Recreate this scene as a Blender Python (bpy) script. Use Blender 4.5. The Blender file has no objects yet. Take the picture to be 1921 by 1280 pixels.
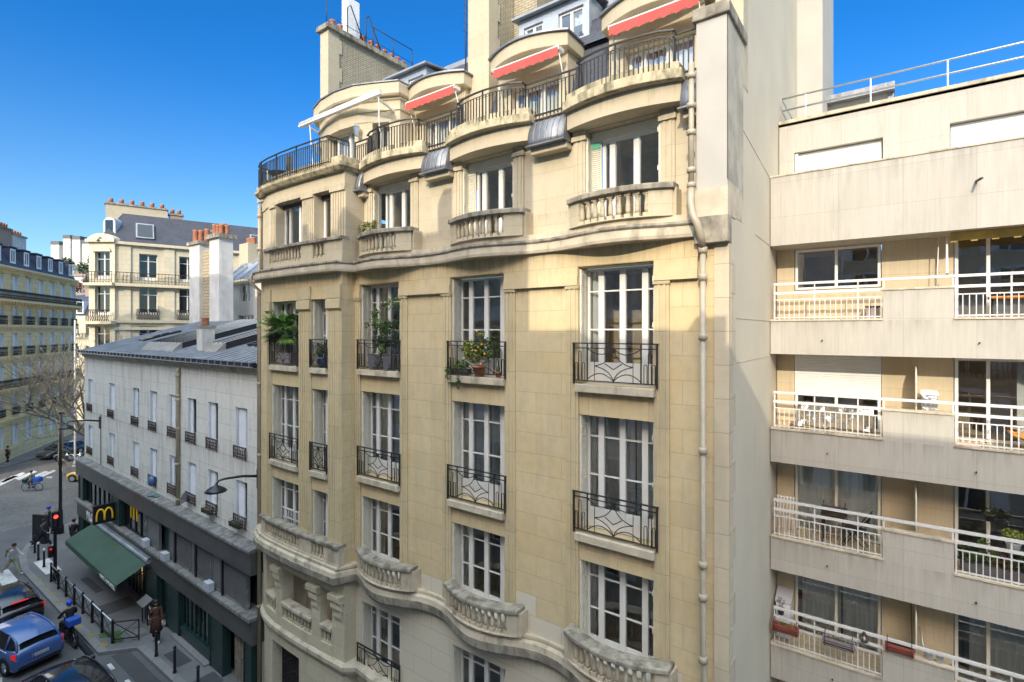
import bpy, math, random
from mathutils import Vector, Matrix
RN = random.Random(11)
scene = bpy.context.scene
col = scene.collection
PI = math.pi
SA = .33                         # how far the sun stands to the right, per metre of depth
GZ = -13.65                      # street level; the eye stands at the origin, on a fifth-floor balcony
# ---------------------------------------------------------------- camera
F, CX, HY = 976.0, 960.5, 622.0   # focal length, centre and horizon of the 1921 px wide photograph
cd = bpy.data.cameras.new('camera'); cam = bpy.data.objects.new('camera', cd); col.objects.link(cam)
cd.sensor_width = 36.0; cd.lens = 36.0*F/1921; cd.shift_y = -(640-HY)/1921.0
cd.clip_start = 0.05; cd.clip_end = 3000
FW = Vector((-.5902, .8072, 0)); RT = Vector((.8072, .5902, 0))
cam.rotation_euler = (PI/2, 0, math.atan2(-FW.x, FW.y))
scene.camera = cam
def ray(px, py):
    return FW + RT*((px-CX)/F) + Vector((0, 0, -(py-HY)/F))
def at(px, py, Y):                # where the line of sight through a photo pixel meets the plane y = Y
    d = ray(px, py); return d*(Y/d.y)
def gnd(px, py, z=GZ):            # ... meets the street
    d = ray(px, py); return d*(z/d.z)
def hit(W, px, py, yl=0.0):       # ... meets the plane y = yl of a turned building, in its own coordinates
    Wi = W.inverted(); o = Wi.translation; d = Wi.to_3x3() @ ray(px, py)
    return o + d*((yl-o.y)/d.y)
# ---------------------------------------------------------------- objects
WM = {}
def tag(o, label=None, cat=None, group=None, kind=None):
    for k, v in (('label', label), ('category', cat), ('group', group), ('kind', kind)):
        if v: o[k] = v
    return o
def thing(name, label, cat, loc=(0, 0, 0), rz=0.0, group=None, kind=None):
    o = bpy.data.objects.new(name, None); col.objects.link(o)
    o.location = loc; o.rotation_euler = (0, 0, rz); o.empty_display_size = .2
    WM[o.name] = Matrix.Translation(Vector(loc)) @ Matrix.Rotation(rz, 4, 'Z')
    return tag(o, label, cat, group, kind)
def W(o): return WM.get(o.name, Matrix.Identity(4))
def copy_tree(o, parent=None):
    c = o.copy(); col.objects.link(c)
    if parent: c.parent = parent
    for ch in list(o.children): copy_tree(ch, c)
    return c
def place(o, loc, rz=0.0):
    o.location = loc; o.rotation_euler = (0, 0, rz)
    WM[o.name] = Matrix.Translation(Vector(loc)) @ Matrix.Rotation(rz, 4, 'Z'); return o
class MB:
    def __init__(s, M=None): s.v = []; s.f = []; s.sm = []; s.M = M
    def p(s, q):
        q = Vector(q); s.v.append(s.M @ q if s.M else q); return len(s.v)-1
    def face(s, ids, sm=False): s.f.append(tuple(ids)); s.sm.append(sm)
    def poly(s, pts, sm=False): s.face([s.p(q) for q in pts], sm)
    def box(s, x0, x1, y0, y1, z0, z1):
        i = [s.p((x, y, z)) for z in (z0, z1) for y in (y0, y1) for x in (x0, x1)]
        for q in ((0,2,3,1),(4,5,7,6),(0,1,5,4),(2,6,7,3),(0,4,6,2),(1,3,7,5)): s.face([i[k] for k in q])
        return s
    def obox(s, c, ax, ay, az):    # oriented box from its centre and three half axes
        c = Vector(c); ax = Vector(ax); ay = Vector(ay); az = Vector(az)
        i = [s.p(c+ax*a+ay*b+az*d) for d in (-1,1) for b in (-1,1) for a in (-1,1)]
        for q in ((0,2,3,1),(4,5,7,6),(0,1,5,4),(2,6,7,3),(0,4,6,2),(1,3,7,5)): s.face([i[k] for k in q])
        return s
    def bar(s, a, b, w, t=None):
        a = Vector(a); b = Vector(b); d = b-a; L = d.length
        if L < 1e-6: return s
        d /= L; up = Vector((0,0,1)) if abs(d.z) < .95 else Vector((0,1,0))
        u = d.cross(up).normalized(); v = u.cross(d)
        return s.obox((a+b)/2, d*(L/2), u*(w/2), v*((t or w)/2))
    def extr(s, pts, vec, sm=False):
        vec = Vector(vec); n = len(pts)
        a = [s.p(q) for q in pts]; b = [s.p(Vector(q)+vec) for q in pts]
        s.face(a[::-1]); s.face(b)
        for k in range(n): s.face((a[k], a[(k+1)%n], b[(k+1)%n], b[k]), sm)
        return s
    def tube(s, pts, r, n=6, cap=True, sm=True):
        pts = [Vector(q) for q in pts]; m = len(pts)
        rs = r if isinstance(r, (list, tuple)) else [r]*m
        rings = []; u = None
        for k in range(m):
            d = (pts[min(k+1,m-1)]-pts[max(k-1,0)])
            d = d.normalized() if d.length > 1e-9 else Vector((0,0,1))
            if u is None:
                a = Vector((0,0,1)) if abs(d.z) < .9 else Vector((1,0,0)); u = d.cross(a).normalized()
            else:
                u = u-d*u.dot(d); u = u.normalized() if u.length > 1e-6 else d.orthogonal().normalized()
            w = d.cross(u)
            rings.append([s.p(pts[k]+(u*math.cos(2*PI*j/n)+w*math.sin(2*PI*j/n))*rs[k]) for j in range(n)])
        for k in range(m-1):
            for j in range(n): s.face((rings[k][j], rings[k][(j+1)%n], rings[k+1][(j+1)%n], rings[k+1][j]), sm)
        if cap: s.face(rings[0][::-1]); s.face(rings[-1])
        return s
    def lathe(s, c, prof, n=12, sm=True, axis=None):
        c = Vector(c); rings = []
        A = axis or Matrix.Identity(3)
        for r, z in prof:
            rings.append([s.p(c+A @ Vector((r*math.cos(2*PI*j/n), r*math.sin(2*PI*j/n), z))) for j in range(n)])
        for k in range(len(prof)-1):
            for j in range(n): s.face((rings[k][j], rings[k][(j+1)%n], rings[k+1][(j+1)%n], rings[k+1][j]), sm)
        s.face(rings[0][::-1]); s.face(rings[-1]); return s
    def sweep(s, path, prof, sm=False):    # profile (outward, z) carried along a plan path that runs left to right
        n = len(path); rings = []
        for k in range(n):
            ds = []
            if k > 0: ds.append((Vector(path[k])-Vector(path[k-1])).normalized())
            if k < n-1: ds.append((Vector(path[k+1])-Vector(path[k])).normalized())
            ns = [Vector((d.y, -d.x)) for d in ds]
            m = ns[0] if len(ns) == 1 else (ns[0]+ns[1]).normalized()
            q = 1/max(.35, m.dot(ns[0]))
            rings.append([s.p((path[k][0]+m.x*o*q, path[k][1]+m.y*o*q, z)) for o, z in prof])
        m = len(prof)
        for k in range(n-1):
            for j in range(m): s.face((rings[k][j], rings[k+1][j], rings[k+1][(j+1)%m], rings[k][(j+1)%m]), sm)
        s.face(rings[0]); s.face(rings[-1][::-1]); return s
    def wall(s, x0, x1, z0, z1, y, holes, d=.3):   # a wall in the plane y with openings and their reveals
        xs = sorted({x0, x1, *[h[0] for h in holes], *[h[1] for h in holes]})
        zs = sorted({z0, z1, *[h[2] for h in holes], *[h[3] for h in holes]})
        xs = [x for x in xs if x0 <= x <= x1]; zs = [z for z in zs if z0 <= z <= z1]
        for i in range(len(xs)-1):
            for j in range(len(zs)-1):
                cx = (xs[i]+xs[i+1])/2; cz = (zs[j]+zs[j+1])/2
                if any(h[0] < cx < h[1] and h[2] < cz < h[3] for h in holes): continue
                s.poly([(xs[i],y,zs[j]),(xs[i+1],y,zs[j]),(xs[i+1],y,zs[j+1]),(xs[i],y,zs[j+1])])
        for a, b, c, e in holes:
            s.poly([(a,y,c),(a,y,e),(a,y+d,e),(a,y+d,c)]); s.poly([(b,y,c),(b,y+d,c),(b,y+d,e),(b,y,e)])
            s.poly([(a,y,e),(b,y,e),(b,y+d,e),(a,y+d,e)]); s.poly([(a,y,c),(a,y+d,c),(b,y+d,c),(b,y,c)])
        return s
    def build(s, name, mat, parent=None, bevel=0, label=None, kind=None):
        if not s.f: return None
        v = s.v
        if parent is not None:
            Wi = W(parent).inverted(); v = [Wi @ q for q in v]
        me = bpy.data.meshes.new(name); me.from_pydata([tuple(q) for q in v], [], s.f)
        me.polygons.foreach_set('use_smooth', s.sm); me.materials.append(mat); me.update()
        o = bpy.data.objects.new(name, me); col.objects.link(o)
        if parent is not None:
            o.parent = parent; WM[o.name] = W(parent)
        if bevel:
            b = o.modifiers.new('b', 'BEVEL'); b.width = bevel; b.segments = 2; b.limit_method = 'ANGLE'; b.angle_limit = .7
        return tag(o, label, None, None, kind)
def share(src, parent, loc, rz=0.0, name=None, scale=None):   # the same mesh again as a part of parent
    o = bpy.data.objects.new(name or src.name.split('.')[0], src if isinstance(src, bpy.types.Mesh) else src.data); col.objects.link(o)
    o.location = loc; o.rotation_euler = (0, 0, rz); o.parent = parent
    if scale: o.scale = scale
    return o
def bow(c, hw, yend, ymid, n=10):
    return [(c+hw*(2*k/n-1), yend-(yend-ymid)*(1-(2*k/n-1)**2)) for k in range(n+1)]
def sub(path, xa, xb):
    def f(x):
        for (x0, y0), (x1, y1) in zip(path, path[1:]):
            if x0 <= x <= x1 and x1 > x0: return y0+(y1-y0)*(x-x0)/(x1-x0)
        return path[0][1] if x < path[0][0] else path[-1][1]
    return [(xa, f(xa))]+[p for p in path if xa+1e-4 < p[0] < xb-1e-4]+[(xb, f(xb))]
def arc_len(path):
    L = [0]
    for a, b in zip(path, path[1:]): L.append(L[-1]+math.dist(a, b))
    return L
def along(path, s):
    L = arc_len(path)
    for k in range(len(path)-1):
        if s <= L[k+1] or k == len(path)-2:
            t = (s-L[k])/max(1e-9, L[k+1]-L[k]); a, b = path[k], path[k+1]
            return tuple(a[i]+(b[i]-a[i])*t for i in range(len(a)))
def bez(a, c, b, n=6):
    a, b, c = Vector(a), Vector(b), Vector(c)
    return [a*(1-t)**2+c*2*t*(1-t)+b*t*t for t in [k/n for k in range(n+1)]]
def lettering(txt, size, mat, parent, M, name='lettering', ext=.006, align='LEFT', sx=1.0):
    c = bpy.data.curves.new(name, 'FONT'); c.body = txt; c.size = size; c.extrude = ext; c.align_x = align; c.resolution_u = 2
    t = bpy.data.objects.new(name, c); col.objects.link(t)
    me = bpy.data.meshes.new_from_object(t); bpy.data.objects.remove(t); bpy.data.curves.remove(c)
    S = Matrix.Diagonal((sx, 1, 1, 1)); me.transform(W(parent).inverted() @ M @ S); me.materials.append(mat)
    o = bpy.data.objects.new(name, me); col.objects.link(o); o.parent = parent; return o
# ---------------------------------------------------------------- materials
def lin(r, g=None, b=None):
    def f(c):
        c /= 255.0; return c/12.92 if c <= .04045 else ((c+.055)/1.055)**2.4
    return (f(r), f(g), f(b), 1)
class NT:
    def __init__(s, name):
        s.m = bpy.data.materials.new(name); s.m.use_nodes = True; s.t = s.m.node_tree; s.t.nodes.clear()
        s.out = s.n('ShaderNodeOutputMaterial')
    def n(s, typ, **kw):
        q = s.t.nodes.new(typ)
        for k, v in kw.items():
            if k[0] == '_': setattr(q, k[1:], v)
            else: s.set(q, k, v)
        return q
    def set(s, q, k, v):
        i = q.inputs[int(k[1:])] if k[0] == 'i' and k[1:].isdigit() else q.inputs[k.replace('__', ' ')]
        if isinstance(v, bpy.types.NodeSocket): s.t.links.new(v, i)
        else: i.default_value = v
    def math(s, op, a, b=0.0, clamp=False):
        return s.n('ShaderNodeMath', _operation=op, _use_clamp=clamp, i0=a, i1=b).outputs[0]
    def mix(s, f, a, b, bt='MIX'):
        q = s.n('ShaderNodeMix', _data_type='RGBA', _blend_type=bt)
        s.set(q, 'i0', f); s.set(q, 'i6', a); s.set(q, 'i7', b); return q.outputs[2]
    def pos(s): return s.n('ShaderNodeNewGeometry').outputs['Position']
    def vmul(s, v, k): return s.n('ShaderNodeVectorMath', _operation='MULTIPLY', i0=v, i1=k).outputs[0]
    def noise(s, vec, scale, detail=4, rough=.55):
        return s.n('ShaderNodeTexNoise', Vector=vec, Scale=scale, Detail=detail, Roughness=rough).outputs['Fac']
    def ramp(s, f, a, b): return s.n('ShaderNodeMapRange', i0=f, i1=a, i2=b).outputs[0]
    def bsdf(s, **kw):
        q = s.n('ShaderNodeBsdfPrincipled', **kw); s.t.links.new(q.outputs[0], s.out.inputs[0]); return q
    def bump(s, h, strength, dist=.02): return s.n('ShaderNodeBump', Strength=strength, Distance=dist, Height=h).outputs[0]
def sc(c, k): return (min(1, c[0]*k), min(1, c[1]*k), min(1, c[2]*k), 1)
def mat(name, c, rough=.6, var=.12, scale=2.0, bump=.0, bscale=40, metal=0.0, spec=.5, dirt=None, damt=.0, dscale=1.2, dstretch=(1,1,1), dlo=.5, dhi=.72, coat=0.0, emit=None, es=0.0):
    t = NT(name); p = t.pos()
    b = t.bsdf(Roughness=rough, Metallic=metal)
    t.set(b, 'Specular IOR Level', spec)
    base = c
    if var:
        base = t.mix(t.ramp(t.noise(p, scale, 5), .3, .7), sc(c, 1-var), sc(c, 1+var))
    if damt:
        base = t.mix(t.math('MULTIPLY', t.ramp(t.noise(t.vmul(p, dstretch), dscale, 6, .6), dlo, dhi), damt), base, dirt)
    t.set(b, 'Base Color', base)
    if bump: t.set(b, 'Normal', t.bump(t.noise(p, bscale, 5), bump))
    if coat: t.set(b, 'Coat Weight', coat); t.set(b, 'Coat Roughness', .04)
    if emit: t.set(b, 'Emission Color', emit); t.set(b, 'Emission Strength', es)
    return t.m
def runs(t, p, base, zs, amt, dark, xper=None, fx=11.0):
    # rain-washed soot that runs down from ledges: (ledge height, length of the run) pairs
    q = t.n('ShaderNodeSeparateXYZ', Vector=p); z = q.outputs[2]; tot = None
    for z0, ln in zs:
        a = t.n('ShaderNodeMapRange', i0=z, i1=z0-ln, i2=z0).outputs[0]; a = t.math('MULTIPLY', t.math('POWER', a, 1.6), t.math('LESS_THAN', z, z0))
        tot = a if tot is None else t.math('MAXIMUM', tot, a)
    if xper:
        f = t.math('LESS_THAN', t.math('FRACT', t.math('DIVIDE', t.math('SUBTRACT', q.outputs[0], xper[0]), xper[1])), xper[2]); tot = t.math('MULTIPLY', tot, f)
    st = t.ramp(t.noise(t.vmul(p, (fx, fx, .35)), 1.0, 5, .65), .42, .66)
    return t.mix(t.math('MULTIPLY', t.math('MULTIPLY', tot, st), amt), base, dark)
def ashlar(name, c1, c2, bw, bh, mortar, joint=.007, stain=None, samt=.5, pale=None, palez=None, bump=.4, jd=.6, grain=30, drips=None):
    # dressed stone: courses with fine joints, blocks of slightly different tone, soft run-off stains
    t = NT(name); p = t.pos(); b = t.bsdf(Roughness=.85); t.set(b, 'Specular IOR Level', .25)
    s = t.n('ShaderNodeSeparateXYZ', Vector=p)
    u = t.math('ADD', s.outputs[0], s.outputs[1])
    v = t.n('ShaderNodeCombineXYZ', X=u, Y=s.outputs[2]).outputs[0]
    br = t.n('ShaderNodeTexBrick', Vector=v, Color1=(0,0,0,1), Color2=(1,1,1,1), Mortar=(.5,.5,.5,1), Scale=1.0)
    for k, val in (('Mortar Size', joint), ('Mortar Smooth', .1), ('Bias', 0.0), ('Brick Width', bw), ('Row Height', bh)): br.inputs[k].default_value = val
    tone = br.outputs['Color']; n1 = t.noise(p, .9, 6, .6); n2 = t.noise(p, 5.0, 5)
    f = t.math('ADD', t.math('MULTIPLY', tone, .45), t.math('MULTIPLY', t.ramp(n1, .3, .7), .55))
    base = t.mix(f, c1, c2)
    base = t.mix(t.math('MULTIPLY', t.ramp(n2, .45, .75), .3), base, sc(c1, .74))
    base = t.mix(t.math('MULTIPLY', t.math('POWER', tone, 3.0), .38), base, sc(c1, .72))
    if stain:
        n3 = t.noise(t.vmul(p, (2.2, 2.2, .28)), 1.3, 6, .65)
        base = t.mix(t.math('MULTIPLY', t.ramp(n3, .5, .75), samt), base, stain)
    if pale:                       # the cleaned band low on the wall, with its stepped edge
        zz = t.math('ADD', s.outputs[2], t.math('MULTIPLY', t.math('SUBTRACT', tone, .5), 1.1))
        base = t.mix(t.math('LESS_THAN', zz, palez), base, pale)
    base = t.mix(t.math('MULTIPLY', br.outputs['Fac'], jd), base, mortar)
    for dr in drips or (): base = runs(t, p, base, *dr)
    fine = t.n('ShaderNodeTexNoise', Vector=p, Scale=grain, Detail=6.0, Roughness=.7).outputs['Fac']
    base = t.mix(t.math('MULTIPLY', t.ramp(fine, .55, .8), .3), base, sc(c1, .62))
    t.set(b, 'Base Color', base)
    h = t.math('SUBTRACT', t.math('MULTIPLY', fine, .35), br.outputs['Fac'])
    t.set(b, 'Normal', t.bump(h, bump, .012)); return t.m
def glassmat(name, tint, refl=.10, rough=.0):
    t = NT(name)
    fr = t.n('ShaderNodeFresnel', IOR=1.5).outputs[0]
    f = t.math('ADD', t.math('MULTIPLY', fr, 1.3), refl, True)
    wob = t.bump(t.noise(t.pos(), 1.1, 2), .06, .05)
    g = t.n('ShaderNodeBsdfGlossy', Roughness=rough, Color=(1, 1, 1, 1), Normal=wob).outputs[0]
    tr = t.n('ShaderNodeBsdfTransparent', Color=tint).outputs[0]
    q = t.n('ShaderNodeMixShader', i0=f, i1=tr, i2=g); t.t.links.new(q.outputs[0], t.out.inputs[0]); return t.m
def streaky(name, c1, c2, jw, jh, joint, off=0.0):           # vein-cut travertine slabs
    t = NT(name); p = t.pos(); b = t.bsdf(Roughness=.6); t.set(b, 'Specular IOR Level', .3)
    s = t.n('ShaderNodeSeparateXYZ', Vector=p)
    v = t.n('ShaderNodeCombineXYZ', X=t.math('ADD', s.outputs[0], s.outputs[1]), Y=t.math('ADD', s.outputs[2], off)).outputs[0]
    br = t.n('ShaderNodeTexBrick', Vector=v, Color1=(0,0,0,1), Color2=(1,1,1,1), Scale=1.0, _offset=0.0)
    for k, val in (('Mortar Size', .006), ('Brick Width', jw), ('Row Height', jh)): br.inputs[k].default_value = val
    n1 = t.noise(t.vmul(p, (14, 14, .5)), 1.0, 6, .7); n2 = t.noise(t.vmul(p, (2.5, 2.5, .8)), 1.0, 5)
    n3 = t.noise(t.vmul(p, (40, 40, 1.6)), 1.0, 4, .7)
    f = t.math('ADD', t.math('MULTIPLY', t.ramp(n1, .3, .7), .55), t.math('ADD', t.math('MULTIPLY', t.ramp(n2, .3, .7), .3), t.math('MULTIPLY', br.outputs['Color'], .3)))
    base = t.mix(f, c1, c2)
    base = t.mix(t.math('MULTIPLY', t.ramp(n3, .5, .75), .35), base, sc(c1, .72))
    base = t.mix(t.math('MULTIPLY', t.ramp(n2, .5, .72), .35), base, sc(c1, .68))
    base = runs(t, p, base, [(3.71, .55)]+[(.245-2.6*k, .45) for k in range(5)]+[(.89-2.6*k, .3) for k in range(5)], .45, sc(c1, .45), None, 9.0)
    base = t.mix(t.math('MULTIPLY', br.outputs['Fac'], .35), base, sc(joint, .75))
    t.set(b, 'Base Color', base); t.set(b, 'Normal', t.bump(n3, .12, .01)); return t.m
K = {}
K['stone'] = ashlar('limestone_facade', (.56,.425,.22,1), (.68,.555,.35,1), 1.35, .47, (.30,.24,.14,1), .006, (.42,.36,.25,1), .55, (.62,.55,.43,1), -6.55, drips=[(((1.76, .75), (-7.5, .5)), .6, (.20,.155,.085,1)), (((-1.29, .5), (-4.49, .5)), .6, (.24,.19,.11,1), (-5.55, 3.725, .48)), (((1.0, .35),), .5, (.24,.19,.10,1))])
K['stone_up'] = ashlar('limestone_upper', (.48,.405,.275,1), (.55,.475,.34,1), 1.5, .62, (.36,.29,.18,1), .006, (.46,.40,.28,1), .4, drips=[(((4.45, .5), (4.86, .35), (2.75, .3)), .5, (.22,.18,.11,1))])
K['stone_low'] = ashlar('limestone_low', (.56,.48,.33,1), (.63,.55,.40,1), 1.6, .5, (.30,.25,.17,1), .006, (.38,.32,.22,1), .5)
K['pilaster'] = ashlar('limestone_pilaster', (.53,.425,.24,1), (.61,.505,.32,1), 3.0, .95, (.28,.23,.15,1), .008, (.34,.29,.2,1), .75)
K['trim'] = mat('weathered_trim', (.54,.46,.335,1), .85, .18, 2.5, .5, 60, spec=.25, dirt=(.16,.135,.10,1), damt=.85, dscale=1.4, dstretch=(2,2,.7), dlo=.52, dhi=.74)
K['trim_dark'] = mat('weathered_coping', (.34,.30,.23,1), .9, .3, 3, .7, 70, spec=.2, dirt=(.09,.08,.065,1), damt=.85, dscale=2.2, dstretch=(2,2,.8), dlo=.45, dhi=.68)
K['trim_moss'] = mat('mossy_coping', (.52,.44,.29,1), .9, .2, 3, .7, 70, spec=.2, dirt=(.10,.10,.055,1), damt=.9, dscale=2.6, dstretch=(1.6,1.6,.6), dlo=.47, dhi=.66)
K['quoin'] = ashlar('quoin_stone', (.52,.43,.29,1), (.58,.50,.37,1), .8, .62, (.25,.2,.13,1), .008, (.36,.32,.25,1), .6)
K['plaster'] = mat('cream_render', (.44,.41,.36,1), .9, .06, 1.2, .15, 50, spec=.2, dirt=(.5,.45,.36,1), damt=.5, dscale=.9, dstretch=(1,1,.5))
K['party'] = mat('party_wall_render', (.55,.485,.365,1), .9, .06, .7, .12, 40, spec=.2, dirt=(.48,.42,.32,1), damt=.45, dscale=.6, dstretch=(1.5,1.5,.25))
K['party_dirty'] = mat('stained_cement', (.41,.365,.285,1), .9, .25, 1.6, .2, 40, spec=.2, dirt=(.52,.48,.42,1), damt=.7, dscale=1.3, dstretch=(2.5,2.5,.4))
K['white_render'] = ashlar('white_render', (.71,.675,.60,1), (.77,.735,.66,1), 60, .62, (.36,.33,.29,1), .010, (.42,.36,.29,1), .75, bump=.25, grain=60, drips=[(((-1.6, .9), (-4.88, 1.0), (-7.54, .7)), .6, (.27,.22,.17,1))])
K['white_plain'] = mat('white_plain_render', (.66,.63,.57,1), .9, .07, 1.0, .15, 50, spec=.2, dirt=(.42,.39,.35,1), damt=.5, dscale=1.0, dstretch=(2,2,.35))
K['stack_render'] = mat('chimney_render', (.58,.55,.50,1), .9, .1, 1.5, .2, 40, spec=.2, dirt=(.33,.31,.28,1), damt=.6, dscale=1.0, dstretch=(2,2,.4))
K['rubble'] = ashlar('rubble_stone', (.36,.29,.18,1), (.54,.45,.30,1), .42, .24, (.16,.13,.09,1), .03, bump=1.0)
K['brick'] = ashlar('pale_brick', (.36,.31,.21,1), (.54,.47,.34,1), .26, .085, (.10,.085,.06,1), .013, (.26,.22,.15,1), .6, bump=.5)
K['brick_dark'] = ashlar('brown_brick', (.30,.19,.13,1), (.40,.27,.19,1), .24, .08, (.38,.33,.27,1), .012, bump=.5)
K['travertine'] = streaky('travertine_band', (.375,.343,.285,1), (.485,.447,.38,1), 1.17, .82, (.34,.3,.25,1), .545)
K['travertine_warm'] = streaky('travertine_recess', (.49,.385,.24,1), (.60,.50,.34,1), 1.17, 1.3, (.34,.28,.2,1))
K['zinc'] = mat('zinc_sheet', (.29,.305,.325,1), .45, .2, 1.3, .1, 8, metal=.2, dirt=(.16,.17,.19,1), damt=.5, dscale=1.5)
K['zinc_pale'] = mat('pale_zinc', (.42,.45,.49,1), .45, .1, 2, .05, 8, metal=.3)
K['lead'] = mat('lead_sheet', (.20,.205,.22,1), .5, .25, 3, .2, 10, metal=.4, dirt=(.36,.36,.37,1), damt=.6, dscale=2.0, dstretch=(6,6,.6))
K['slate'] = ashlar('slate_roof', (.055,.06,.075,1), (.10,.105,.125,1), .3, .16, (.03,.03,.035,1), .008, bump=.6)
K['slate_blue'] = ashlar('blue_slate_roof', (.05,.065,.10,1), (.085,.10,.145,1), .3, .2, (.03,.035,.05,1), .01, bump=.5)
K['iron'] = mat('wrought_iron', (.022,.02,.019,1), .5, .3, 6, .2, 90)
K['iron_red'] = mat('rusty_iron', (.07,.045,.035,1), .6, .3, 6, .2, 90)
K['steel'] = mat('painted_rail', (.62,.605,.57,1), .4, .05, 4, dirt=(.5,.42,.32,1), damt=.3, dscale=5)
K['galv'] = mat('galvanised_tube', (.55,.58,.62,1), .3, .08, 4, metal=.8)
K['pipe'] = mat('cream_pipe_paint', (.38,.325,.235,1), .5, .1, 3, dirt=(.28,.2,.13,1), damt=.4, dscale=4)
K['white_wood'] = mat('white_window_paint', (.69,.67,.62,1), .45, .04, 3, dirt=(.6,.57,.5,1), damt=.25, dscale=3)
K['cream_wood'] = mat('cream_window_paint', (.74,.70,.61,1), .5, .06, 3, dirt=(.5,.45,.36,1), damt=.35, dscale=3)
K['shutter'] = mat('cream_shutter_paint', (.68,.64,.52,1), .55, .08, 3, dirt=(.45,.41,.34,1), damt=.35, dscale=3)
K['shutter_white'] = mat('white_shutter_paint', (.74,.75,.76,1), .5, .05, 3)
K['roller'] = mat('roller_shutter', (.76,.75,.71,1), .5, .04, 3)
K['glass'] = glassmat('window_glass', (.90,.92,.90,1), .13)
K['glass_dark'] = glassmat('shop_glass', (.65,.72,.70,1), .12)
K['glass_clear'] = glassmat('balcony_glass', (.92,.94,.94,1), .04)
K['room'] = mat('room_dark', (.26,.23,.20,1), .9, .5, .8)
K['room_warm'] = mat('room_warm', (.42,.34,.25,1), .9, .5, .8)
def curtain_mat(name, c):
    t = NT(name); d = t.n('ShaderNodeBsdfDiffuse', Color=c).outputs[0]; r = t.n('ShaderNodeBsdfTranslucent', Color=c).outputs[0]
    q = t.n('ShaderNodeMixShader', i0=.18, i1=d, i2=r); t.t.links.new(q.outputs[0], t.out.inputs[0]); return t.m
K['curtain'] = curtain_mat('white_curtain', (.84,.86,.85,1))
K['curtain_grey'] = curtain_mat('grey_curtain', (.68,.69,.68,1))
K['terracotta'] = mat('terracotta', (.36,.14,.07,1), .8, .25, 6, .2, 40, dirt=(.2,.1,.07,1), damt=.4, dscale=4)
K['red_fabric'] = mat('red_awning_canvas', (.66,.07,.055,1), .8, .1, 3)
K['yellow_fabric'] = mat('faded_yellow_canvas', (.55,.38,.10,1), .85, .2, 3)
K['green_canvas'] = mat('green_awning_canvas', (.042,.085,.052,1), .7, .12, 1.5, .1, 30)
K['green_paint'] = mat('dark_green_panel', (.016,.040,.036,1), .35, .2, 2)
K['shop_grey'] = mat('dark_grey_cladding', (.085,.08,.073,1), .45, .2, 1.2, dirt=(.10,.095,.085,1), damt=.5, dscale=.8, dstretch=(1,1,.5))
K['shop_panel'] = mat('grey_panel', (.16,.155,.15,1), .4, .15, 1.5)
K['ledge'] = mat('sooty_ledge', (.20,.195,.18,1), .85, .4, 4, .5, 30, dirt=(.07,.065,.06,1), damt=.7, dscale=3)
K['teal_blind'] = mat('teal_blind', (.10,.20,.20,1), .6, .2, 2)
K['black'] = mat('black_paint', (.012,.012,.014,1), .35, .2, 3)
K['matt_black'] = mat('matt_black', (.018,.018,.02,1), .8, .2, 3)
K['yellow_paint'] = mat('yellow_sign_paint', (.80,.50,.02,1), .4, .03, 3, emit=(.80,.50,.02,1), es=.15)
K['white_paint'] = mat('white_sign_paint', (.78,.78,.76,1), .5, .04, 3)
K['grey_box'] = mat('pale_grey_box', (.50,.51,.53,1), .5, .06, 3)
K['asphalt'] = mat('asphalt', (.105,.103,.104,1), .75, .2, .5, .5, 120, dirt=(.15,.142,.135,1), damt=.7, dscale=.35)
K['pave'] = mat('pavement_asphalt', (.155,.148,.145,1), .8, .16, .6, .4, 120, dirt=(.10,.096,.095,1), damt=.6, dscale=.5)
K['kerb'] = ashlar('granite_kerb', (.20,.195,.185,1), (.27,.26,.245,1), 1.0, 5.0, (.07,.07,.07,1), .015, bump=.4)
K['road_paint'] = mat('road_paint', (.62,.60,.56,1), .7, .12, 3, dirt=(.25,.24,.23,1), damt=.5, dscale=2.5)
def setts():
    t = NT('cobble_setts'); p = t.pos(); b = t.bsdf(Roughness=.65)
    vo = t.n('ShaderNodeTexVoronoi', Vector=t.vmul(p, (1, 1.25, 0)), Scale=5.5, _feature='DISTANCE_TO_EDGE').outputs['Distance']
    vc = t.n('ShaderNodeTexVoronoi', Vector=t.vmul(p, (1, 1.25, 0)), Scale=5.5).outputs['Color']
    g = t.n('ShaderNodeRGBToBW', Color=vc).outputs[0]
    base = t.mix(g, (.11,.105,.10,1), (.20,.185,.165,1)); base = t.mix(t.ramp(vo, .0, .12), (.04,.038,.035,1), base)
    base = t.mix(t.math('MULTIPLY', t.ramp(t.noise(p, .25, 5), .45, .65), .45), base, (.24,.215,.18,1))
    t.set(b, 'Base Color', base); t.set(b, 'Normal', t.bump(t.ramp(vo, 0, .2), .8, .03)); return t.m
K['setts'] = setts()
K['menu_lit'] = mat('lit_menu_screen', (.7,.45,.2,1), .5, .5, 9, emit=(1,.62,.25,1), es=1.3); K['ledge_brown'] = mat('weathered_flashing', (.22,.20,.17,1), .7, .2, 3, dirt=(.34,.31,.27,1), damt=.5, dscale=3); K['lantern_glass'] = mat('wired_glass', (.52,.50,.45,1), .4, .12, 1.5, dirt=(.25,.25,.25,1), damt=.5, dscale=1)
K['bark'] = mat('plane_bark', (.24,.195,.14,1), .9, .35, 3, .5, 30)
K['bark_sunlit'] = mat('sunlit_twig', (.42,.35,.26,1), .9, .3, 3)  # sunlight on the twigs is put into this paler bark colour
def leafm(n, c): 
    t = NT(n); b = t.bsdf(Roughness=.55); t.set(b, 'Specular IOR Level', .3)
    t.set(b, 'Base Color', t.mix(t.ramp(t.noise(t.pos(), 9, 3), .3, .7), sc(c, .5), sc(c, 1.5))); return t.m
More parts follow.
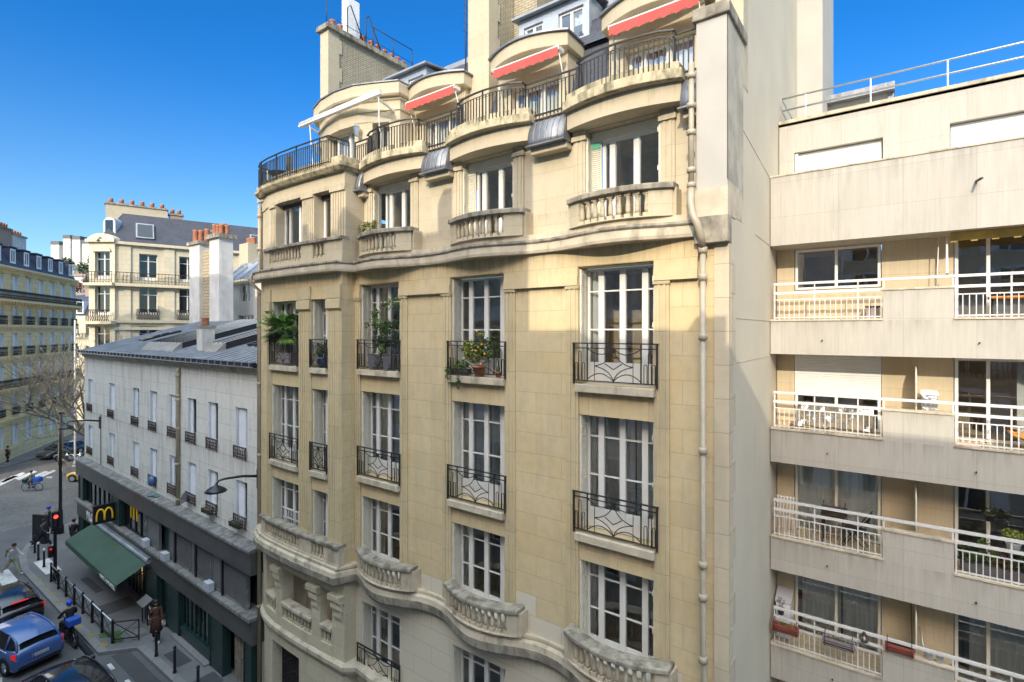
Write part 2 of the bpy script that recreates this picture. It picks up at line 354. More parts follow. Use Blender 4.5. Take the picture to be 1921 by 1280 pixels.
K['palm'] = leafm('palm_leaf', (.10,.20,.04,1)); K['palm_dry'] = leafm('dry_palm_leaf', (.20,.15,.08,1))
K['leaf'] = leafm('dark_leaf', (.045,.085,.028,1)); K['leaf_lime'] = leafm('lime_leaf', (.20,.22,.035,1)); K['leaf_mid'] = leafm('mid_leaf', (.10,.16,.04,1))
K['leaf_red'] = leafm('reddish_leaf', (.16,.07,.05,1)); K['leaf_olive'] = leafm('olive_leaf', (.20,.20,.09,1))
K['orange'] = mat('orange_fruit', (.75,.26,.02,1), .5, .1, 5)
K['blue_pot'] = mat('blue_glaze', (.06,.12,.26,1), .3, .1, 3); K['grey_pot'] = mat('grey_planter', (.11,.105,.105,1), .7, .15, 3)
K['pink_pot'] = mat('mauve_planter', (.30,.25,.25,1), .7, .12, 3); K['brown_pot'] = mat('brown_planter', (.06,.05,.045,1), .6, .15, 3)
K['red_pot'] = mat('red_planter', (.34,.075,.05,1), .6, .15, 3); K['foil'] = mat('silver_foil', (.75,.76,.78,1), .22, .1, 5, 1.0, 18, metal=1.0)
K['soil'] = mat('soil', (.05,.035,.025,1), .95, .3, 10)
def paint(n, c): return mat(n, c, .22, .0, spec=.5, coat=1.0)
K['car_black'] = paint('black_car_paint', (.006,.006,.008,1)); K['car_blue'] = paint('blue_car_paint', (.065,.14,.36,1))
K['car_yellow'] = paint('yellow_car_paint', (.75,.42,.02,1)); K['car_grey'] = paint('dark_grey_car_paint', (.06,.06,.065,1))
K['car_glass'] = mat('car_glass', (.012,.014,.016,1), .03, 0, spec=.8); K['rubber'] = mat('rubber', (.014,.014,.014,1), .8, .2, 8)
K['chrome'] = mat('chrome', (.62,.63,.65,1), .12, .03, 3, metal=1.0)
K['tail'] = mat('tail_light', (.55,.012,.012,1), .2, 0, emit=(1,.03,.03,1), es=.45); K['red_lamp'] = mat('red_signal_lamp', (.9,.05,.03,1), .4, 0, emit=(1,.04,.02,1), es=5.0)
K['green_lamp'] = mat('green_neon', (.05,.7,.2,1), .4, 0, emit=(.03,.9,.22,1), es=1.2); K['red_panel'] = mat('red_panel', (.5,.03,.05,1), .5, .1, 3)
K['plate'] = mat('number_plate', (.70,.70,.68,1), .4, 0); K['plate_blue'] = mat('plate_blue_band', (.03,.07,.4,1), .4, 0)
def cloth(n, c): return mat(n, c, .85, .15, 7, .2, 60)
K['skin'] = mat('skin', (.50,.31,.22,1), .55, .05, 8); K['hair'] = mat('dark_hair', (.015,.011,.009,1), .6, .2, 20)
K['c_black'] = cloth('black_cloth', (.015,.015,.018,1)); K['c_navy'] = cloth('navy_cloth', (.03,.035,.055,1)); K['c_brown'] = cloth('brown_coat', (.085,.03,.018,1))
K['c_white'] = cloth('pale_shirt', (.50,.50,.52,1)); K['c_khaki'] = cloth('khaki_trousers', (.30,.29,.20,1)); K['c_green'] = cloth('green_jumper', (.10,.14,.10,1))
K['c_olive'] = cloth('olive_backpack', (.13,.10,.045,1)); K['c_beige'] = cloth('beige_cloth', (.62,.46,.36,1)); K['c_jean'] = cloth('dark_jeans', (.03,.035,.05,1)); K['helmet_blue'] = mat('blue_helmet', (.015,.07,.55,1), .35, .05, 5)
K['bag_blue'] = mat('blue_bag', (.02,.09,.42,1), .6, .1, 5); K['bike_blue'] = mat('blue_bike', (.10,.28,.42,1), .35, .05, 5); K['shoe'] = mat('pale_shoe', (.45,.44,.42,1), .6, .1, 5)

I4 = Matrix.Identity(4)
# ================================================================ shared building bits
def french(parent, x0, x1, zb, zt, y, cols=(.55, 1, 1, .55), rows=(.72, .28), panel=0.0, fr=.055, stile=.085, wood='white_wood', curtain=None, cmat='curtain', glass='glass', room='room', M=None, depth=1.3, name='window', bar=.03, gaps=None):
    m = MB(M); w = x1-x0; g = w-2*fr-stile*(len(cols)-1); tot = sum(cols)
    m.box(x0, x0+fr, y, y+.07, zb, zt); m.box(x1-fr, x1, y, y+.07, zb, zt)
    m.box(x0+fr, x1-fr, y, y+.07, zt-fr, zt); m.box(x0+fr, x1-fr, y, y+.07, zb, zb+fr)
    x = x0+fr; xs = []
    for i, c in enumerate(cols):
        gw = g*c/tot; xs.append((x, x+gw)); x += gw
        if i < len(cols)-1: m.box(x, x+stile, y-.012, y+.058, zb+fr, zt-fr); x += stile
    zlo = zb+fr
    if panel:
        for a, b in xs: m.box(a, b, y+.01, y+.05, zb+fr, zb+fr+panel); m.box(a+.06, b-.06, y, y+.012, zb+fr+.06, zb+fr+panel-.06)
        zlo += panel
    for a, b in xs:
        for r in rows:
            z = zlo+(zt-fr-zlo)*r; m.box(a, b, y+.012, y+.045, z-bar/2, z+bar/2)
    wo = m.build(name, K[wood], parent)
    gm = MB(M)
    for a, b in xs: gm.poly([(a, y+.035, zlo), (b, y+.035, zlo), (b, y+.035, zt-fr), (a, y+.035, zt-fr)])
    gm.build('pane', K[glass], wo)
    if room:
        r = MB(M); d = y+.075
        r.poly([(x0,d+depth,zb),(x1,d+depth,zb),(x1,d+depth,zt),(x0,d+depth,zt)]); r.poly([(x0,d,zb),(x0,d+depth,zb),(x0,d+depth,zt),(x0,d,zt)])
        r.poly([(x1,d,zb),(x1,d+depth,zb),(x1,d+depth,zt),(x1,d,zt)]); r.poly([(x0,d,zt),(x1,d,zt),(x1,d+depth,zt),(x0,d+depth,zt)]); r.poly([(x0,d,zb),(x1,d,zb),(x1,d+depth,zb),(x0,d+depth,zb)])
        r.build('interior', K[room], wo)
    if curtain:
        cm = MB(M)
        for a, b in curtain:
            xa, xb = x0+w*a, x0+w*b; n = max(8, int((xb-xa)*26)); ph = RN.random()*6
            pts = [(xa+(xb-xa)*k/n, y+.16+.035*math.sin(ph+k*1.25)+.012*math.sin(k*.6)) for k in range(n+1)]
            lo = [cm.p((q[0], q[1], zb+.03)) for q in pts]; hi = [cm.p((q[0], q[1], zt-.02)) for q in pts]
            for k in range(n): cm.face((lo[k], lo[k+1], hi[k+1], hi[k]), True)
        cm.build('curtain', K[cmat], wo)
    return wo
def slats(m, x0, x1, y, z0, z1, pitch=.045, t=.012):
    z = z0
    while z < z1-.01:
        m.obox(((x0+x1)/2, y, z+pitch/2), ((x1-x0)/2, 0, 0), (0, t*.6, -t*.5), (0, t*.9, pitch*.36)); z += pitch
def leaf_shutter(parent, x, y0, y1, zb, zt, M=None, key='shutter', right=False):   # louvred leaves folded back against a reveal
    m = MB(M); t = .035; a, b = (x-t, x) if right else (x, x+t)
    n = 2; d = (y1-y0)/n
    m.box(a, b, y0, y1, zb, zt)
    s = -1 if right else 1; e = a if right else b
    for k in range(n):
        ya, yb = y0+d*k+.02, y0+d*(k+1)-.02
        z = zb+.08
        while z < zt-.1:
            m.obox((e+s*.006, (ya+yb)/2, z), (.008, 0, 0), (0, (yb-ya)/2, 0), (.004*s, 0, .012)); z += .05
    for k in range(3):
        zz = zb+(zt-zb)*(.12+.38*k); m.box(e, e+s*.02, y0-.02, y0+.02, zz-.05, zz+.05)
    return m.build('shutter', K[key], parent)
def baluster(m, x, y, z0, z1, k=1.0):
    h = z1-z0; r = .062*k
    m.box(x-r, x+r, y-r, y+r, z0, z0+h*.16); m.box(x-r, x+r, y-r, y+r, z1-h*.13, z1)
    m.lathe((x, y, z0+h*.16), [(r*.62, 0), (r*.84, h*.14), (r*.8, h*.34), (r*.6, h*.56), (r*.66, h*.61), (r*.9, h*.66), (r*.9, h*.71)], 10)
def balustrade(parent, path, z0, z1, cap=.13, plinth=.25, pierA=.32, pierB=.36, pitch=.2, key='stone_up', capkey='trim_dark', closed=None, fill=True, over=.07):
    L = arc_len(path)[-1]; xa, xb = path[0][0], path[-1][0]
    c = MB(); c.sweep(sub(path, xa-over*.6, xb+over*.6) if path[0][1] == path[-1][1] else path, [(over, z1-cap), (over, z1-.02), (over-.02, z1), (-.26, z1), (-.26, z1-cap)])
    c.build('coping', K[capkey], parent, bevel=.012)
    m = MB()
    if plinth: m.sweep(path, [(.02, z0), (.02, z0+plinth), (-.2, z0+plinth), (-.2, z0)])
    zb = z0+plinth
    m.sweep(sub(path, xa, xa+pierA), [(0, zb), (0, z1-cap), (-.18, z1-cap), (-.18, zb)])
    m.sweep(sub(path, xb-pierB, xb), [(0, zb), (0, z1-cap), (-.18, z1-cap), (-.18, zb)])
    if fill:
        n = max(2, round((L-pierA-pierB)/pitch))
        for k in range(n):
            x, y = along(path, pierA+(L-pierA-pierB)*(k+.5)/n); baluster(m, x, y+.09, zb, z1-cap)
    return m.build('balustrade', K[key], parent)
def juliet(w, h=.86):              # wrought iron guard: star and fans between arched side bars, in its own plane
    m = MB(); r = .011; a = w/2-.33 if w > 1.3 else (w/2-.2 if w > .9 else w/2-.1); T = lambda p: (p[0], 0, p[1])
    def line(pts, rr=r): m.tube([T(p) for p in pts], rr, 5)
    m.box(-w/2-.03, w/2+.03, -.02, .02, h-.025, h); m.box(-w/2, w/2, -.012, .012, h-.125, h-.105); m.box(-w/2-.02, w/2+.02, -.014, .014, .04, .062)
    for s in (-1, 1):
        m.box(s*w/2-.017, s*w/2+.017, -.017, .017, -.03, h-.025); m.box(s*a-.012, s*a+.012, -.012, .012, .06, h-.03)
        if w > .9:
            g = w/2-a
            for u, top in ((.28, .5), (.55, .78), (.8, .5)):
                x = s*(a+g*u); d = .032
                line([(x-d, .06), (x-d, h*top-.03), (x-d*.6, h*top), (x+d*.6, h*top), (x+d, h*top-.03), (x+d, .06)], .009)
        else: line([(s*(a+.05), .06), (s*(a+.05), h-.12)], .009)
        V = lambda x, z: Vector((x*s, z, 0))
        for p, c, q in (((a, h*.86), (a*.45, h*.58), (0, h*.86)), ((0, h*.86), (a*.12, h*.5), (a*.72, h*.43)), ((a*.72, h*.43), (a*.12, h*.36), (0, h*.08)), ((a, h*.09), (a*.5, h*.42), (0, h*.08))):
            line([(v.x, v.y) for v in bez(V(*p), V(*c), V(*q), 7)])
        line([(s*a*.32, h*.5), (0, h*.36)]); line([(s*a*.72, h*.43), (s*a*.72, .06)], .008); line([(s*a*.72, h*.43), (s*a*.72, h*.72)], .008)
    m.box(-.05, .05, -.012, .012, h-.21, h-.125)
    return m
def fluted(m, path, z0, z1, rib=.045, gap=.055, out=.022):
    L = arc_len(path)[-1]; n = max(1, int((L-gap)/(rib+gap))); st = (L-n*rib)/(n+1)
    for k in range(n):
        s0 = st+(st+rib)*k; a = along(path, s0); b = along(path, s0+rib)
        m.sweep([a, b], [(0, z0), (out, z0), (out, z1), (0, z1)])
def iron_rail(parent, path, z0, z1, pitch=.1, scal=True, r=.0105, key='iron', name='railing', second=.14, post=1.2):
    m = MB(); L = arc_len(path)[-1]
    m.sweep(path, [(.022, z1-.03), (.022, z1), (-.022, z1), (-.022, z1-.03)])
    m.sweep(path, [(.01, z0+.06), (.01, z0+.08), (-.01, z0+.08), (-.01, z0+.06)])
    zs = z1-second
    if scal: m.sweep(path, [(.008, zs), (.008, zs+.016), (-.008, zs+.016), (-.008, zs)])
    n = max(2, round(L/pitch)); P = [along(path, L*k/n) for k in range(n+1)]
    for k, (x, y) in enumerate(P):
        big = k % max(1, round(post/pitch)) == 0 or k == n
        q = .016 if big else r
        m.box(x-q, x+q, y-q, y+q, z0, z1-.03 if (big or not scal) else zs)
        if scal and k < n and (k//5) % 2 == 0:
            x2, y2 = P[k+1]
            m.tube([(x+(x2-x)*t, y+(y2-y)*t, zs-.055*math.sin(PI*t)) for t in (0, .25, .5, .75, 1)], .006, 4)
    return m.build(name, K[key], parent)
def pot_row(parent, pts, z, r=.11, h=.34, key='terracotta'):
    for x, y in pts:
        m = MB(); k = RN.uniform(.85, 1.12)
        m.lathe((x, y, z), [(r*k*.95, 0), (r*k, h*k*.15), (r*k*.86, h*k*.8), (r*k*.98, h*k*.86), (r*k*.98, h*k), (r*k*.7, h*k)], 10)
        m.build('chimney_pot', K[key], parent)
# ================================================================ the stone apartment house opposite
main = thing('apartment_building', 'tall yellow limestone apartment house with wavy bowed cornices and three red awnings under its roof', 'building', (-10.5, 10.0, GZ))
XR = -2.4                                              # its right-hand party wall
WX = [(-5.5, -3.8), (-9.25, -7.5), (-12.95, -11.2)]    # the three window bays of the flat front
FL = {5: (-1.13, 1.38), 4: (-4.33, -1.80), 3: (-7.0, -4.95), 2: (-10.25, -8.13)}
holes = [(a, b, *FL[f]) for a, b in WX for f in (2, 3, 4, 5)]
m = MB(); m.wall(-13.25, XR-.02, GZ, 1.8, 10.0, holes, .38)
m.build('front_wall', K['stone'], main)
m = MB()                                               # side and rear of the carcass
m.poly([(-18.7, 10.0, GZ), (-18.7, 20, GZ), (-18.7, 20, 4.9), (-18.7, 10.0, 4.9)])
m.build('side_wall', K['party'], main)
# pilaster strips, capital blocks, frieze
for a, b in WX:
    for p in ((a-.3, a), (b, b+.3)):
        m = MB(); m.box(p[0], p[1], 9.955, 10.0, -7.0, 1.0); fluted(m, [(p[0], 9.955), (p[1], 9.955)], -6.95, .98, .05, .045, .018)
        m.box(p[0]-.02, p[1]+.02, 9.92, 10.0, .93, 1.0); m.build('pilaster', K['pilaster'], main)
for x0, x1 in ((-3.8, -2.95), (-7.5, -5.5), (-11.2, -9.25), (-13.2, -12.95)):
    m = MB(); m.box(x0, x1, 9.90, 10.0, 1.0, 1.2); m.box(x0, x1, 9.925, 10.0, 1.2, 1.4); m.build('capital_block', K['stone'], main)
m = MB(); m.box(-13.19, -2.95, 9.955, 10.0, 1.4, 1.79)
m.build('frieze', K['stone'], main)
# windows of the flat front
JM = juliet(1.86).build('railing_pattern', K['iron']); JME = JM.data; bpy.data.objects.remove(JM)
CUR = {(5,0): [(.02,.16)], (5,1): [(.82,.98)], (5,2): [(0,.3),(.75,1)], (4,0): [(0,.34),(.36,.64),(.66,1)], (4,1): [(0,.3),(.32,.97)], (4,2): [(0,.5),(.52,1)], (3,0): [(0,.17), (.86,1)], (3,1): [(0,.2)], (3,2): [(0,.26)], (2,0): [(.0,.3)], (2,1): [(.68,1)], (2,2): [(0,.2),(.8,1)]}
for i, (a, b) in enumerate(WX):
    for f in (5, 4, 3, 2):
        zb, zt = FL[f]
        wb = zb if f != 3 else -6.98
        french(main, a+.03, b-.03, wb+.02, zt-.01, 10.33, (.5, .85, .85, .42), (.78, .36), panel=.38 if f in (5, 4) else .2, stile=.13, wood='white_wood', curtain=CUR[(f, i)], cmat='curtain' if f == 4 else 'curtain_grey', room='room_warm' if f == 5 else 'room')
        leaf_shutter(main, a+.002, 10.02, 10.32, wb+.04, zt-.03)
        if not (f == 5 and i == 1): leaf_shutter(main, b-.002, 10.02, 10.32, wb+.04, zt-.03, right=True)
        if f in (5, 4, 2):
            s = MB(); s.box(a-.03, b+.03, 9.84, 10.05, zb-.17, zb+.0); s.build('sill', K['trim'], main, bevel=.012)
            share(JME, main, (W(main).inverted() @ Vector(((a+b)/2, 9.90, zb+.03))), name='railing')
# ---- the bow at the left end
def bayp(o=0.0, ret=10.0):
    return [(-18.65, 10.0), (-18.25, 9.74+o), (-17.7, 9.56+o), (-17.1, 9.48+o), (-16.2, 9.44+o), (-15.3, 9.43+o), (-14.4, 9.45+o), (-13.21, 9.49+o)]
B0 = bayp(); BF = 9.86
def band(path, z0, z1, out=0.0, deep=.42): return [(out, z0), (out, z1), (-deep, z1), (-deep, z0)]
m = MB()
for xa, xb, fl in ((-18.65, -17.1, (-17.5, -17.1)), (-15.38, -14.7, (-15.36, -14.72)), (-13.87, -13.21, (-13.85, -13.23))):
    p = sub(B0, xa, xb)
    ribs = MB(); caps = MB(); m.sweep(p, band(p, -7.0, 1.0)); fluted(ribs, sub(B0, *fl), -6.2, .62, .055, .05, .03)
    ribs.sweep(sub(B0, *fl), [(.012, -7), (.012, .62), (0, .62), (0, -7)])
    q = sub(B0, fl[0]-.03, fl[1]+.03)
    caps.sweep(q, [(0, .62), (.03, .66), (.09, .7), (.09, .95), (.05, .98), (0, 1.0)]); caps.sweep(q, [(0, 1.0), (.06, 1.0), (.06, 1.4), (0, 1.4)]); ribs.build('bay_pilaster', K['pilaster'], main); caps.build('capital', K['pilaster'], main)
for xa, xb in ((-17.1, -15.38), (-14.7, -13.87)):
    p = sub(B0, xa, xb)
    for z0, z1 in ((-1.8, -1.2), (-4.95, -4.4)): m.sweep(p, band(p, z0, z1, -.03))
    for z in (-1.13, -4.33): s = MB(); s.sweep(p, [(.1, z-.17), (.1, z), (-.3, z), (-.3, z-.17)]); s.build('sill', K['trim'], main, bevel=.012)
m.sweep(B0, band(B0, 1.0, 1.8)); 
m.poly([(-13.21, 9.49, -7.0), (-13.21, 10.02, -7.0), (-13.21, 10.02, 1.8), (-13.21, 9.49, 1.8)])
m.build('bay_wall', K['stone'], main)
for f, (zb, zt) in ((5, (-1.13, 1.38)), (4, (-4.33, -1.8)), (3, (-7.0, -4.95))):
    cu = [(0, .45), (.5, 1)] if f == 4 else None
    french(main, -17.08, -15.40, zb+.02, 1.0 if f == 5 else zt, BF-.06, (.4, .8, .8, .4), (.78, .36), .3, stile=.12, curtain=cu, cmat='curtain_grey')
    french(main, -14.68, -13.89, zb+.02, 1.0 if f == 5 else zt, BF-.04, (.35, 1), (.78, .36), .3, stile=.12, curtain=[(.3, 1)] if f == 4 else None, cmat='curtain_grey')
    leaf_shutter(main, -17.08, 9.5, 9.79, zb+.04, zt-.05); leaf_shutter(main, -14.68, 9.5, 9.8, zb+.04, zt-.05)
JB = juliet(1.72).build('railing_pattern', K['iron']); JBE = JB.data; bpy.data.objects.remove(JB)
JN = juliet(.85).build('railing_pattern', K['iron']); JNE = JN.data; bpy.data.objects.remove(JN)
Wi = W(main).inverted()
for zb in (-1.13, -4.33):
    share(JBE, main, Wi @ Vector((-16.24, 9.40, zb+.03)), -.02, name='railing'); share(JNE, main, Wi @ Vector((-14.28, 9.41, zb+.03)), .02, name='railing')
g = MB()                                               # white child guard in the low bay window
for k in range(8): g.box(-16.7+.14*k, -16.68+.14*k, 9.70, 9.72, -6.9, -6.0)
for z in (-6.0, -6.3, -6.6, -6.88): g.box(-16.75, -15.6, 9.70, 9.725, z, z+.03)
g.build('window_guard', K['white_wood'], main)
# ---- wavy string courses
def wave(y0, cs, hw, amp, x0=-13.2, x1=XR, n=84):
    out = []
    for k in range(n+1):
        x = x0+(x1-x0)*k/n; y = y0
        for c in cs:
            d = abs(x-c)/hw
            if d < 1: y -= amp*math.cos(PI/2*d)**2
        out.append((x, y))
    return out
C6 = (-4.57, -8.1, -11.85); C3 = (-4.52, -8.02, -11.55)
def string_path(cs, amp, hw, o, x1=XR): return [(x, y-.27+o) for x, y in B0]+wave(9.86+o, cs, hw, amp, -12.95, x1)
sp = string_path(C6, .33, 1.7, 0, -2.96)
m = MB(); m.sweep(sp, [(-.6, 1.78), (0, 1.78), (.02, 1.84), (.02, 2.0), (-.6, 2.0)]); m.build('string_course', K['trim'], main)
m = MB(); m.sweep(sp, [(-.6, 2.0), (.04, 2.0), (.06, 2.03), (.05, 2.08), (-.9, 2.1)]); m.build('string_drip', K['trim_dark'], main)
sp3 = string_path(C3, .46, 1.7, -.02)
m = MB(); m.sweep(sp3, [(-.5, -7.5), (-.04, -7.5), (.0, -7.44), (.02, -7.24), (-.5, -7.24)]); m.build('string_course', K['trim_dark'], main)
m = MB(); m.sweep(sp3, [(-.5, -7.24), (.0, -7.24), (-.02, -7.12), (-.1, -7.08), (-.5, -7.05)]); m.build('string_drip', K['trim'], main)
m = MB(); m.sweep([(x, y+.1) for x, y in sp3], [(-.35, -7.06), (0, -7.06), (0, -6.99), (-.35, -6.98)]); m.build('plinth', K['trim'], main)
for c in C3:
    balustrade(main, bow(c, 1.1, 9.66, 9.36), -6.99, -6.35, .10, .03, .2, .22, .178, 'trim', 'trim_dark')
    for e in (-1, 1): q = MB(); q.box(c+e*1.1-.07, c+e*1.1+.07, 9.68, 9.99, -6.99, -6.46); q.build('balustrade_return', K['trim'], main)
    q = MB(); q.sweep(bow(c, 1.05, 9.98, 9.45), [(0, -7.05), (0, -6.99), (-.1, -6.99), (-.1, -7.05)]); q.build('balcony_floor', K['trim'], main)
bb = [(x, y-.1) for x, y in B0 if x >= -17.8]
balustrade(main, sub(bb, -17.75, -15.0), -7.05, -6.35, .1, .12, .35, .15, .178, 'trim', 'trim_dark'); balustrade(main, sub(bb, -15.0, -13.2), -7.05, -6.35, .1, .12, .42, .72, .178, 'trim', 'trim_dark')
# ---- loggia, corbels and doorway below the bow
m = MB(); lp = [(x, y+.1) for x, y in B0]
m.sweep(lp, band(lp, -7.95, -7.47, 0, .6))
for xa, xb in ((-18.65, -17.75), (-16.95, -16.55), (-14.8, -14.35)): p = sub(lp, xa, xb); m.sweep(p, band(p, -9.9, -7.9, .02, .4))
p = sub(lp, -13.8, -13.21); m.sweep(p, band(p, GZ, -7.47, -.01, .5))
m.poly([(-13.21, 9.59, GZ), (-13.21, 10.02, GZ), (-13.21, 10.02, -7.47), (-13.21, 9.59, -7.47)])
m.wall(-18.6, -13.3, -9.9, -7.5, 10.35, [(-16.4, -15.0, -9.6, -7.9)], .2)
m.build('loggia_wall', K['stone_low'], main)
french(main, -16.38, -15.02, -9.6, -7.92, 10.52, (.5, 1, 1, .5), (.6, .25), .2, stile=.1)
for xc in (-16.75, -14.6, -13.5):
    m = MB()
    for k, (zz, ou, w) in enumerate(((-7.9, .2, .27), (-8.16, .13, .23), (-8.42, .06, .19))):
        p = sub(lp, xc-w, xc+w); m.sweep(p, [(0, zz-.24), (ou*.7, zz-.24), (ou, zz-.16), (ou, zz), (0, zz)])
    m.build('corbel', K['stone_low'], main)
for xa, xb in ((-17.75, -16.95), (-16.55, -14.8), (-14.35, -13.8)):
    balustrade(main, sub(lp, xa, xb), -9.9, -9.05, .12, .3, .02, .02, .19, 'stone_low', 'trim')
m = MB(); m.sweep([(x, y-.02) for x, y in lp]+wave(9.84, C3, 1.7, .12, -12.9, XR), [(-.4, -10.35), (-.06, -10.35), (.06, -10.2), (.1, -10.1), (.1, -9.98), (0, -9.92), (-.5, -9.9)]); m.build('string_course', K['trim'], main)
m = MB(); gp = [(x, y+.12) for x, y in B0]
for xa, xb in ((-18.65, -17.3), (-15.55, -13.21)): p = sub(gp, xa, xb); m.sweep(p, band(p, GZ, -10.3, 0, .5))
p = sub(gp, -17.3, -15.55); m.sweep(p, band(p, -10.62, -10.3, 0, .5)); m.build('ground_storey', K['stone_low'], main)
d = MB(); d.box(-17.3, -15.55, 9.98, 10.04, GZ, -10.6); dr = d.build('entrance_door', K['matt_black'], main)
d = MB()
for k in range(12): d.tube([(-17.22+.145*k, 9.95, GZ+.2), (-17.22+.145*k, 9.95, -10.7)], .012, 5)
for k in range(6):
    d.tube([(-17.2, 9.94, GZ+.3+.45*k), (-16.42, 9.94, GZ+.75+.45*k), (-15.62, 9.94, GZ+.3+.45*k)], .012, 5)
d.build('door_grille', K['iron'], dr)
# ---- sixth floor, set back on the string course
Y6 = 10.3
W6 = [(-5.49, -3.79), (-9.14, -7.46), (-12.78, -11.09)]
m = MB(); m.wall(-13.2, -2.95, 2.05, 4.98, Y6, [(a, b, 2.3, 4.45) for a, b in W6], .32); m.build('upper_wall', K['stone_up'], main)
m = MB(); m.sweep([(x, y+.17) for x, y in wave(9.86, C6, 1.7, .33, -13.1, -2.96)], [(0, 2.06), (0, 2.24), (-.5, 2.25), (-.5, 2.06)]); m.build('plinth', K['trim'], main)
for c in C6: balustrade(main, bow(c, 1.14, 9.94, 9.64), 2.24, 2.89, .12, .02, .3, .42, .195, 'stone_up', 'trim_dark')
for c in C6:
    for e in (-1, 1): q = MB(); q.box(c+e*1.14-.06, c+e*1.14+.06, 9.99, Y6, 2.2, 2.8); q.build('balustrade_return', K['stone_up'], main)
for a, b in W6:
    for p in ((a-.3, a), (b, b+.3)):
        m = MB(); m.box(p[0], p[1], Y6-.04, Y6, 2.3, 4.3); fluted(m, [(p[0], Y6-.04), (p[1], Y6-.04)], 2.35, 4.22, .06, .04, .02)
        m.box(p[0]-.03, p[1]+.03, Y6-.09, Y6, 4.24, 4.34); m.box(p[0], p[1], Y6-.06, Y6, 4.34, 4.47); m.build('pilaster', K['stone_up'], main)
for i, (a, b) in enumerate(W6):
    french(main, a+.28, b-.06, 2.25, 4.24, Y6+.26, (.22, .8, .8) if i else (.2, .85, .85), (), 0, stile=.13, fr=.07, room='room_warm')
    q = MB(); q.box(a+.02, b-.02, Y6+.2, Y6+.3, 4.24, 4.44); q.build('shutter_box', K['shutter'], main)
    leaf_shutter(main, a+.002, Y6+.0, Y6+.3, 2.3, 4.3)
    if i < 2:
        q = MB(); q.box(a+.03, a+.27, Y6+.2, Y6+.24, 2.3, 4.24); slats(q, a+.05, a+.25, Y6+.19, 2.4, 4.15); q.build('shutter', K['shutter'], main)
        leaf_shutter(main, b-.002, Y6-.02, Y6+.28, 2.3, 4.35, right=True)
q = MB(); q.box(W6[0][0]+.05, W6[0][0]+.26, Y6+.165, Y6+.18, 4.06, 4.2); q.build('green_patch', mat('green_plastic', (.10,.36,.22,1), .6), main)
# bowed friezes and terrace copings over each bay
Wc = [(-4.57, 1.27), (-8.1, 1.28), (-11.62, 1.3)]
def bowret(c, hw, ye, ym, back): return [(c-hw, back), (c-hw+.001, ye)]+bow(c, hw, ye, ym, 14)[1:-1]+[(c+hw-.001, ye), (c+hw, back)]
for c, hw in Wc:
    m = MB(); P = bowret(c, hw, 10.06, 9.84, Y6)
    m.extr([(x, y, 4.47) for x, y in P], (0, 0, .4)); m.build('bow_frieze', K['stone_up'], main)
    m = MB(); P = bowret(c, hw-.02, 10.02, 9.8, Y6); m.sweep(P, [(0, 4.84), (.05, 4.86), (.07, 4.9), (0, 4.93)]); m.build('moulding', K['stone_up'], main)
    m = MB(); P = bowret(c, hw+.05, 9.93, 9.66, Y6+.1); m.extr([(x, y, 4.86) for x, y in P], (0, 0, .2)); m.build('bow_cornice', K['trim_moss'], main, bevel=.015)
    m = MB(); P = bowret(c, hw-.02, 9.99, 9.74, Y6+.1); m.extr([(x, y, 5.06) for x, y in P], (0, 0, .16)); m.build('coping', K['trim_moss'], main, bevel=.015)
m = MB(); m.box(-13.2, -2.95, 10.16, 12.5, 4.96, 5.07); m.build('terrace_slab', K['trim'], main, bevel=.01)
for x0, x1 in ((-3.28, -2.97), (-6.82, -5.85), (-10.32, -9.4), (-13.18, -12.93)):
    m = MB(); n = 9; hp = [(10.36-.44*math.sin(PI/2*k/n)**.9, 4.27+.68*math.cos(PI/2*k/n)) for k in range(n+1)]
    m.extr([(x0, y, z) for y, z in [(10.34, 4.95)]+hp+[(10.34, 4.27)]], (x1-x0, 0, 0), True)
    ns = max(2, round((x1-x0)/.17))
    for j in range(1, ns):
        xx = x0+(x1-x0)*j/ns; m.tube([(xx, y-.006, z+.006) for y, z in hp], .012, 5)
    m.box(x0-.04, x1+.03, 9.88, 10.3, 4.245, 4.275); m.build('lead_hood', K['lead'], main)
    m = MB(); m.box(x0+.02, x1, 10.04, Y6, 4.1, 4.245); m.build('hood_ledge', K['stone_up'], main, bevel=.01)
# sixth floor of the bow
B6 = bayp(.14); m = MB()
for xa, xb, fl in ((-18.65, -17.05, (-17.5, -17.07)), (-15.4, -14.76, (-15.38, -14.78)), (-13.92, -13.21, (-13.9, -13.23))):
    ribs = MB(); p = sub(B6, xa, xb); m.sweep(p, band(p, 2.3, 4.34)); fluted(ribs, sub(B6, *fl), 2.9, 4.2, .055, .05, .028)
    q = sub(B6, fl[0]-.02, fl[1]+.02); ribs.sweep(q, [(0, 4.22), (.06, 4.25), (.06, 4.33), (0, 4.36)]); ribs.build('bay_pilaster', K['stone_up'], main)
m.sweep(B6, band(B6, 4.34, 4.86, .03)); m.sweep(B6, band(B6, 2.05, 2.35)); m.poly([(-13.21, 9.63, 2.0), (-13.21, 10.32, 2.0), (-13.21, 10.32, 4.86), (-13.21, 9.63, 4.86)])
m.build('bay_wall', K['stone_up'], main)
for xa, xb, cc in ((-17.05, -15.4, (.35, .8, .8)), (-14.76, -13.92, (.0, 1))):
    french(main, xa+.02, xb-.02, 2.4, 4.3, 9.92, cc if cc[0] else (1,), (), 0, stile=.11, fr=.09, room='room_warm')
    q = MB(); q.box(xa, xb, 9.86, 9.98, 4.22, 4.36); q.build('shutter_box', K['brown_pot'], main)
b6 = [(x, y-.12) for x, y in B6 if x > -18.0]
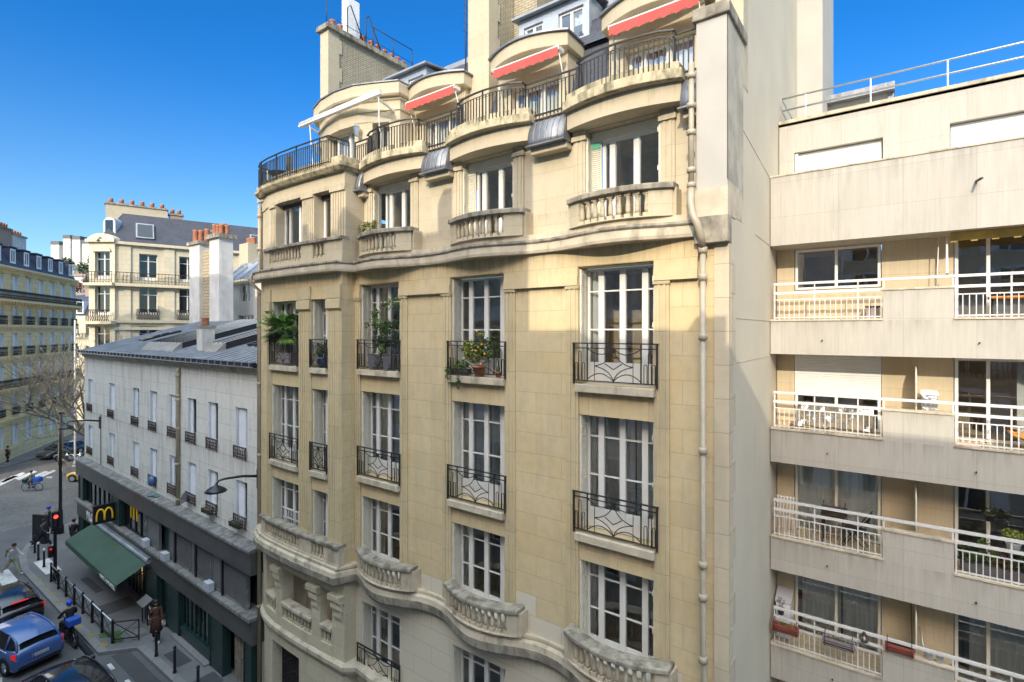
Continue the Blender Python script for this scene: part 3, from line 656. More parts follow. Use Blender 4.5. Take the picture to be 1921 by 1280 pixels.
balustrade(main, sub(b6, -17.75, -15.15), 2.08, 2.86, .1, .2, .42, .12, .195, 'stone_up', 'trim_dark'); balustrade(main, sub(b6, -15.15, -13.2), 2.08, 2.86, .1, .2, .5, .85, .195, 'stone_up', 'trim_dark')
m = MB(); p = [(x, y-.28) for x, y in B6][:-1]+[(-13.1, 9.33), (-13.02, 10.2)]; m.sweep(p, [(-1.2, 4.82), (-.1, 4.82), (0, 4.92), (.02, 5.02), (-1.2, 5.02)]); m.build('bow_cornice', K['trim_moss'], main)
m = MB(); p2 = [(x, y+.07) for x, y in p[:-1]]+[(-13.08, 10.2)]; m.sweep(p2, [(-.3, 5.02), (0, 5.02), (0, 5.2), (-.02, 5.22), (-.3, 5.22)]); m.build('coping', K['trim_moss'], main)
m = MB(); m.poly([(-18.5, 9.6, 4.9), (-13.1, 9.6, 4.9), (-13.1, 12.4, 4.9), (-18.5, 12.4, 4.9)]); m.build('terrace_floor', K['lead'], main)
# balcony rails of the seventh floor
bp = [(-18.2, 9.62), (-17.7, 9.42), (-17.1, 9.32), (-16.2, 9.26), (-15.3, 9.25), (-14.4, 9.27), (-13.6, 9.3)]
iron_rail(main, [(-18.3, 10.2)]+bp+[(-13.55, 10.0)], 5.0, 5.86)
RX = [(-5.52, -3.42), (-9.0, -7.0), (-12.6, -10.5)]
iron_rail(main, [(-13.4, 10.12), (-12.62, 10.12)], 4.92, 5.84); 
for k, (a, b) in enumerate(RX):
    c = (a+b)/2; hw = (b-a)/2
    P = [(a, 10.12), (a+.001, 9.95)]+bow(c, hw, 9.9, 9.74, 8)[1:-1]+[(b-.001, 9.95), (b, 10.14)]
    nx = RX[k-1][0] if k else -2.98
    iron_rail(main, P+[(nx-.01, 10.15)], 4.98, 5.84)
    m = MB()                                            # tight side panel at the left return
    for j in range(7): m.tube([(a-.02, 9.93+.03*j*2, 5.0), (a-.02, 9.93+.03*j*2, 5.75)], .009, 4)
    m.tube([(a-.02, 9.9, 5.1), (a-.02, 10.3, 5.6)], .009, 4); m.tube([(a-.02, 9.9, 5.6), (a-.02, 10.3, 5.1)], .009, 4); m.build('railing_panel', K['iron'], main)
# seventh floor dormers
Y7 = 12.4
DX = [(-6.06, -3.4), (-9.72, -7.06), (-13.38, -10.78)]; D7 = [(-5.5, -3.75), (-9.1, -7.45), (-12.75, -11.1)]
for k, ((a, b), (da, db)) in enumerate(zip(DX, D7)):
    m = MB(); m.wall(a+.12, b-.12, 4.9, 7.8, Y7, [(da, db, 4.95, 7.12)], .3)
    m.poly([(b-.12, Y7, 4.9), (b-.12, Y7+1.6, 4.9), (b-.12, Y7+1.6, 7.8), (b-.12, Y7, 7.8)]); m.poly([(a+.12, Y7, 4.9), (a+.12, Y7+1.6, 4.9), (a+.12, Y7+1.6, 7.8), (a+.12, Y7, 7.8)])
    m.build('dormer_wall', K['stone_up'], main)
    m = MB(); P = bowret((a+b)/2, (b-a)/2, 12.2, 11.78, 13.2); m.extr([(x, y, 7.72) for x, y in P], (0, 0, .38)); m.build('dormer_cornice', K['stone_up'], main, bevel=.02)
    m = MB(); P = bowret((a+b)/2, (b-a)/2+.05, 12.14, 11.72, 13.3); m.extr([(x, y, 8.1) for x, y in P], (0, 0, .05)); m.build('dormer_flashing', K['lead'], main)
    french(main, da+.02, db-.02, 4.95, 7.1, Y7+.2, (.45, .9, .9), (), .5, stile=.12, fr=.08, curtain=[(.0, .4), (.42, .97)], cmat='curtain')
    m = MB(); A = at((1142.5, 931, 767)[k], (57.5, 140, 197)[k], 11.9); x0 = a+.4 if k != 1 else a+.42; x1 = b-.08
    n = 22
    for j in range(n):
        xa = x0+(x1-x0)*j/n; xb = x0+(x1-x0)*(j+1)/n; w0 = .035*math.sin(j*PI/1.5); w1 = .035*math.sin((j+1)*PI/1.5)
        m.extr([(xa, 11.80, 7.53), (xb, 11.80, 7.53), (xb, 11.79, 7.29+w1), (xa, 11.79, 7.29+w0)], (0, .012, 0))
    aw = m.build('awning', K['red_fabric'], main)
    q = MB(); q.box(x0-.03, x1+.03, 11.81, 12.1, 7.47, 7.57)
    for xx in (x0+.03, x1-.03): q.tube([(xx, 12.35, 6.4), (xx, 11.9, 7.48)], .016, 5)
    q.build('awning_arm', K['white_wood'], aw)
for x0, x1 in ((-3.52, -2.9), (-7.18, -5.94), (-10.9, -9.6), (-13.3, -13.0)):
    m = MB(); m.box(x0, x1, Y7-.05, Y7+.2, 4.9, 5.95); m.box(x0, x1, Y7-.12, Y7+.25, 5.95, 6.05); m.build('parapet', K['stone_up'], main)
    m = MB(); m.poly([(x0-.2, Y7-.02, 6.05), (x1+.2, Y7-.02, 6.05), (x1+.2, 13.55, 9.0), (x0-.2, 13.55, 9.0)]); m.build('mansard', K['slate'], main)
m = MB(); m.box(-18.5, -2.5, 13.5, 19, 8.6, 9.0); m.poly([(-18.4, 13.0, 8.05), (-2.5, 13.0, 8.05), (-2.5, 14.4, 9.9), (-18.4, 14.4, 9.9)]); m.build('upper_roof', K['slate'], main)
m = MB(); m.box(-18.4, -2.5, 14.3, 19, 9.0, 9.95); m.build('roof', K['zinc'], main)
for x0, x1, z0, z1, wins in ((-9.5, -7.02, 8.2, 9.72, ((-9.3, -8.6), (-8.05, -7.2))), (-15.6, -13.6, 8.4, 9.6, ((-14.55, -13.75),))):
    m = MB(); m.wall(x0, x1, z0, z1, 13.35, [(a, b, z0+.35, z1-.25) for a, b in wins], .12)
    for xx in (x0, x1): m.poly([(xx, 13.35, z0), (xx, 14.8, z0), (xx, 14.8, z1), (xx, 13.35, z1)])
    dm = m.build('zinc_dormer', K['zinc_pale'], main)
    m = MB(); m.extr([(x0-.15, 13.15, z1), (x1+.15, 13.15, z1), (x1+.15, 15, z1+.25), (x0-.15, 15, z1+.25)], (0, 0, .07)); m.build('dormer_roof', K['zinc'], dm)
    for a, b in wins: french(main, a+.01, b-.01, z0+.36, z1-.26, 13.42, (1, 1), (), 0, stile=.09, fr=.06, curtain=[(.5, .95)], depth=.8)
# round turret storey over the bow
TP = [(-17.75, 12.4), (-17.65, 11.75), (-17.2, 11.4), (-16.4, 11.15), (-15.5, 11.05), (-14.6, 11.13), (-13.95, 11.4), (-13.2, 11.75), (-13.2, 13.0)]
def tsub(a, b): return sub(TP[1:-1], a, b)
m = MB()
for a, b in ((-17.65, -16.5), (-14.75, -14.1), (-13.55, -13.2)): q = tsub(a, b); m.sweep(q, band(q, 4.9, 7.05, 0, .35))
q = TP[1:-1]; m.sweep(q, band(q, 7.0, 7.75, 0, .4)); m.poly([(-13.2, 11.75, 4.9), (-13.2, 13.4, 4.9), (-13.2, 13.4, 7.75), (-13.2, 11.75, 7.75)]); m.poly([(-17.65, 11.75, 4.9), (-17.65, 13.4, 4.9), (-17.65, 13.4, 7.75), (-17.65, 11.75, 7.75)])
m.build('turret_wall', K['stone_up'], main)
m = MB(); m.sweep(TP, [(0, 7.35), (.04, 7.37), (.04, 7.43), (0, 7.45)]); m.sweep(TP, [(0, 7.68), (.06, 7.72), (.06, 7.78), (0, 7.8)]); m.build('moulding', K['stone_up'], main)
m = MB(); m.sweep([(x, y-.08) for x, y in TP], [(-.8, 7.8), (.1, 7.8), (.14, 7.85), (.14, 8.2), (-.8, 8.22)]); m.build('turret_cornice', K['stone_up'], main)
m = MB(); m.sweep([(x, y-.12) for x, y in TP], [(-.6, 8.22), (.14, 8.22), (.14, 8.26), (-2.5, 8.6)]); m.build('turret_flashing', K['lead'], main)
m = MB(); m.extr([(x, y+.3, 8.2) for x, y in TP]+[(-13.2, 14.2, 8.2), (-17.75, 14.2, 8.2)], (0, 0, .1)); m.build('turret_roof', K['zinc'], main)
french(main, -16.5, -14.75, 4.95, 7.05, 11.45, (.4, .9, .9), (), .4, stile=.12, fr=.08, curtain=[(.1, .95)])
french(main, -14.1, -13.55, 4.95, 7.05, 11.68, (1,), (), .4, fr=.1, curtain=[(.2, .9)])
m = MB(); m.tube([(-17.55, 10.85, 7.6), (-13.1, 10.85, 7.62)], .08, 10); m.box(-17.6, -13.05, 10.78, 10.92, 7.5, 7.56)
for xx in (-17.3, -13.4): m.bar((xx, 11.8, 7.3), (xx, 10.9, 7.55), .06)
ca = m.build('awning_cassette', K['white_wood'], main)
m = MB(); m.tube([(-13.2, 10.86, 7.5), (-13.22, 10.9, 6.6), (-13.3, 11.1, 5.6)], .018, 5); m.tube([(-17.0, 10.86, 7.5), (-16.9, 10.9, 6.2), (-16.8, 11.0, 5.2)], .018, 5); m.build('crank_rod', K['white_wood'], ca)
for x, y in ((-17.05, 11.28), (-14.45, 11.1)):
    m = MB(); m.lathe((x, y-.14, 6.5), [(.03, 0), (.06, .04), (.1, .3), (.12, .33), (.05, .42), (.02, .46)], 6, False); m.box(x-.02, x+.02, y-.14, y+.05, 6.52, 6.56); m.build('wall_lantern', K['galv'], main)
# chimneys
def stack(name, x0, x1, y0, y1, z0, z1, keyf, keys, quoin=.35, cop='trim_dark'):
    m = MB(); m.box(x0, x1, y0+.0, y0+quoin, z0, z1); st = m.build(name, K[keyf], main)
    m = MB(); m.box(x0+.01, x1-.03, y0+quoin, y1, z0, z1-.01)
    m.build('brick_flank', K[keys], st)
    m = MB()
    for k in range(int((z1-z0)/.55)):
        if k % 2: m.box(x0, x1, y0+quoin-.002, y0+quoin+.12, z0+.55*k, z0+.55*k+.53)
    m.build('quoin', K[keyf], st)
    m = MB(); m.box(x0-.12, x1+.12, y0-.12, y1+.1, z1, z1+.2); m.build('chimney_coping', K[cop], st, bevel=.02)
    return st
s1 = stack('party_chimney', -18.12, -17.6, 12.04, 16.6, 4.9, 11.7, 'stone_up', 'brick', .5)
pot_row(s1, [(-17.86, 12.4+.36*k+(.1 if k > 4 else 0)) for k in range(11)], 11.9, .125, .36)
m = MB(); m.box(-18.1, -17.7, 13.0, 13.6, 11.9, 13.5); m.build('vent_shaft', K['white_paint'], s1, bevel=.03)
m = MB()
for yy in (12.85, 13.75): m.tube([(-17.5, yy, 11.8), (-17.5, yy, 12.9), (-17.5, yy+.15, 13.05), (-17.5, yy+.6, 12.2), (-17.5, yy+.75, 11.9)], .025, 5)
m.tube([(-17.5, 14.1, 12.7), (-17.5, 16.3, 12.7)], .02, 5); m.tube([(-17.5, 12.3, 12.15), (-17.5, 16.4, 12.1)], .012, 5)
for yy in (14.1, 15.2, 16.3): m.tube([(-17.5, yy, 11.85), (-17.5, yy, 12.7)], .02, 5)
m.tube([(-17.8, 12.1, 11.9), (-17.8, 12.1, 13.0)], .02, 5); m.build('roof_ladder', K['iron'], s1)
s2 = stack('stone_chimney', -10.95, -10.1, 12.6, 13.95, 4.9, 13.6, 'stone_up', 'brick', .45)
m = MB(); m.box(-10.5, -9.25, 14.0, 15.6, 8.5, 13.8); m.build('brick_shaft', K['brick'], s2)
m = MB(); m.tube([(-11.05, 12.6, 7.5), (-11.05, 12.6, 12.0)], .025, 5)
for k in range(7): m.tube([(-11.05, 12.45, 9.6+.28*k), (-11.05, 12.75, 9.6+.28*k)], .008, 4)
m.build('antenna_mast', K['iron'], s2)
m = MB(); m.tube([(-9.0, 15.5, 9.8), (-9.0, 15.5, 13.2)], .02, 5)
for k in range(6): m.tube([(-9.25+.02*k, 15.5, 11.6+.25*k), (-8.75-.02*k, 15.5, 11.6+.25*k)], .009, 4)
m.build('aerial', K['iron'], main)
m = MB(); m.tube([(-18.45, 10.1, 4.9), (-18.45, 10.1, 5.9)], .04, 6); m.build('vent_pipe', K['white_wood'], main)
m = MB(); m.box(-18.75, -18.2, 9.85, 10.4, 4.7, 5.0); m.build('end_block', K['trim'], main)
# right-hand party pier, its coping, and the pipe
m = MB(); m.box(-2.95, XR-.01, 9.86, 11.1, 2.15, 5.75); m.build('party_pier', K['plaster'], main)
m = MB(); m.box(-2.945, XR+.004, 9.87, 11.09, 2.15, 2.75); m.box(-2.97, XR+.012, 9.84, 10.4, 2.12, 2.62); m.build('pier_foot', K['trim'], main)
m = MB(); m.box(-3.02, XR+.05, 9.8, 11.25, 5.75, 5.98); m.build('pier_coping', K['trim_dark'], main, bevel=.02)
m = MB(); m.box(-2.98, XR+.02, 9.80, 10.1, 1.62, 2.12); m.build('pier_ledge', K['trim_dark'], main, bevel=.02)
m = MB(); m.box(-2.66, XR+.004, 9.965, 10.12, GZ, 1.7); m.build('corner_quoin', K['quoin'], main)
m = MB()
for k in range(24):
    z = GZ+.62*k+.1; m.box(XR-.1, XR+.008, 10.12, 10.42 if k % 2 else 10.26, z, z+.6)
m.build('corner_quoin', K['quoin'], main)
m = MB(); px = -2.90
m.tube([(-3.02, 9.78, 5.0), (-3.02, 9.78, 2.65)], .05, 10); m.tube([(-3.02, 9.78, 2.7), (-3.02, 9.74, 2.4), (-2.95, 9.62, 2.15), (-2.86, 9.6, 1.95), (-2.82, 9.7, 1.75), (-2.82, 9.8, 1.55)], .066, 10)
m.tube([(-2.82, 9.82, 1.6), (-2.82, 9.82, -6.0), (-2.80, 9.82, -6.05), (-2.80, 9.82, GZ)], .052, 10)
for z in (4.75, 4.2, 3.7, 3.0, 2.72): m.lathe((-3.02, 9.78, z), [(.062, -.05), (.085, -.04), (.085, .04), (.062, .05)], 10)
for z in (1.5, 1.0, -.1, -2.2, -4.3, -4.9, -6.05, -8.2, -10): m.lathe((-2.82, 9.82, z), [(.06, -.06), (.083, -.05), (.083, .05), (.06, .06)], 10); m.box(-2.84, -2.8, 9.85, 10.0, z-.02, z+.02)
m.build('drainpipe', K['pipe'], main)
m = MB(); m.tube([(-18.62, 9.88, 4.6), (-18.62, 9.88, 2.2), (-18.7, 9.6, 2.0), (-18.7, 9.6, 1.75), (-18.62, 9.86, 1.5), (-18.62, 9.86, GZ)], .065, 9)
for z in (4.2, 3, 1.4, .2, -1.9, -4.5, -7.9, -10): m.lathe((-18.62, 9.87, z), [(.065, -.06), (.088, -.05), (.088, .05), (.065, .06)], 9)
m.build('drainpipe', K['pipe'], main)
# tall rendered flank towards the modern block
m = MB(); m.poly([(XR, 10.1, GZ), (XR, 18.4, GZ), (XR, 18.4, 22), (XR, 11.1, 22), (XR, 11.1, 5.0), (XR, 10.1, 5.0)])
m.poly([(XR, 11.1, 5.0), (XR, 11.1, 22), (-2.9, 11.1, 22), (-2.9, 11.1, 5.0)]); m.poly([(-2.9, 11.1, 5.0), (-2.9, 18, 5.0), (-2.9, 18, 22), (-2.9, 11.1, 22)]); m.build('flank_wall', K['party'], main)
m = MB(); m.box(-2.93, XR+.006, 11.08, 11.5, 4.9, 22); m.build('upper_quoin', K['stone_up'], main)
m = MB(); m.poly([(XR+.005, 9.88, 2.755), (XR+.005, 11.08, 2.755), (XR+.005, 11.08, 5.74), (XR+.005, 9.88, 5.74)])
m.build('cement_strip', K['party_dirty'], main)
m = MB(); m.box(XR, -1.72, 18.4, 22, GZ, 22); m.build('flank_return', K['plaster'], main)
m = MB()
for (y0, z0), (y1, z1) in (((11.1, 4.0), (13.8, 3.72)), ((10.5, .25), (13.8, .25)), ((10.5, -.6), (13.8, -.6)), ((12.2, 2.1), (13.8, 2.08)), ((10.5, -8), (13.8, -8.1))): m.bar((XR+.001, y0, z0), (XR+.001, y1, z1), .012, .006)
m.build('render_joint', K['party_dirty'], main)
# ================================================================ the modern travertine block
mod = thing('modern_block', 'modern block faced in pale travertine with long balconies and white metal rails', 'building', (2, 13.85, GZ))
YF, YB, YU = 13.85, 14.75, 15.05; XL, XM = XR+.02, 7.0
ZT = [.245-2.6*k for k in range(5)]
m = MB(); m.box(XL, XM, YF, YF+1.3, 2.06, 3.71)
for k, z in enumerate(ZT):
    m.box(XL, XM, YF, YF+.18, z-.785, z)
    m.box(-.17, 1.01, YF+.002, YF+.16, z, z+.645)
m.build('balcony_band', K['travertine'], mod)
m = MB(); m.box(XL, XM, YF-.02, YF+.3, 3.71, 3.745)
for z in ZT:
    m.box(XL, -.17, YF-.025, YF+.2, z, z+.04); m.box(1.01, XM, YF-.025, YF+.2, z, z+.04); m.box(-.19, 1.03, YF-.02, YF+.18, z+.645, z+.69)
m.build('coping', K['trim'], mod)
m = MB()
for z in ZT: m.box(XL, XM, YF+.18, YB+.2, z-.785, z-.02)
m.build('balcony_floor', K['travertine_warm'], mod)
# recessed walls and their windows
DR = (1.07, 3.6)
m = MB(); hs = []
for k in range(5):
    z0, z1 = ZT[k]-.02, (2.06 if k == 0 else ZT[k-1]-.785)
    hs.append((-1.99, -.2, 1.02 if k == 0 else z0+.03, z1-.02)); hs.append((DR[0], DR[1], z0+.03, z1-.02))
m.wall(XL, XM, ZT[4]-.1, 2.06, YB, hs, .1)
m.build('recess_wall', K['travertine_warm'], mod)
cu = [None, None, [(.02, .98)], [(.08, .55), (.57, .98)], [(0, .5)]]
for k in range(5):
    z0, z1 = ZT[k]-.02, (2.06 if k == 0 else ZT[k-1]-.785)
    french(mod, -1.97, -.22, 1.04 if k == 0 else z0+.04, z1-.03, YB+.02, (1, 1), (), 0, fr=.055, stile=.06, wood='roller' if k < 2 else 'shutter', curtain=cu[k], depth=1.8, room='room_warm' if k < 2 else 'room')
    french(mod, DR[0]+.02, DR[1]-.02, z0+.04, z1-.03, YB+.02, (.45, .8, 1), (), 0, fr=.06, stile=.06, wood='roller' if k < 2 else 'shutter', curtain=[(.4, .8)] if k == 1 else ([(.1, .95)] if k == 3 else None), cmat='curtain_grey', depth=1.8, room='room_warm' if k == 1 else 'room')
def roller(parent, x0, x1, z0, z1, y, pitch=.055):
    m = MB(); n = int((z1-z0)/pitch)
    for j in range(n):
        z = z0+(z1-z0)*j/n; h = (z1-z0)/n
        m.extr([(x0, y, z), (x0, y-.012, z+h*.2), (x0, y-.012, z+h*.8), (x0, y, z+h*.96)], (x1-x0, 0, 0))
    m.box(x0, x1, y, y+.02, z0, z1); return m.build('roller_shutter', K['roller'], parent)
roller(mod, -1.98, -.21, ZT[1]+.78, ZT[0]-.79, YB+.0)
# rails
for z in ZT:
    m = MB(); r = YF+.06
    m.box(XL+.06, XM, r-.03, r+.03, z+.86, z+.915); m.box(XL+.06, -.17, r-.02, r+.02, z+.64, z+.70); m.box(1.01, XM, r-.02, r+.02, z+.64, z+.70)
    for a, b in ((XL+.08, -.2), (1.05, XM)):
        m.box(a, b, r-.012, r+.012, z+.50, z+.525); m.box(a, b, r-.012, r+.012, z+.07, z+.095)
        n = int((b-a)/.102)
        for j in range(n+1):
            x = a+(b-a)*j/n; q = .013 if j % 8 == 0 else .008
            m.box(x-q, x+q, r-q, r+q, z+.04, z+(.88 if j % 8 == 0 else .51))
    for x in (-.15, 1.0): m.box(x-.015, x+.015, r-.02, r+.02, z+.02, z+.9)
    m.build('balcony_rail', K['steel'], mod)
# top storey set back, its shuttered windows and roof rail
m = MB(); m.wall(XL, XM, 3.6, 5.36, YU, [(-2.03, -.18, 3.72, 4.58), (1.03, 4.0, 3.72, 4.62)], .2); m.box(XL, XM, YU, 24, 5.3, 5.36); m.build('top_storey', K['travertine'], mod)
m = MB(); m.box(XL-.005, XM, YU-.05, YU+.3, 5.36, 5.44); m.build('roof_coping', K['trim'], mod)
roller(mod, -1.97, -.2, 3.74, 4.56, YU+.14); roller(mod, 1.05, 3.98, 3.74, 4.6, YU+.14)
m = MB(); m.box(-2.02, -1.95, YU+.05, YU+.18, 3.72, 4.57); m.build('window_frame', K['white_wood'], mod)
m = MB(); y = YU+.1
for z in (6.07, 5.76): m.tube([(XL+.05, y, z), (XM, y, z)], .024, 8)
for z, yy in ((6.0, 15.6), (5.7, 15.6)): m.tube([(XL+.05, y, z+.05), (XL+.1, yy+1.2, z)], .02, 6)
for x in (-1.78, -.42, 1.0, 2.4): m.extr([(x-.012, y-.03, 5.44), (x-.012, y+.05, 5.44), (x-.012, y+.02, 6.06), (x-.012, y-.02, 6.06)], (.024, 0, 0))
m.build('roof_rail', K['galv'], mod)
m = MB(); m.box(-2.3, .0, 20.0, 24, 5.3, 7.42); rb = m.build('roof_cabin', K['plaster'], mod)
m = MB(); m.box(-2.34, .06, 19.7, 24.2, 7.42, 7.65); m.box(-.12, .04, 19.95, 24, 5.3, 7.42); m.build('cabin_roof', K['lead'], rb)
m = MB()
for x, z in ((-1.3, -.2), (1.4, -.22), (-1.2, -2.78), (1.35, -2.8), (-1.2, -5.35), (1.35, -5.4), (-1.1, -7.9)): m.tube([(x, YF+.02, z), (x, YF-.06, z-.01)], .014, 6)
m.tube([(1.35, YF+.02, 3.0), (1.4, YF-.34, 2.97)], .024, 7); m.build('drain_spout', K['iron'], mod)
# partitions between the flats' balconies
for k in range(1, 5):
    m = MB(); z0 = ZT[k]; P = [(0, YB, z0), (0, YF+.22, z0)]+[(0, YF+.22+.3*(1-math.cos(PI/2*t)), z0+1.25+.35*math.sin(PI/2*t)) for t in (0, .25, .5, .75, 1)]+[(0, YB, z0+1.6)]
    m.extr([(.40, y, z) for _, y, z in P], (.025, 0, 0)); m.build('partition_screen', K['shutter'], mod)
# faded striped awning under the top band
m = MB(); n = 30; x0, x1 = .98, 4.2
for j in range(n):
    a = x0+(x1-x0)*j/n; b = x0+(x1-x0)*(j+1)/n; w = .03*abs(math.sin(j*PI/3)); m.extr([(a, YF+.35, 2.04), (b, YF+.35, 2.04), (b, YF+.35, 1.86+w), (a, YF+.35, 1.86+w)], (0, .015, 0))
m.extr([(x0, YF+.3, 2.04), (x1, YF+.3, 2.04), (x1, YB, 2.05), (x0, YB, 2.05)], (0, 0, .01)); aw = m.build('awning', K['yellow_fabric'], mod)
m = MB(); m.bar((.93, YF+.45, 2.0), (.93, YF+.42, 1.25), .035); m.bar((.93, YF+.42, 1.25), (.95, YF+.5, 1.2), .05); m.build('awning_arm', K['roller'], aw); m = MB(); m.tube([(.8, YF+.5, 2.0), (.76, YF+.55, .75)], .01, 5); m.build('crank_rod', K['roller'], aw)
# ---------------------------------------------------------------- things on the modern block's balconies
def trough(label, x, y, z, key, w=.5, fill=None, hang=True, name='planter', ax=0.0):
    t = thing(name, label, 'planter', (x, y, z), ax)
    m = MB(W(t)); m.extr([(-w/2, -.09, .18), (-w/2+.04, -.065, 0), (w/2-.04, -.065, 0), (w/2, -.09, .18)], (0, 0, 0)) if False else None
    P = [(-.09, .18), (-.06, 0), (.06, 0), (.09, .18), (.075, .18), (.06, .03), (-.06, .03), (-.075, .18)]
    m.extr([(-w/2, a, b) for a, b in P], (w, 0, 0)); m.box(-w/2, -w/2+.015, -.08, .08, .01, .175); m.box(w/2-.015, w/2, -.08, .08, .01, .175)
    m.build('trough', K[key], t)
    m = MB(W(t)); m.box(-w/2+.016, w/2-.016, -.07, .07, .03, .14); m.build('soil', K['soil'], t)
    if hang:
        m = MB(W(t))
        for s in (-1, 1): m.tube([(s*w*.42, -.1, .0), (s*w*.42, -.1, .24), (s*w*.42, .05, .3), (s*w*.42, .12, .22)], .007, 5)
        m.tube([(-w*.45, -.105, .02), (w*.45, -.105, .02)], .006, 5); m.tube([(-w*.45, -.105, .12), (w*.45, -.105, .12)], .006, 5)
        m.build('bracket', K['iron'], t)
    if fill: leafball(t, (0, 0, .17), (w*.42, .07, .07), fill, 90, .035, 'foliage')
    return t
def leafball(parent, c, rad, key, n, size, name='foliage', lean=None, seed=None, M=None):
    r = random.Random(seed if seed is not None else RN.random()); m = MB(M if M is not None else W(parent)); c = Vector(c)
    for k in range(n):
        while True:
            q = Vector((r.uniform(-1, 1), r.uniform(-1, 1), r.uniform(-1, 1)))
            if .25 < q.length < 1: break
        q = q*(.75+.25*r.random()); o = c+Vector((q.x*rad[0], q.y*rad[1], q.z*rad[2]))
        d = Vector((r.gauss(0, 1)+q.x, r.gauss(0, 1)+q.y, r.gauss(.2, .8))).normalized(); s = d.cross(Vector((r.gauss(0,1), r.gauss(0,1), r.gauss(0,1)))).normalized(); L = size*r.uniform(.7, 1.4)
        m.poly([o-d*L*.5, o+s*L*.28, o+d*L*.55, o-s*L*.28])
    return m.build(name, K[key], parent)
def pot(label, x, y, z, key, r0, r1, h, cat='potted plant', name='potted_plant', group=None):
    t = thing(name, label, cat, (x, y, z), 0, group)
    m = MB(W(t)); m.lathe((0, 0, 0), [(r0, 0), (r1*.97, h*.82), (r1*1.06, h*.84), (r1*1.06, h), (r1*.85, h), (r1*.8, h*.86)], 14); m.build('pot', K[key], t)
    m = MB(W(t)); m.lathe((0, 0, h*.86), [(r1*.84, 0), (r1*.84, .004)], 12); m.build('soil', K['soil'], t)
    return t
def stems(t, pts, r, name='stem', key='bark'):
    m = MB(W(t))
    for P in pts: m.tube(P, [r*(1-.6*k/(len(P)-1)) for k in range(len(P))], 5)
    return m.build(name, K[key], t)
yR = YF-.07
trough('terracotta red trough on the rail next to the tall flank wall, below the twiggy plant', XL+.33, yR, ZT[3]+.42, 'red_pot', .56, 'leaf_mid')
trough('taupe trough holding two dark pots, hung on the rail in front of white curtains', -.98, yR, ZT[3]+.45, 'pink_pot', .62, 'leaf_mid')
trough('red trough in a wire holder hanging beside two white buckets', .12, yR+.1, ZT[3]+.67, 'red_pot', .5, None)
trough('dark brown trough clipped to the top rail above the folding chair', -1.08, YF+.16, ZT[2]+.74, 'brown_pot', .5, None)
for x, lab in ((.62, 'white bucket under a leaning broom handle, standing on the parapet nearer the red trough'), (.79, 'white bucket standing alone on the parapet, next to the dark glazed door')):
    t = thing('bucket', lab, 'bucket', (x, YF+.08, ZT[3]+.69)); m = MB(W(t)); m.lathe((0,0,0), [(.055, 0), (.07, .15), (.073, .15), (.06, .15), (.05, .01)], 14); m.build('tub', K['white_paint'], t)
    m = MB(W(t)); m.tube([(.07*math.cos(a), .07*math.sin(a)*.2, .15+.04*math.sin(a)) for a in [PI*k/8 for k in range(9)]], .004, 4); m.build('handle', K['galv'], t)
t = pot('small black pot with a bare twiggy plant on the rail above the red trough', XL+.2, YF+.14, ZT[3]+.72, 'brown_pot', .06, .085, .15)
stems(t, [[(0,0,.1), (.03*math.cos(a), .03*math.sin(a), .2), (.11*math.cos(a), .11*math.sin(a), .36)] for a in [k*.8 for k in range(8)]], .006)
leafball(t, (0, 0, .33), (.13, .13, .08), 'leaf_red', 60, .035)
t = thing('balcony_lantern', 'rusty wire lantern hooked over the rail in front of white curtains', 'lantern', (-.5, yR+.02, ZT[3]+.74)); m = MB(W(t))
for a in range(6): m.tube([(.06*math.cos(a*PI/3), .06*math.sin(a*PI/3), 0), (.075*math.cos(a*PI/3), .075*math.sin(a*PI/3), .08), (.03*math.cos(a*PI/3), .03*math.sin(a*PI/3), .18)], .006, 4)
m.lathe((0,0,0), [(.065, -.008), (.065, .008)], 10); m.lathe((0,0,.17), [(.045, 0), (.03, .03), (.008, .05)], 10); m.build('cage', K['iron_red'], t)
m = MB(W(t)); m.lathe((0,0,.01), [(.03, 0), (.03, .09)], 10); m.build('candle', K['plaster'], t)
for x, xt, zt, lab, key in ((.36, .33, 1.72, 'long dark broom handle leaning in the corner by the balcony screen', 'bark'), (.62, .5, 1.0, 'short grey mop handle leaning behind the white buckets', 'galv')):
    t = thing('broom', lab, 'broom', (x, YB-.25, ZT[3]-.02)); m = MB(); m.tube([(x, YB-.3, ZT[3]+.06), (xt, YB-.03, ZT[3]+zt)], .014, 6); m.build('handle', K[key], t)
    m = MB(); m.extr([(x-.14, YB-.36, ZT[3]-.01), (x+.14, YB-.36, ZT[3]-.01), (x+.05, YB-.31, ZT[3]+.12), (x-.05, YB-.31, ZT[3]+.12)], (0, .06, 0)); m.build('brush_head', K['brown_pot'], t)
t = thing('storage_cabinet', 'white slanted-top cabinet in the balcony corner behind the twiggy potted plant', 'cabinet', (-2.16, 14.5, ZT[3]-.02)); m = MB()
m.extr([(-2.34, 14.3, ZT[3]), (-2.34, 14.3, ZT[3]+.85), (-2.34, 14.7, ZT[3]+1.05), (-2.34, 14.7, ZT[3])], (.32, 0, 0)); m.build('cabinet_body', K['white_paint'], t, bevel=.01)
m = MB(); m.extr([(-2.36, 14.28, ZT[3]+.86), (-2.36, 14.28, ZT[3]+.88), (-2.36, 14.72, ZT[3]+1.08), (-2.36, 14.72, ZT[3]+1.06)], (.36, 0, 0)); m.build('lid', K['grey_box'], t)
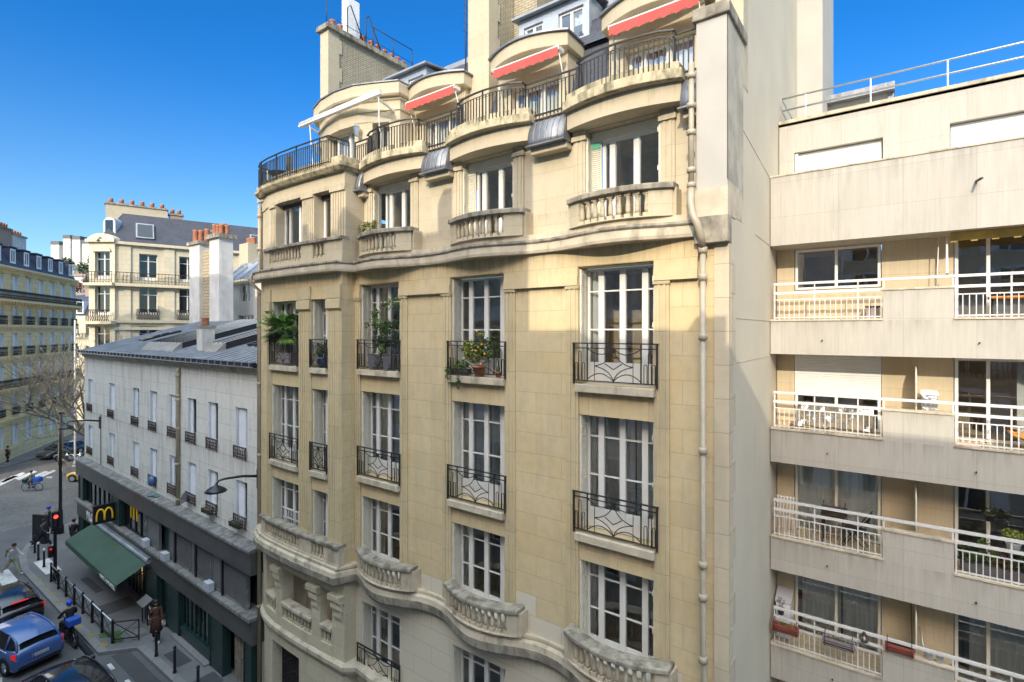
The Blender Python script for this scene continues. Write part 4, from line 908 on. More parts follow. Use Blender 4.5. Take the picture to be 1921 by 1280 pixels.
# folding chair and small table one floor up
z = ZT[2]-.02
t = thing('folding_chair', 'dark folding chair turned sideways behind the white railing', 'chair', (-.62, 14.3, z))
m = MB(); m.obox((-.68, 14.3, z+.44), (.2, 0, -.03), (0, .2, 0), (0, 0, .012)); m.build('seat', K['matt_black'], t)
m = MB(); m.obox((-.42, 14.3, z+.74), (.035, 0, .1), (0, .2, 0), (-.012, 0, .004)); m.build('backrest', K['matt_black'], t)
for yy in (14.11, 14.49):
    m = MB(); m.bar((-.95, yy, z), (-.37, yy, z+.86), .02); m.build('leg', K['iron'], t); m = MB(); m.bar((-.42, yy, z), (-.86, yy, z+.45), .02); m.build('leg', K['iron'], t)
t = thing('balcony_table', 'small brown wooden table standing behind the rail under the brown trough', 'table', (-1.1, 14.3, z)); m = MB(); m.box(-1.36, -.88, 14.06, 14.54, z+.68, z+.72); m.build('table_top', K['terracotta'], t)
for a in (-1.32, -.92):
    for b in (14.1, 14.5): m = MB(); m.bar((a, b, z), (a, b, z+.68), .035); m.build('leg', K['brown_pot'], t)
t = thing('drying_rack', 'white folded drying rack leaning against the tall flank wall, near the folding chair', 'clothes rack', (-2.15, 14.2, z)); m = MB()
for k in range(6): m.tube([(-2.3+.07*k, 14.05, z+.05), (-2.28+.07*k, 14.25, z+.95)], .009, 5)
for zz in (.1, .5, .92): m.tube([(-2.32, 14.06+.2*zz, z+zz), (-1.9, 14.06+.2*zz, z+zz)], .009, 5)
m.build('rack_frame', K['white_paint'], t)
t = thing('foil_box', 'box wrapped in crumpled silver foil standing beside the balcony screen', 'box', (.62, 14.3, ZT[1]+.0)); m = MB(); m.box(.5, .77, 14.1, 14.5, ZT[1]-.02, ZT[1]+1.02); m.build('wrapped_body', K['foil'], t, bevel=.015)
m = MB(); m.obox((.635, 14.3, ZT[1]+1.05), (.15, 0, 0), (0, .22, .02), (0, 0, .02)); m.build('lid', K['roller'], t)
t = thing('foil_sheet', 'crumpled silver foil sheet spread along the foot of the half shuttered window', 'foil sheet', (-1.2, 14.6, ZT[1])); m = MB(); n = 16; r = random.Random(4)
g = [[m.p((-1.9+1.55*i/n, 14.55+.12*r.random()-.1*j/4, ZT[1]+.02+.52*j/4+.04*r.random())) for i in range(n+1)] for j in range(5)]
for j in range(4):
    for i in range(n): m.face((g[j][i], g[j][i+1], g[j+1][i+1], g[j+1][i]))
m.build('crumpled_foil', K['foil'], t)
for dx, lab, key in ((-1.93, 'red flowerpot with a withered plant on the ledge below the half shuttered window', 'terracotta'), (-1.66, 'low yellow bowl of moss sitting on the balcony ledge', 'yellow_fabric')):
    t = pot(lab, dx, YF+.16, ZT[1]+.04, key, .05, .08, .09, 'flowerpot', 'flowerpot'); leafball(t, (0, 0, .11), (.1, .07, .05), 'leaf_red' if key == 'terracotta' else 'leaf_lime', 50, .03)
# planted balcony on the right
t = thing('balcony_plants', 'dense mixed green and rust foliage in a long box behind a balcony rail', 'plants', (2.0, 14.2, ZT[2])); m = MB(); m.box(1.15, 3.4, 14.1, 14.4, ZT[2], ZT[2]+.22); m.build('planter_box', K['grey_pot'], t)
for k in range(9):
    leafball(t, (1.25+.26*k, 14.2, ZT[2]+.42+.08*math.sin(k*2)), (.2, .17, .26), ('leaf', 'leaf_mid', 'leaf_red', 'leaf', 'leaf_mid')[k % 5], 120, .085, M=I4)
m = MB(); r = random.Random(8)
for k in range(60):
    x = 1.15+2.2*r.random(); a = r.uniform(-.8, .8); L = r.uniform(.25, .5); b = Vector((x, 14.15, ZT[2]+.25)); d = Vector((math.sin(a), -.25, math.cos(a)))
    m.poly([b, b+d*L*.5+Vector((.015, 0, .02)), b+d*L+Vector((0, 0, -.06)), b+d*L*.5-Vector((.015, 0, -.02))])
m.build('blade_leaves', K['leaf_mid'], t)
t = pot('white pot of yellow-green blooms held just above the planted box, by the top rail', 1.92, YF+.22, ZT[2]+.62, 'white_paint', .08, .12, .2); leafball(t, (0, 0, .34), (.2, .14, .13), 'leaf_lime', 120, .06); stems(t, [[(0,0,.18), (-.12, 0, .3), (-.2, -.02, .42)], [(0,0,.18), (.1, 0, .4)]], .006)
t = pot('dark hanging pot with thin foliage in front of the glazed door', 1.62, 14.45, ZT[2]+1.05, 'brown_pot', .06, .1, .16, 'hanging pot', 'hanging_pot'); leafball(t, (0, 0, .2), (.16, .12, .12), 'leaf', 60, .05)
m = MB(W(t)); m.tube([(0, 0, .16), (0, 0, .76)], .004, 4); m.build('cord', K['iron'], t)
t = thing('dining_table', 'orange wooden table standing behind the rail under the faded yellow awning', 'table', (1.9, 14.35, ZT[0])); m = MB(); m.box(1.6, 2.5, 14.1, 14.6, ZT[0]+.42, ZT[0]+.46); m.build('table_top', K['orange'], t)
for a in (1.64, 2.46): m = MB(); m.bar((a, 14.35, ZT[0]), (a, 14.35, ZT[0]+.42), .04); m.build('leg', K['brown_pot'], t)
t = thing('lounge_chair', 'orange canvas lounge chair behind the rail, one floor above the planted balcony', 'chair', (2.3, 14.35, ZT[1])); m = MB(); m.extr([(1.9, 14.1, ZT[1]+.3), (2.5, 14.1, ZT[1]+.18), (3.1, 14.1, ZT[1]+.2), (3.1, 14.1, ZT[1]+.24), (2.5, 14.1, ZT[1]+.22), (1.9, 14.1, ZT[1]+.34)], (0, .5, 0)); m.build('seat', K['orange'], t)
for a in (2.1, 2.9):
    m = MB(); m.bar((a, 14.15, ZT[1]), (a, 14.15, ZT[1]+.2), .03); m.build('leg', K['brown_pot'], t)
t = thing('folded_cloth', 'folded pink and white cloth lying on the ledge in front of the lounge chair', 'cloth', (1.2, YF+.1, ZT[1]+.04)); m = MB(); m.box(1.05, 1.42, YF+.02, YF+.2, ZT[1]+.04, ZT[1]+.075); m.build('cloth_stack', K['c_beige'], t, bevel=.01)
t = thing('storage_crate', 'dark box lying behind the rail under the only window with two panes and a ledge', 'box', (-.35, 14.3, ZT[0])); m = MB(); m.box(-.48, -.24, 14.2, 14.5, ZT[0], ZT[0]+.3); m.build('crate_body', K['pink_pot'], t, bevel=.01)
m = MB(); m.box(-.5, -.22, 14.18, 14.52, ZT[0]+.3, ZT[0]+.33); m.build('lid', K['brown_pot'], t)
# ---------------------------------------------------------------- plants on the stone house
t = thing('palm_plant', 'big bushy fan palm spilling over the iron guard of the bow window', 'palm', (-16.35, 9.62, -1.1))
m = MB(); m.box(-16.62, -15.98, 9.48, 9.86, -1.1, -.72); m.build('planter', K['pink_pot'], t, bevel=.02)
m = MB(); m.tube([(-16.35, 9.65, -.8), (-16.38, 9.6, -.45), (-16.4, 9.55, -.1)], [.09, .08, .07], 8); m.build('trunk', K['bark'], t)
m = MB(); md = MB(); r = random.Random(5)
for k in range(46):
    az = r.uniform(0, 2*PI); el = r.uniform(-.7, 1.35); L = r.uniform(.3, .62); c = Vector((-16.4, 9.5, .02)); d = Vector((math.cos(az)*math.cos(el)*1.25, math.sin(az)*math.cos(el)*.75-.2, math.sin(el))); h = c+d*L
    tgt = md if (el < -.35 and r.random() < .5) or r.random() < .08 else m
    tgt.tube([c, c+d*L*.5+Vector((0,0,.03)), h], .008, 4)
    d.normalize(); s = d.cross(Vector((0,0,1)))
    s = s.normalized() if s.length > .1 else Vector((1,0,0)); u = s.cross(d)
    for j in range(13):
        a = (j-6)/6*1.45; e = h+(d*math.cos(a)+s*math.sin(a))*r.uniform(.3, .42)+Vector((0,0,-.07-.09*abs(math.sin(a))))
        w = (s*math.cos(a)-d*math.sin(a))*.026; mid = (h+e)/2+u*.03
        tgt.poly([h-w*.4, mid-w, e, mid+w])
m.build('frond', K['palm'], t); md.build('dry_frond', K['palm_dry'], t)
t = pot('small round clipped bush in a blue pot in the narrow bow window', -14.3, 9.58, -1.12, 'blue_pot', .11, .16, .3); leafball(t, (0, 0, .52), (.24, .22, .25), 'leaf', 420, .06); stems(t, [[(0,0,.25), (0,0,.45)]], .02)
t = thing('climbing_plant', 'tall straggly climber in a grey planter, growing up the second window from the bow', 'climbing plant', (-12.1, 9.98, -1.1)); m = MB()
for xx in (-12.35, -11.7): m.lathe((xx, 10.02, -1.1), [(.2, 0), (.27, .42), (.28, .42), (.24, .42), (.2, .38)], 4, False)
m.build('planter', K['grey_pot'], t); r = random.Random(3); P = []
for k in range(9):
    x = -12.3+.14*k*r.random()*1.1; top = r.uniform(.4, 1.15); P.append([(-12.2+.05*k, 10.0, -.75), (x+.05, 10.0, -.3), (x-.05+.3*r.random(), 9.98, .1), (x+r.uniform(-.35, .3), 9.95, top-.25)])
stems(t, P, .014)
for q in P:
    for k in range(1, 4): leafball(t, (q[k][0], q[k][1], q[k][2]), (.2, .14, .24), 'leaf' if k < 3 else 'leaf_mid', 50, .07, M=I4)
leafball(t, (-11.85, 9.88, -.55), (.14, .1, .2), 'leaf_mid', 90, .07, M=I4); leafball(t, (-12.65, 9.96, .2), (.14, .1, .12), 'leaf', 40, .06, M=I4)
t = pot('lime-green orange tree with small fruit in a red clay pot on the third window ledge', -8.32, 10.0, -1.1, 'terracotta', .12, .16, .24, 'orange tree', 'orange_tree'); stems(t, [[(0,0,.2), (0,0,.4), (-.1,0,.7)], [(0,0,.35), (.2,0,.7)], [(0,0,.35), (-.3,0,.55)]], .016)
leafball(t, (-.18, -.04, .62), (.42, .2, .36), 'leaf_lime', 460, .08); leafball(t, (.28, .02, .68), (.34, .2, .36), 'leaf_mid', 300, .08); leafball(t, (.05, 0, 1.02), (.12, .1, .14), 'leaf_lime', 50, .07)
for q in ((.2, -.2, .3), (.05, -.2, .62), (.22, -.18, .78), (.3, -.16, .55), (0, -.1, 1.1)): m = MB(W(t)); m.lathe(q, [(.01, -.032), (.028, -.018), (.034, 0), (.028, .02), (.01, .032)], 9); m.build('fruit', K['orange'], t)
t = pot('tiny cactus in a clay pot beside the orange tree', -7.66, 9.92, -1.1, 'terracotta', .06, .08, .13); m = MB(W(t)); m.lathe((0,0,.11), [(.03, 0), (.045, .08), (.03, .15), (.01, .18)], 8); m.build('cactus', K['leaf'], t)
t = thing('trailing_plant', 'trailing ivy spilling from a low trough beside the orange tree', 'trailing plant', (-8.95, 9.95, -1.1)); m = MB(); m.box(-9.2, -8.65, 9.9, 10.08, -1.1, -.95); m.build('trough', K['brown_pot'], t)
leafball(t, (-8.85, 9.92, -.85), (.28, .12, .12), 'leaf_mid', 160, .07, M=I4); leafball(t, (-9.2, 9.82, -1.1), (.14, .08, .3), 'leaf', 90, .06, M=I4); leafball(t, (-8.85, 9.79, -1.25), (.09, .05, .24), 'leaf', 50, .06, M=I4)
stems(t, [[(-9.15+.1*k, 9.85, -.95), (-9.15+.1*k, 9.78, -1.2), (-9.1+.1*k, 9.79, -1.45-.1*(k % 3))] for k in range(4)], .006)
t = thing('window_shrub', 'olive-green shrub standing on a stone balustrade of the sunlit upper floor', 'shrub', (-12.75, 10.05, 2.88)); m = MB(); m.box(-13.0, -12.35, 9.99, 10.18, 2.88, 2.98); m.build('trough', K['brown_pot'], t)
for k in range(4): leafball(t, (-12.98+.2*k, 10.03, 3.1+.06*(k % 2)), (.17, .1, .17), 'leaf_olive', 90, .075, M=I4)
for x0, lab in ((-14.62, 'grey slatted folding chair standing on the round terrace behind the rail'),):
    x0 = -16.4; t = thing('terrace_chair', lab, 'chair', (x0, 9.9, 4.92)); m = MB(); m.box(x0-.2, x0+.2, 9.75, 10.1, 5.34, 5.37); m.build('seat', K['matt_black'], t)
    m = MB()
    for k in range(5): m.box(x0-.2+.083*k, x0-.14+.083*k, 9.72, 9.74, 5.4, 5.92)
    m.build('backrest', K['grey_pot'], t)
    for a in (-.18, .18):
        for b in (9.76, 10.08): m = MB(); m.bar((x0+a, b, 4.92), (x0+a, b, 5.35), .025); m.build('leg', K['iron'], t)
t = thing('terrace_table', 'black round table on the round terrace beside the slatted chair', 'table', (-17.1, 9.85, 4.92)); m = MB(); m.lathe((-17.1, 9.85, 5.45), [(.42, 0), (.44, .015), (.42, .03)], 18); m.build('table_top', K['matt_black'], t); m = MB(); m.lathe((-17.1, 9.85, 4.92), [(.2, 0), (.03, .04), (.03, .53)], 10); m.build('pedestal', K['iron'], t)
# ================================================================ the low white house with the restaurant
RZW = -math.radians(1.416)
wh = thing('white_house', 'low white house with a zinc roof, two rows of shuttered windows and a dark shopfront', 'building', (-18.78, 10.0, GZ), RZW)
WL = Matrix.Translation((-18.78, 10.0, 0)) @ Matrix.Rotation(RZW, 4, 'Z')
XE = -22.25
up = [(132,165), (278,320), (445,493), (567,620), (703,762), (833,897), (978,1050), (1172,1257)]
WC = []
for a, b in up:
    p = hit(WL, a/3.765+130, 800); q = hit(WL, b/3.765+130, 800); WC.append((p.x, max(q.x, p.x+.86)))
hs = [(a, b, -4.86, -2.95) for a, b in WC]+[(a, b, -7.52, -5.78) for a, b in WC]
m = MB(WL); m.wall(XE, 0.08, -8.2, -1.35, 0, hs, .3); m.build('front_wall', K['white_render'], wh)
m = MB(WL); m.poly([(XE,0,GZ),(XE,12,GZ),(XE,12,.4),(XE,6.6,.4),(XE,0,-1.3)]); m.build('end_wall', K['white_plain'], wh)
m = MB(WL); m.sweep([(XE-.05, -.0), (.05, 0)], [(-.2, -1.62), (.02, -1.62), (.05, -1.55), (.12, -1.5), (.16, -1.38), (.2, -1.34), (-.2, -1.34)]); m.build('cornice', K['trim'], wh, bevel=.01)
sc_m = MB(WL); 
for a, b in WC:
    for f, (zb, zt) in enumerate(((-4.86, -2.95), (-7.52, -5.78))):
        french(wh, a+.02, b-.02, zb, zt, .24, (1, 1), (.33, .66) if f else (), .3, fr=.05, stile=.07, wood='shutter_white', M=WL, depth=.9, curtain=[(.3, .95)] if f == 0 else None, cmat='curtain_grey')
        leaf_shutter(wh, a+.002, .01, .24, zb+.05, zt-.02, M=WL, key='shutter_white')
        sf = RN.choice((.3, .42, .42, .5, .62)); q = MB(WL); q.box(a+.05, a+.05+(b-a)*sf, .12, .15, zb+.05, zt-.04); slats(q, a+.08, a+(b-a)*sf, .115, zb+.12, zt-.1, .06); q.build('shutter', K['shutter_white'], wh)
r = MB()                                                # little cast iron window guard
for s in (-1, 1): r.box(s*.5-.015, s*.5+.015, -.02, .02, -.05, .44)
r.box(-.5, .5, -.018, .018, .40, .43); r.box(-.5, .5, -.014, .014, .0, .025)
for k in range(-3, 4):
    r.tube([(k*.14-.05, 0, .02), (k*.14+.04, -.02, .14), (k*.14-.04, -.02, .28), (k*.14+.05, 0, .41)], .014, 4); r.tube([(k*.14+.05, 0, .02), (k*.14-.04, -.02, .14), (k*.14+.04, -.02, .28), (k*.14-.05, 0, .41)], .012, 4)
go = r.build('guard_pattern', K['iron_red']); GME = go.data; bpy.data.objects.remove(go)
for a, b in WC:
    for zb in (-4.86, -7.52): share(GME, wh, ((a+b)/2, -.06, zb-GZ), 0, 'window_guard')
# zinc roof with standing seams, box gutter, lantern lights
SL = .273
def rz(y, off=0.0): return -1.14+SL*y+off
m = MB(WL); m.poly([(XE-.1, -.15, rz(-.15)), (.1, -.15, rz(-.15)), (.1, 6.7, rz(6.7)), (XE-.1, 6.7, rz(6.7))]); m.poly([(XE-.1, 6.7, rz(6.7)), (.1, 6.7, rz(6.7)), (.1, 13, rz(1)), (XE-.1, 13, rz(1))])
m.poly([(XE-.1,-.15,rz(-.15)),(XE-.1,6.7,rz(6.7)),(XE-.1,6.7,-1.4),(XE-.1,-.15,-1.4)])
roof = m.build('zinc_roof', K['zinc'], wh)
m = MB(WL); n = 44
for k in range(n+1):
    x = XE-.08+(22.4*k/n); m.extr([(x-.022, -.15, rz(-.15)), (x+.022, -.15, rz(-.15)), (x+.016, -.15, rz(-.15)+.05), (x-.016, -.15, rz(-.15)+.05)], (0, 6.85, SL*6.85))
m.build('standing_seam', K['zinc'], roof)
m = MB(WL); m.extr([(XE-.1, -.18, -1.14), (XE-.1, -.34, -1.16), (XE-.1, -.34, -1.3), (XE-.1, -.18, -1.34)], (22.4, 0, 0))
gt = m.build('gutter', K['matt_black'], wh)
m = MB(WL); n = 40
for k in range(n): x = XE+.1+22.0*k/(n-1); m.box(x-.018, x+.018, -.37, -.3, -1.32, -1.13)
m.box(XE-.1, .1, -.36, -.33, -1.15, -1.12); m.box(XE-.1, .1, -.36, -.33, -1.33, -1.3); m.build('gutter_bracket', K['galv'], gt)
def lantern(x0, x1, y0, y1, h):
    m = MB(WL)
    for a, b in ((x0, x0+.08), (x1-.08, x1)): m.extr([(a, y0, rz(y0)), (a, y1, rz(y1)), (a, y1, rz(y1)+h), (a, y0, rz(y0)+h)], (b-a, 0, 0))
    m.extr([(x0, y1-.1, rz(y1)), (x0, y1, rz(y1)), (x0, y1, rz(y1)+h), (x0, y1-.1, rz(y1)+h)], (x1-x0, 0, 0))
    o = m.build('roof_lantern', K['matt_black'], wh)
    m = MB(WL); m.extr([(x0-.02, y0-.02, rz(y0)), (x0-.02, y0-.5, rz(y0-.5)), (x0-.02, y0-.1, rz(y0)+h*.9), (x0-.02, y0-.02, rz(y0)+h)], (x1-x0+.04, 0, 0)); m.build('lantern_apron', K['ledge_brown'], o)
    m = MB(WL); m.poly([(x0+.08, y0, rz(y0)+h-.02), (x1-.08, y0, rz(y0)+h-.02), (x1-.08, y1-.1, rz(y1)+h-.02), (x0+.08, y1-.1, rz(y1)+h-.02)]); m.build('lantern_glass', K['lantern_glass'], o)
    m = MB(WL); n = max(3, round((x1-x0)/.42))
    for k in range(n+1):
        x = x0+.04+(x1-x0-.08)*k/n; m.extr([(x-.02, y0, rz(y0)+h-.02), (x+.02, y0, rz(y0)+h-.02), (x+.02, y0, rz(y0)+h+.02), (x-.02, y0, rz(y0)+h+.02)], (0, y1-y0, SL*(y1-y0)))
    m.build('glazing_bar', K['black'], o)
lantern(-14.1, -9.8, 1.0, 5.9, .3); lantern(-6.9, -5.5, 1.2, 5.6, .3)
for x0, x1, y0, y1 in ((-19.0, -18.2, 1.9, 4.0), (-4.6, -3.4, 1.7, 3.4), (-1.6, -.8, 1.6, 2.6)):
    m = MB(WL); m.extr([(x0, y0, rz(y0)+.01), (x0, y1, rz(y1)+.01), (x0, y1, rz(y1)+.12), (x0, y0, rz(y0)+.12)], (x1-x0, 0, 0)); s = m.build('roof_window', K['black'], wh)
    m = MB(WL); m.poly([(x0+.08, y0+.08, rz(y0+.08)+.125), (x1-.08, y0+.08, rz(y0+.08)+.125), (x1-.08, y1-.08, rz(y1-.08)+.125), (x0+.08, y1-.08, rz(y1-.08)+.125)]); m.build('pane', K['car_glass'], s)
m = MB(WL); m.box(-7.75, -7.15, .85, 1.4, rz(.8)-.1, rz(.8)+1.1); ch = m.build('roof_chimney', K['stack_render'], wh)
m = MB(WL); m.box(-7.8, -7.1, .8, 1.45, rz(.8)+1.1, rz(.8)+1.2); m.build('chimney_coping', K['trim_dark'], ch)
for k in range(3):
    m = MB(WL); m.lathe((-7.62+.17*k, 1.1, rz(.8)+1.2), [(.09, 0), (.1, .05), (.085, .3), (.1, .33), (.1, .38), (.06, .38)], 10); m.build('chimney_pot', K['terracotta'], ch)
m = MB(WL); m.tube([(-7.5, -.1, -1.5)]+[(-7.5, -.1, z) for z in (-3, -5, -8.1)], .075, 9)
# the down pipe sits between the fourth and fifth windows from the right
dx = hit(WL, 338, 800).x
m = MB(WL); m.tube([(dx, -.02, -1.62), (dx, -.1, -1.8), (dx, -.1, -8.15)], .085, 9)
for z in (-2.0, -2.9, -3.1, -4.4, -6, -7.6): m.lathe((dx, -.1, z), [(.085, -.05), (.11, -.04), (.11, .04), (.085, .05)], 9)
m.build('drainpipe', K['pipe'], wh)
m = MB(WL); m.tube([(-18.85, -.03, -4.9), (-18.85, -.03, -8.0)], .018, 5); m.build('cable', K['iron'], wh)
# shopfront
m = MB(WL); m.sweep([(XE-.1, 0), (.12, 0)], [(0, -7.86), (.5, -7.92), (.5, -8.02), (0, -8.02)]); m.build('shop_ledge', K['ledge'], wh)
m = MB(WL); m.box(XE-.08, .1, -.42, .2, -8.85, -8.02); m.box(XE-.1, .11, -.36, .2, -11.4, -10.5); m.build('shop_fascia', K['shop_grey'], wh)
m = MB(WL); m.box(XE-.1, .12, -.5, .2, -10.5, -10.38); m.build('shop_ledge', K['ledge'], wh)
m = MB(WL); m.box(XE-.05, .05, .18, .6, GZ, -8.0); m.box(XE-.06, XE+.3, -.3, .3, GZ, -8.0); m.build('shop_carcass', K['matt_black'], wh)
def X(px): return hit(WL, px/3.368+130, 1000).x
def pan(name, a, b, z0, z1, key, y=-.2, d=.1, parent=None, fr=True):
    m = MB(WL); m.box(a, b, y, y+d, z0, z1)
    if fr:
        for q in ((a, a+.05, z0, z1), (b-.05, b, z0, z1)): m.box(q[0], q[1], y-.03, y, q[2], q[3])
        m.box(a+.05, b-.05, y-.03, y, z1-.05, z1); m.box(a+.05, b-.05, y-.03, y, z0, z0+.05)
    return m.build(name, K[key], parent or wh)
def shopwin(a, b, z0, z1, n, glass='glass_dark', y=-.12, key='black'):
    m = MB(WL); 
    for k in range(n+1): x = a+(b-a)*k/n; m.box(x-.035, x+.035, y-.05, y+.04, z0, z1)
    m.box(a, b, y-.05, y+.04, z1-.06, z1); m.box(a, b, y-.05, y+.04, z0, z0+.06)
    o = m.build('shop_window', K[key], wh)
    m = MB(WL); m.poly([(a, y, z0), (b, y, z0), (b, y, z1), (a, y, z1)]); m.build('pane', K[glass], o)
    m = MB(WL); d = y+.25
    m.poly([(a, d, z0), (b, d, z0), (b, d, z1), (a, d, z1)]); m.build('interior', K['room_warm'], o); return o
zt, zb = -8.87, -10.36
pan('shop_panel', XE+.2, X(125)+.1, zb, zt, 'green_paint', -.3, .3); shopwin(X(125)+.1, X(300), zb, zt, 6); pan('shop_panel', X(318), X(368), zb, zt, 'green_paint', -.35, .3)
w2 = shopwin(X(372), X(512), zb, zt, 4)
for a, b, key in ((520, 600, 'shop_panel'), (665, 703, 'shop_panel'), (715, 798, 'ledge'), (802, 835, 'shop_panel'), (845, 932, 'ledge'), (940, 1003, 'shop_panel'), (1012, 1160, 'ledge')): pan('shop_panel', X(a), X(b), zb, zt, key, -.2)
pan('shop_panel', X(602), X(660), zb, zt, 'green_paint', .0, .1)
for a in (705, 838, 1006): m = MB(WL); m.box(X(a), X(a)+.12, -.3, .1, zb, zt); m.build('shop_post', K['black'], wh)
for a, b in ((715, 798), (845, 932), (1012, 1160)):         # perforated shutters: a real lattice of bars
    m = MB(WL); xa, xb = X(a)+.07, X(b)-.07
    k = 0
    while xa+.09*k < xb: m.box(xa+.09*k, xa+.09*k+.02, -.225, -.2, zb+.07, zt-.07); k += 1
    for k in range(16): m.box(xa, xb, -.23, -.205, zb+.1+.085*k, zb+.118+.085*k)
    m.build('shutter_lattice', K['shop_panel'], wh)
for px in (545, 672, 952, 292): m = MB(WL); x = X(px); m.box(x-.22, x+.22, -.55, -.3, -10.38, -10.02); m.build('flood_light', K['grey_box'], wh, bevel=.02)
m = MB(WL); m.box(XE-.5, XE-.12, -.3, 0, -9.2, -8.8); m.build('flood_light', K['grey_box'], wh, bevel=.02)
zt, zb = -11.42, GZ+.25
pan('shop_panel', XE+.3, XE+1.1, GZ, zt, 'green_paint', -.3, .3); shopwin(XE+1.15, X(20)+4.2, zb, zt, 3)
sw = shopwin(-13.6, X(515), zb, zt, 5); r_ = random.Random(6)
for k in range(6):
    xx = -13.4+(X(515)+13.2)*k/6; m = MB(WL); z0 = zb+.5+.9*r_.random(); m.box(xx, xx+.42, .06, .1, z0, z0+.55); m.build('menu_screen', K['menu_lit'], sw)
for a, b, y in ((525, 598, -.28), (662, 740, -.3), (940, 1022, -.3), (1155, 1204, -.3)): pan('shop_panel', X(a), X(b), GZ, zt, 'green_paint', y, .3)
shopwin(X(600), X(660), zb, zt, 1, key='green_paint')
o = shopwin(X(742), X(932), zb+.4, zt, 7, key='green_paint'); m = MB(WL)
for k in range(7): a = X(742)+(X(932)-X(742))*(k+.12)/7; m.box(a, a+(X(932)-X(742))*.72/7, -.02, 0, zb+.5, zt-.1)
m.build('blind', K['teal_blind'], o); pan('shop_panel', X(742), X(932), GZ, zb+.38, 'green_paint', -.26, .3)
m = MB(WL); m.box(X(1045), X(1152), .0, .1, GZ, -11.6); dr = m.build('shop_door', K['bark'], wh); m = MB(WL)
for k in range(2):
    xa = X(1045)+.1+k*.6
    for z0, z1 in ((GZ+.2, GZ+.9), (GZ+1.0, GZ+1.9)): m.box(xa, xa+.45, -.03, 0, z0, z1)
m.build('door_panel', K['bark'], dr); m = MB(WL); m.lathe((X(1100), -.05, GZ+1.05), [(.02, 0), (.03, .02), (.03, .09), (.02, .11)], 8); m.build('handle', K['chrome'], dr)
m = MB(WL); m.box(X(590), X(660), -.45, -.25, GZ, GZ+.24); m.box(X(715), X(935), -.5, -.25, GZ, GZ+.2); m.build('stone_step', K['kerb'], wh)
# green awning with its lettered valance
a0 = hit(WL, 183, 983, -.35); a1 = hit(WL, 284, 1046, -.35)
x0, x1 = a0.x-.15, a1.x; zw = -11.0; yo = -1.75; zf = -11.62
m = MB(WL); n = 12
for k in range(n):
    xa, xb = x0+(x1-x0)*k/n, x0+(x1-x0)*(k+1)/n
    m.poly([(xa, -.45, zw), ((xa+xb)/2, -.45, zw-.005), ((xa+xb)/2, yo, zf-.008), (xa, yo, zf)]); m.poly([((xa+xb)/2, -.45, zw-.005), (xb, -.45, zw), (xb, yo, zf), ((xa+xb)/2, yo, zf-.008)])
m.extr([(x0, yo, zf), (x1, yo, zf), (x1, yo-.01, zf-.26), (x0, yo-.01, zf-.26)], (0, .012, 0)); m.extr([(x1, -.45, zw), (x1, yo, zf), (x1, yo, zf-.26), (x1, -.45, zf-.2)], (-.012, 0, 0)) if False else None
aw = m.build('shop_awning', K['green_canvas'], wh)
m = MB(WL); m.tube([(x0, -.45, zw+.06), (x1, -.45, zw+.06)], .13, 12); m.box(x0, x1, -.5, -.3, zw+.1, zw+.2); m.build('awning_housing', K['zinc'], aw)
for x in (x0+.1, x1-.1): m = MB(WL); m.bar((x, -.35, zw-.3), (x, yo+.05, zf-.05), .05); m.build('awning_arm', K['black'], aw)
lettering('VENTE À EMPORTER', .27, K['white_paint'], aw, WL @ Matrix.Translation((x1-.12, yo-.022, zf-.235)) @ Matrix.Rotation(PI/2, 4, 'X'), align='RIGHT', sx=.88)
lettering("McDonald's", .72, K['white_paint'], wh, WL @ Matrix.Translation((-20.15, -.39, -11.2)) @ Matrix.Rotation(PI/2, 4, 'X'), ext=.03)
def arches(parent, M, w, h, r, key='yellow_paint'):
    m = MB(M)
    for s in (-1, 1):
        P = []
        for k in range(17):
            a = PI*k/16; x = s*w/4-math.cos(a)*w/4; z = h*(math.sin(a)**.62)
            P.append((x, 0, z-(h*.0 if 0 < k < 16 else 0)))
        m.tube(P, [r*(1.0 if k in (0, 16) else .92) for k in range(17)], 8)
    return m.build('arch_emblem', K[key], parent)
sg = thing('restaurant_sign', 'square black projecting sign with two joined golden arches, over the green awning', 'sign', (-33.97, 9.7, -10.2))
m = MB(W(sg)); m.box(-.09, .09, -.62, .34, 0, .98); m.build('sign_box', K['black'], sg, bevel=.02)
m = MB(W(sg)); m.box(-.05, .05, .34, .8, .2, .9); m.bar((0, .3, .5), (0, 1.0, .5), .08); m.build('bracket', K['grey_box'], sg)
for s in (1, -1): arches(sg, W(sg) @ Matrix.Translation((.1*s, -.14, .17)) @ Matrix.Rotation(PI/2, 4, 'Z'), .70, .60, .042)
xm = X(425); arches(w2, WL @ Matrix.Translation((xm, -.1, -9.75)), .9, .85, .055)
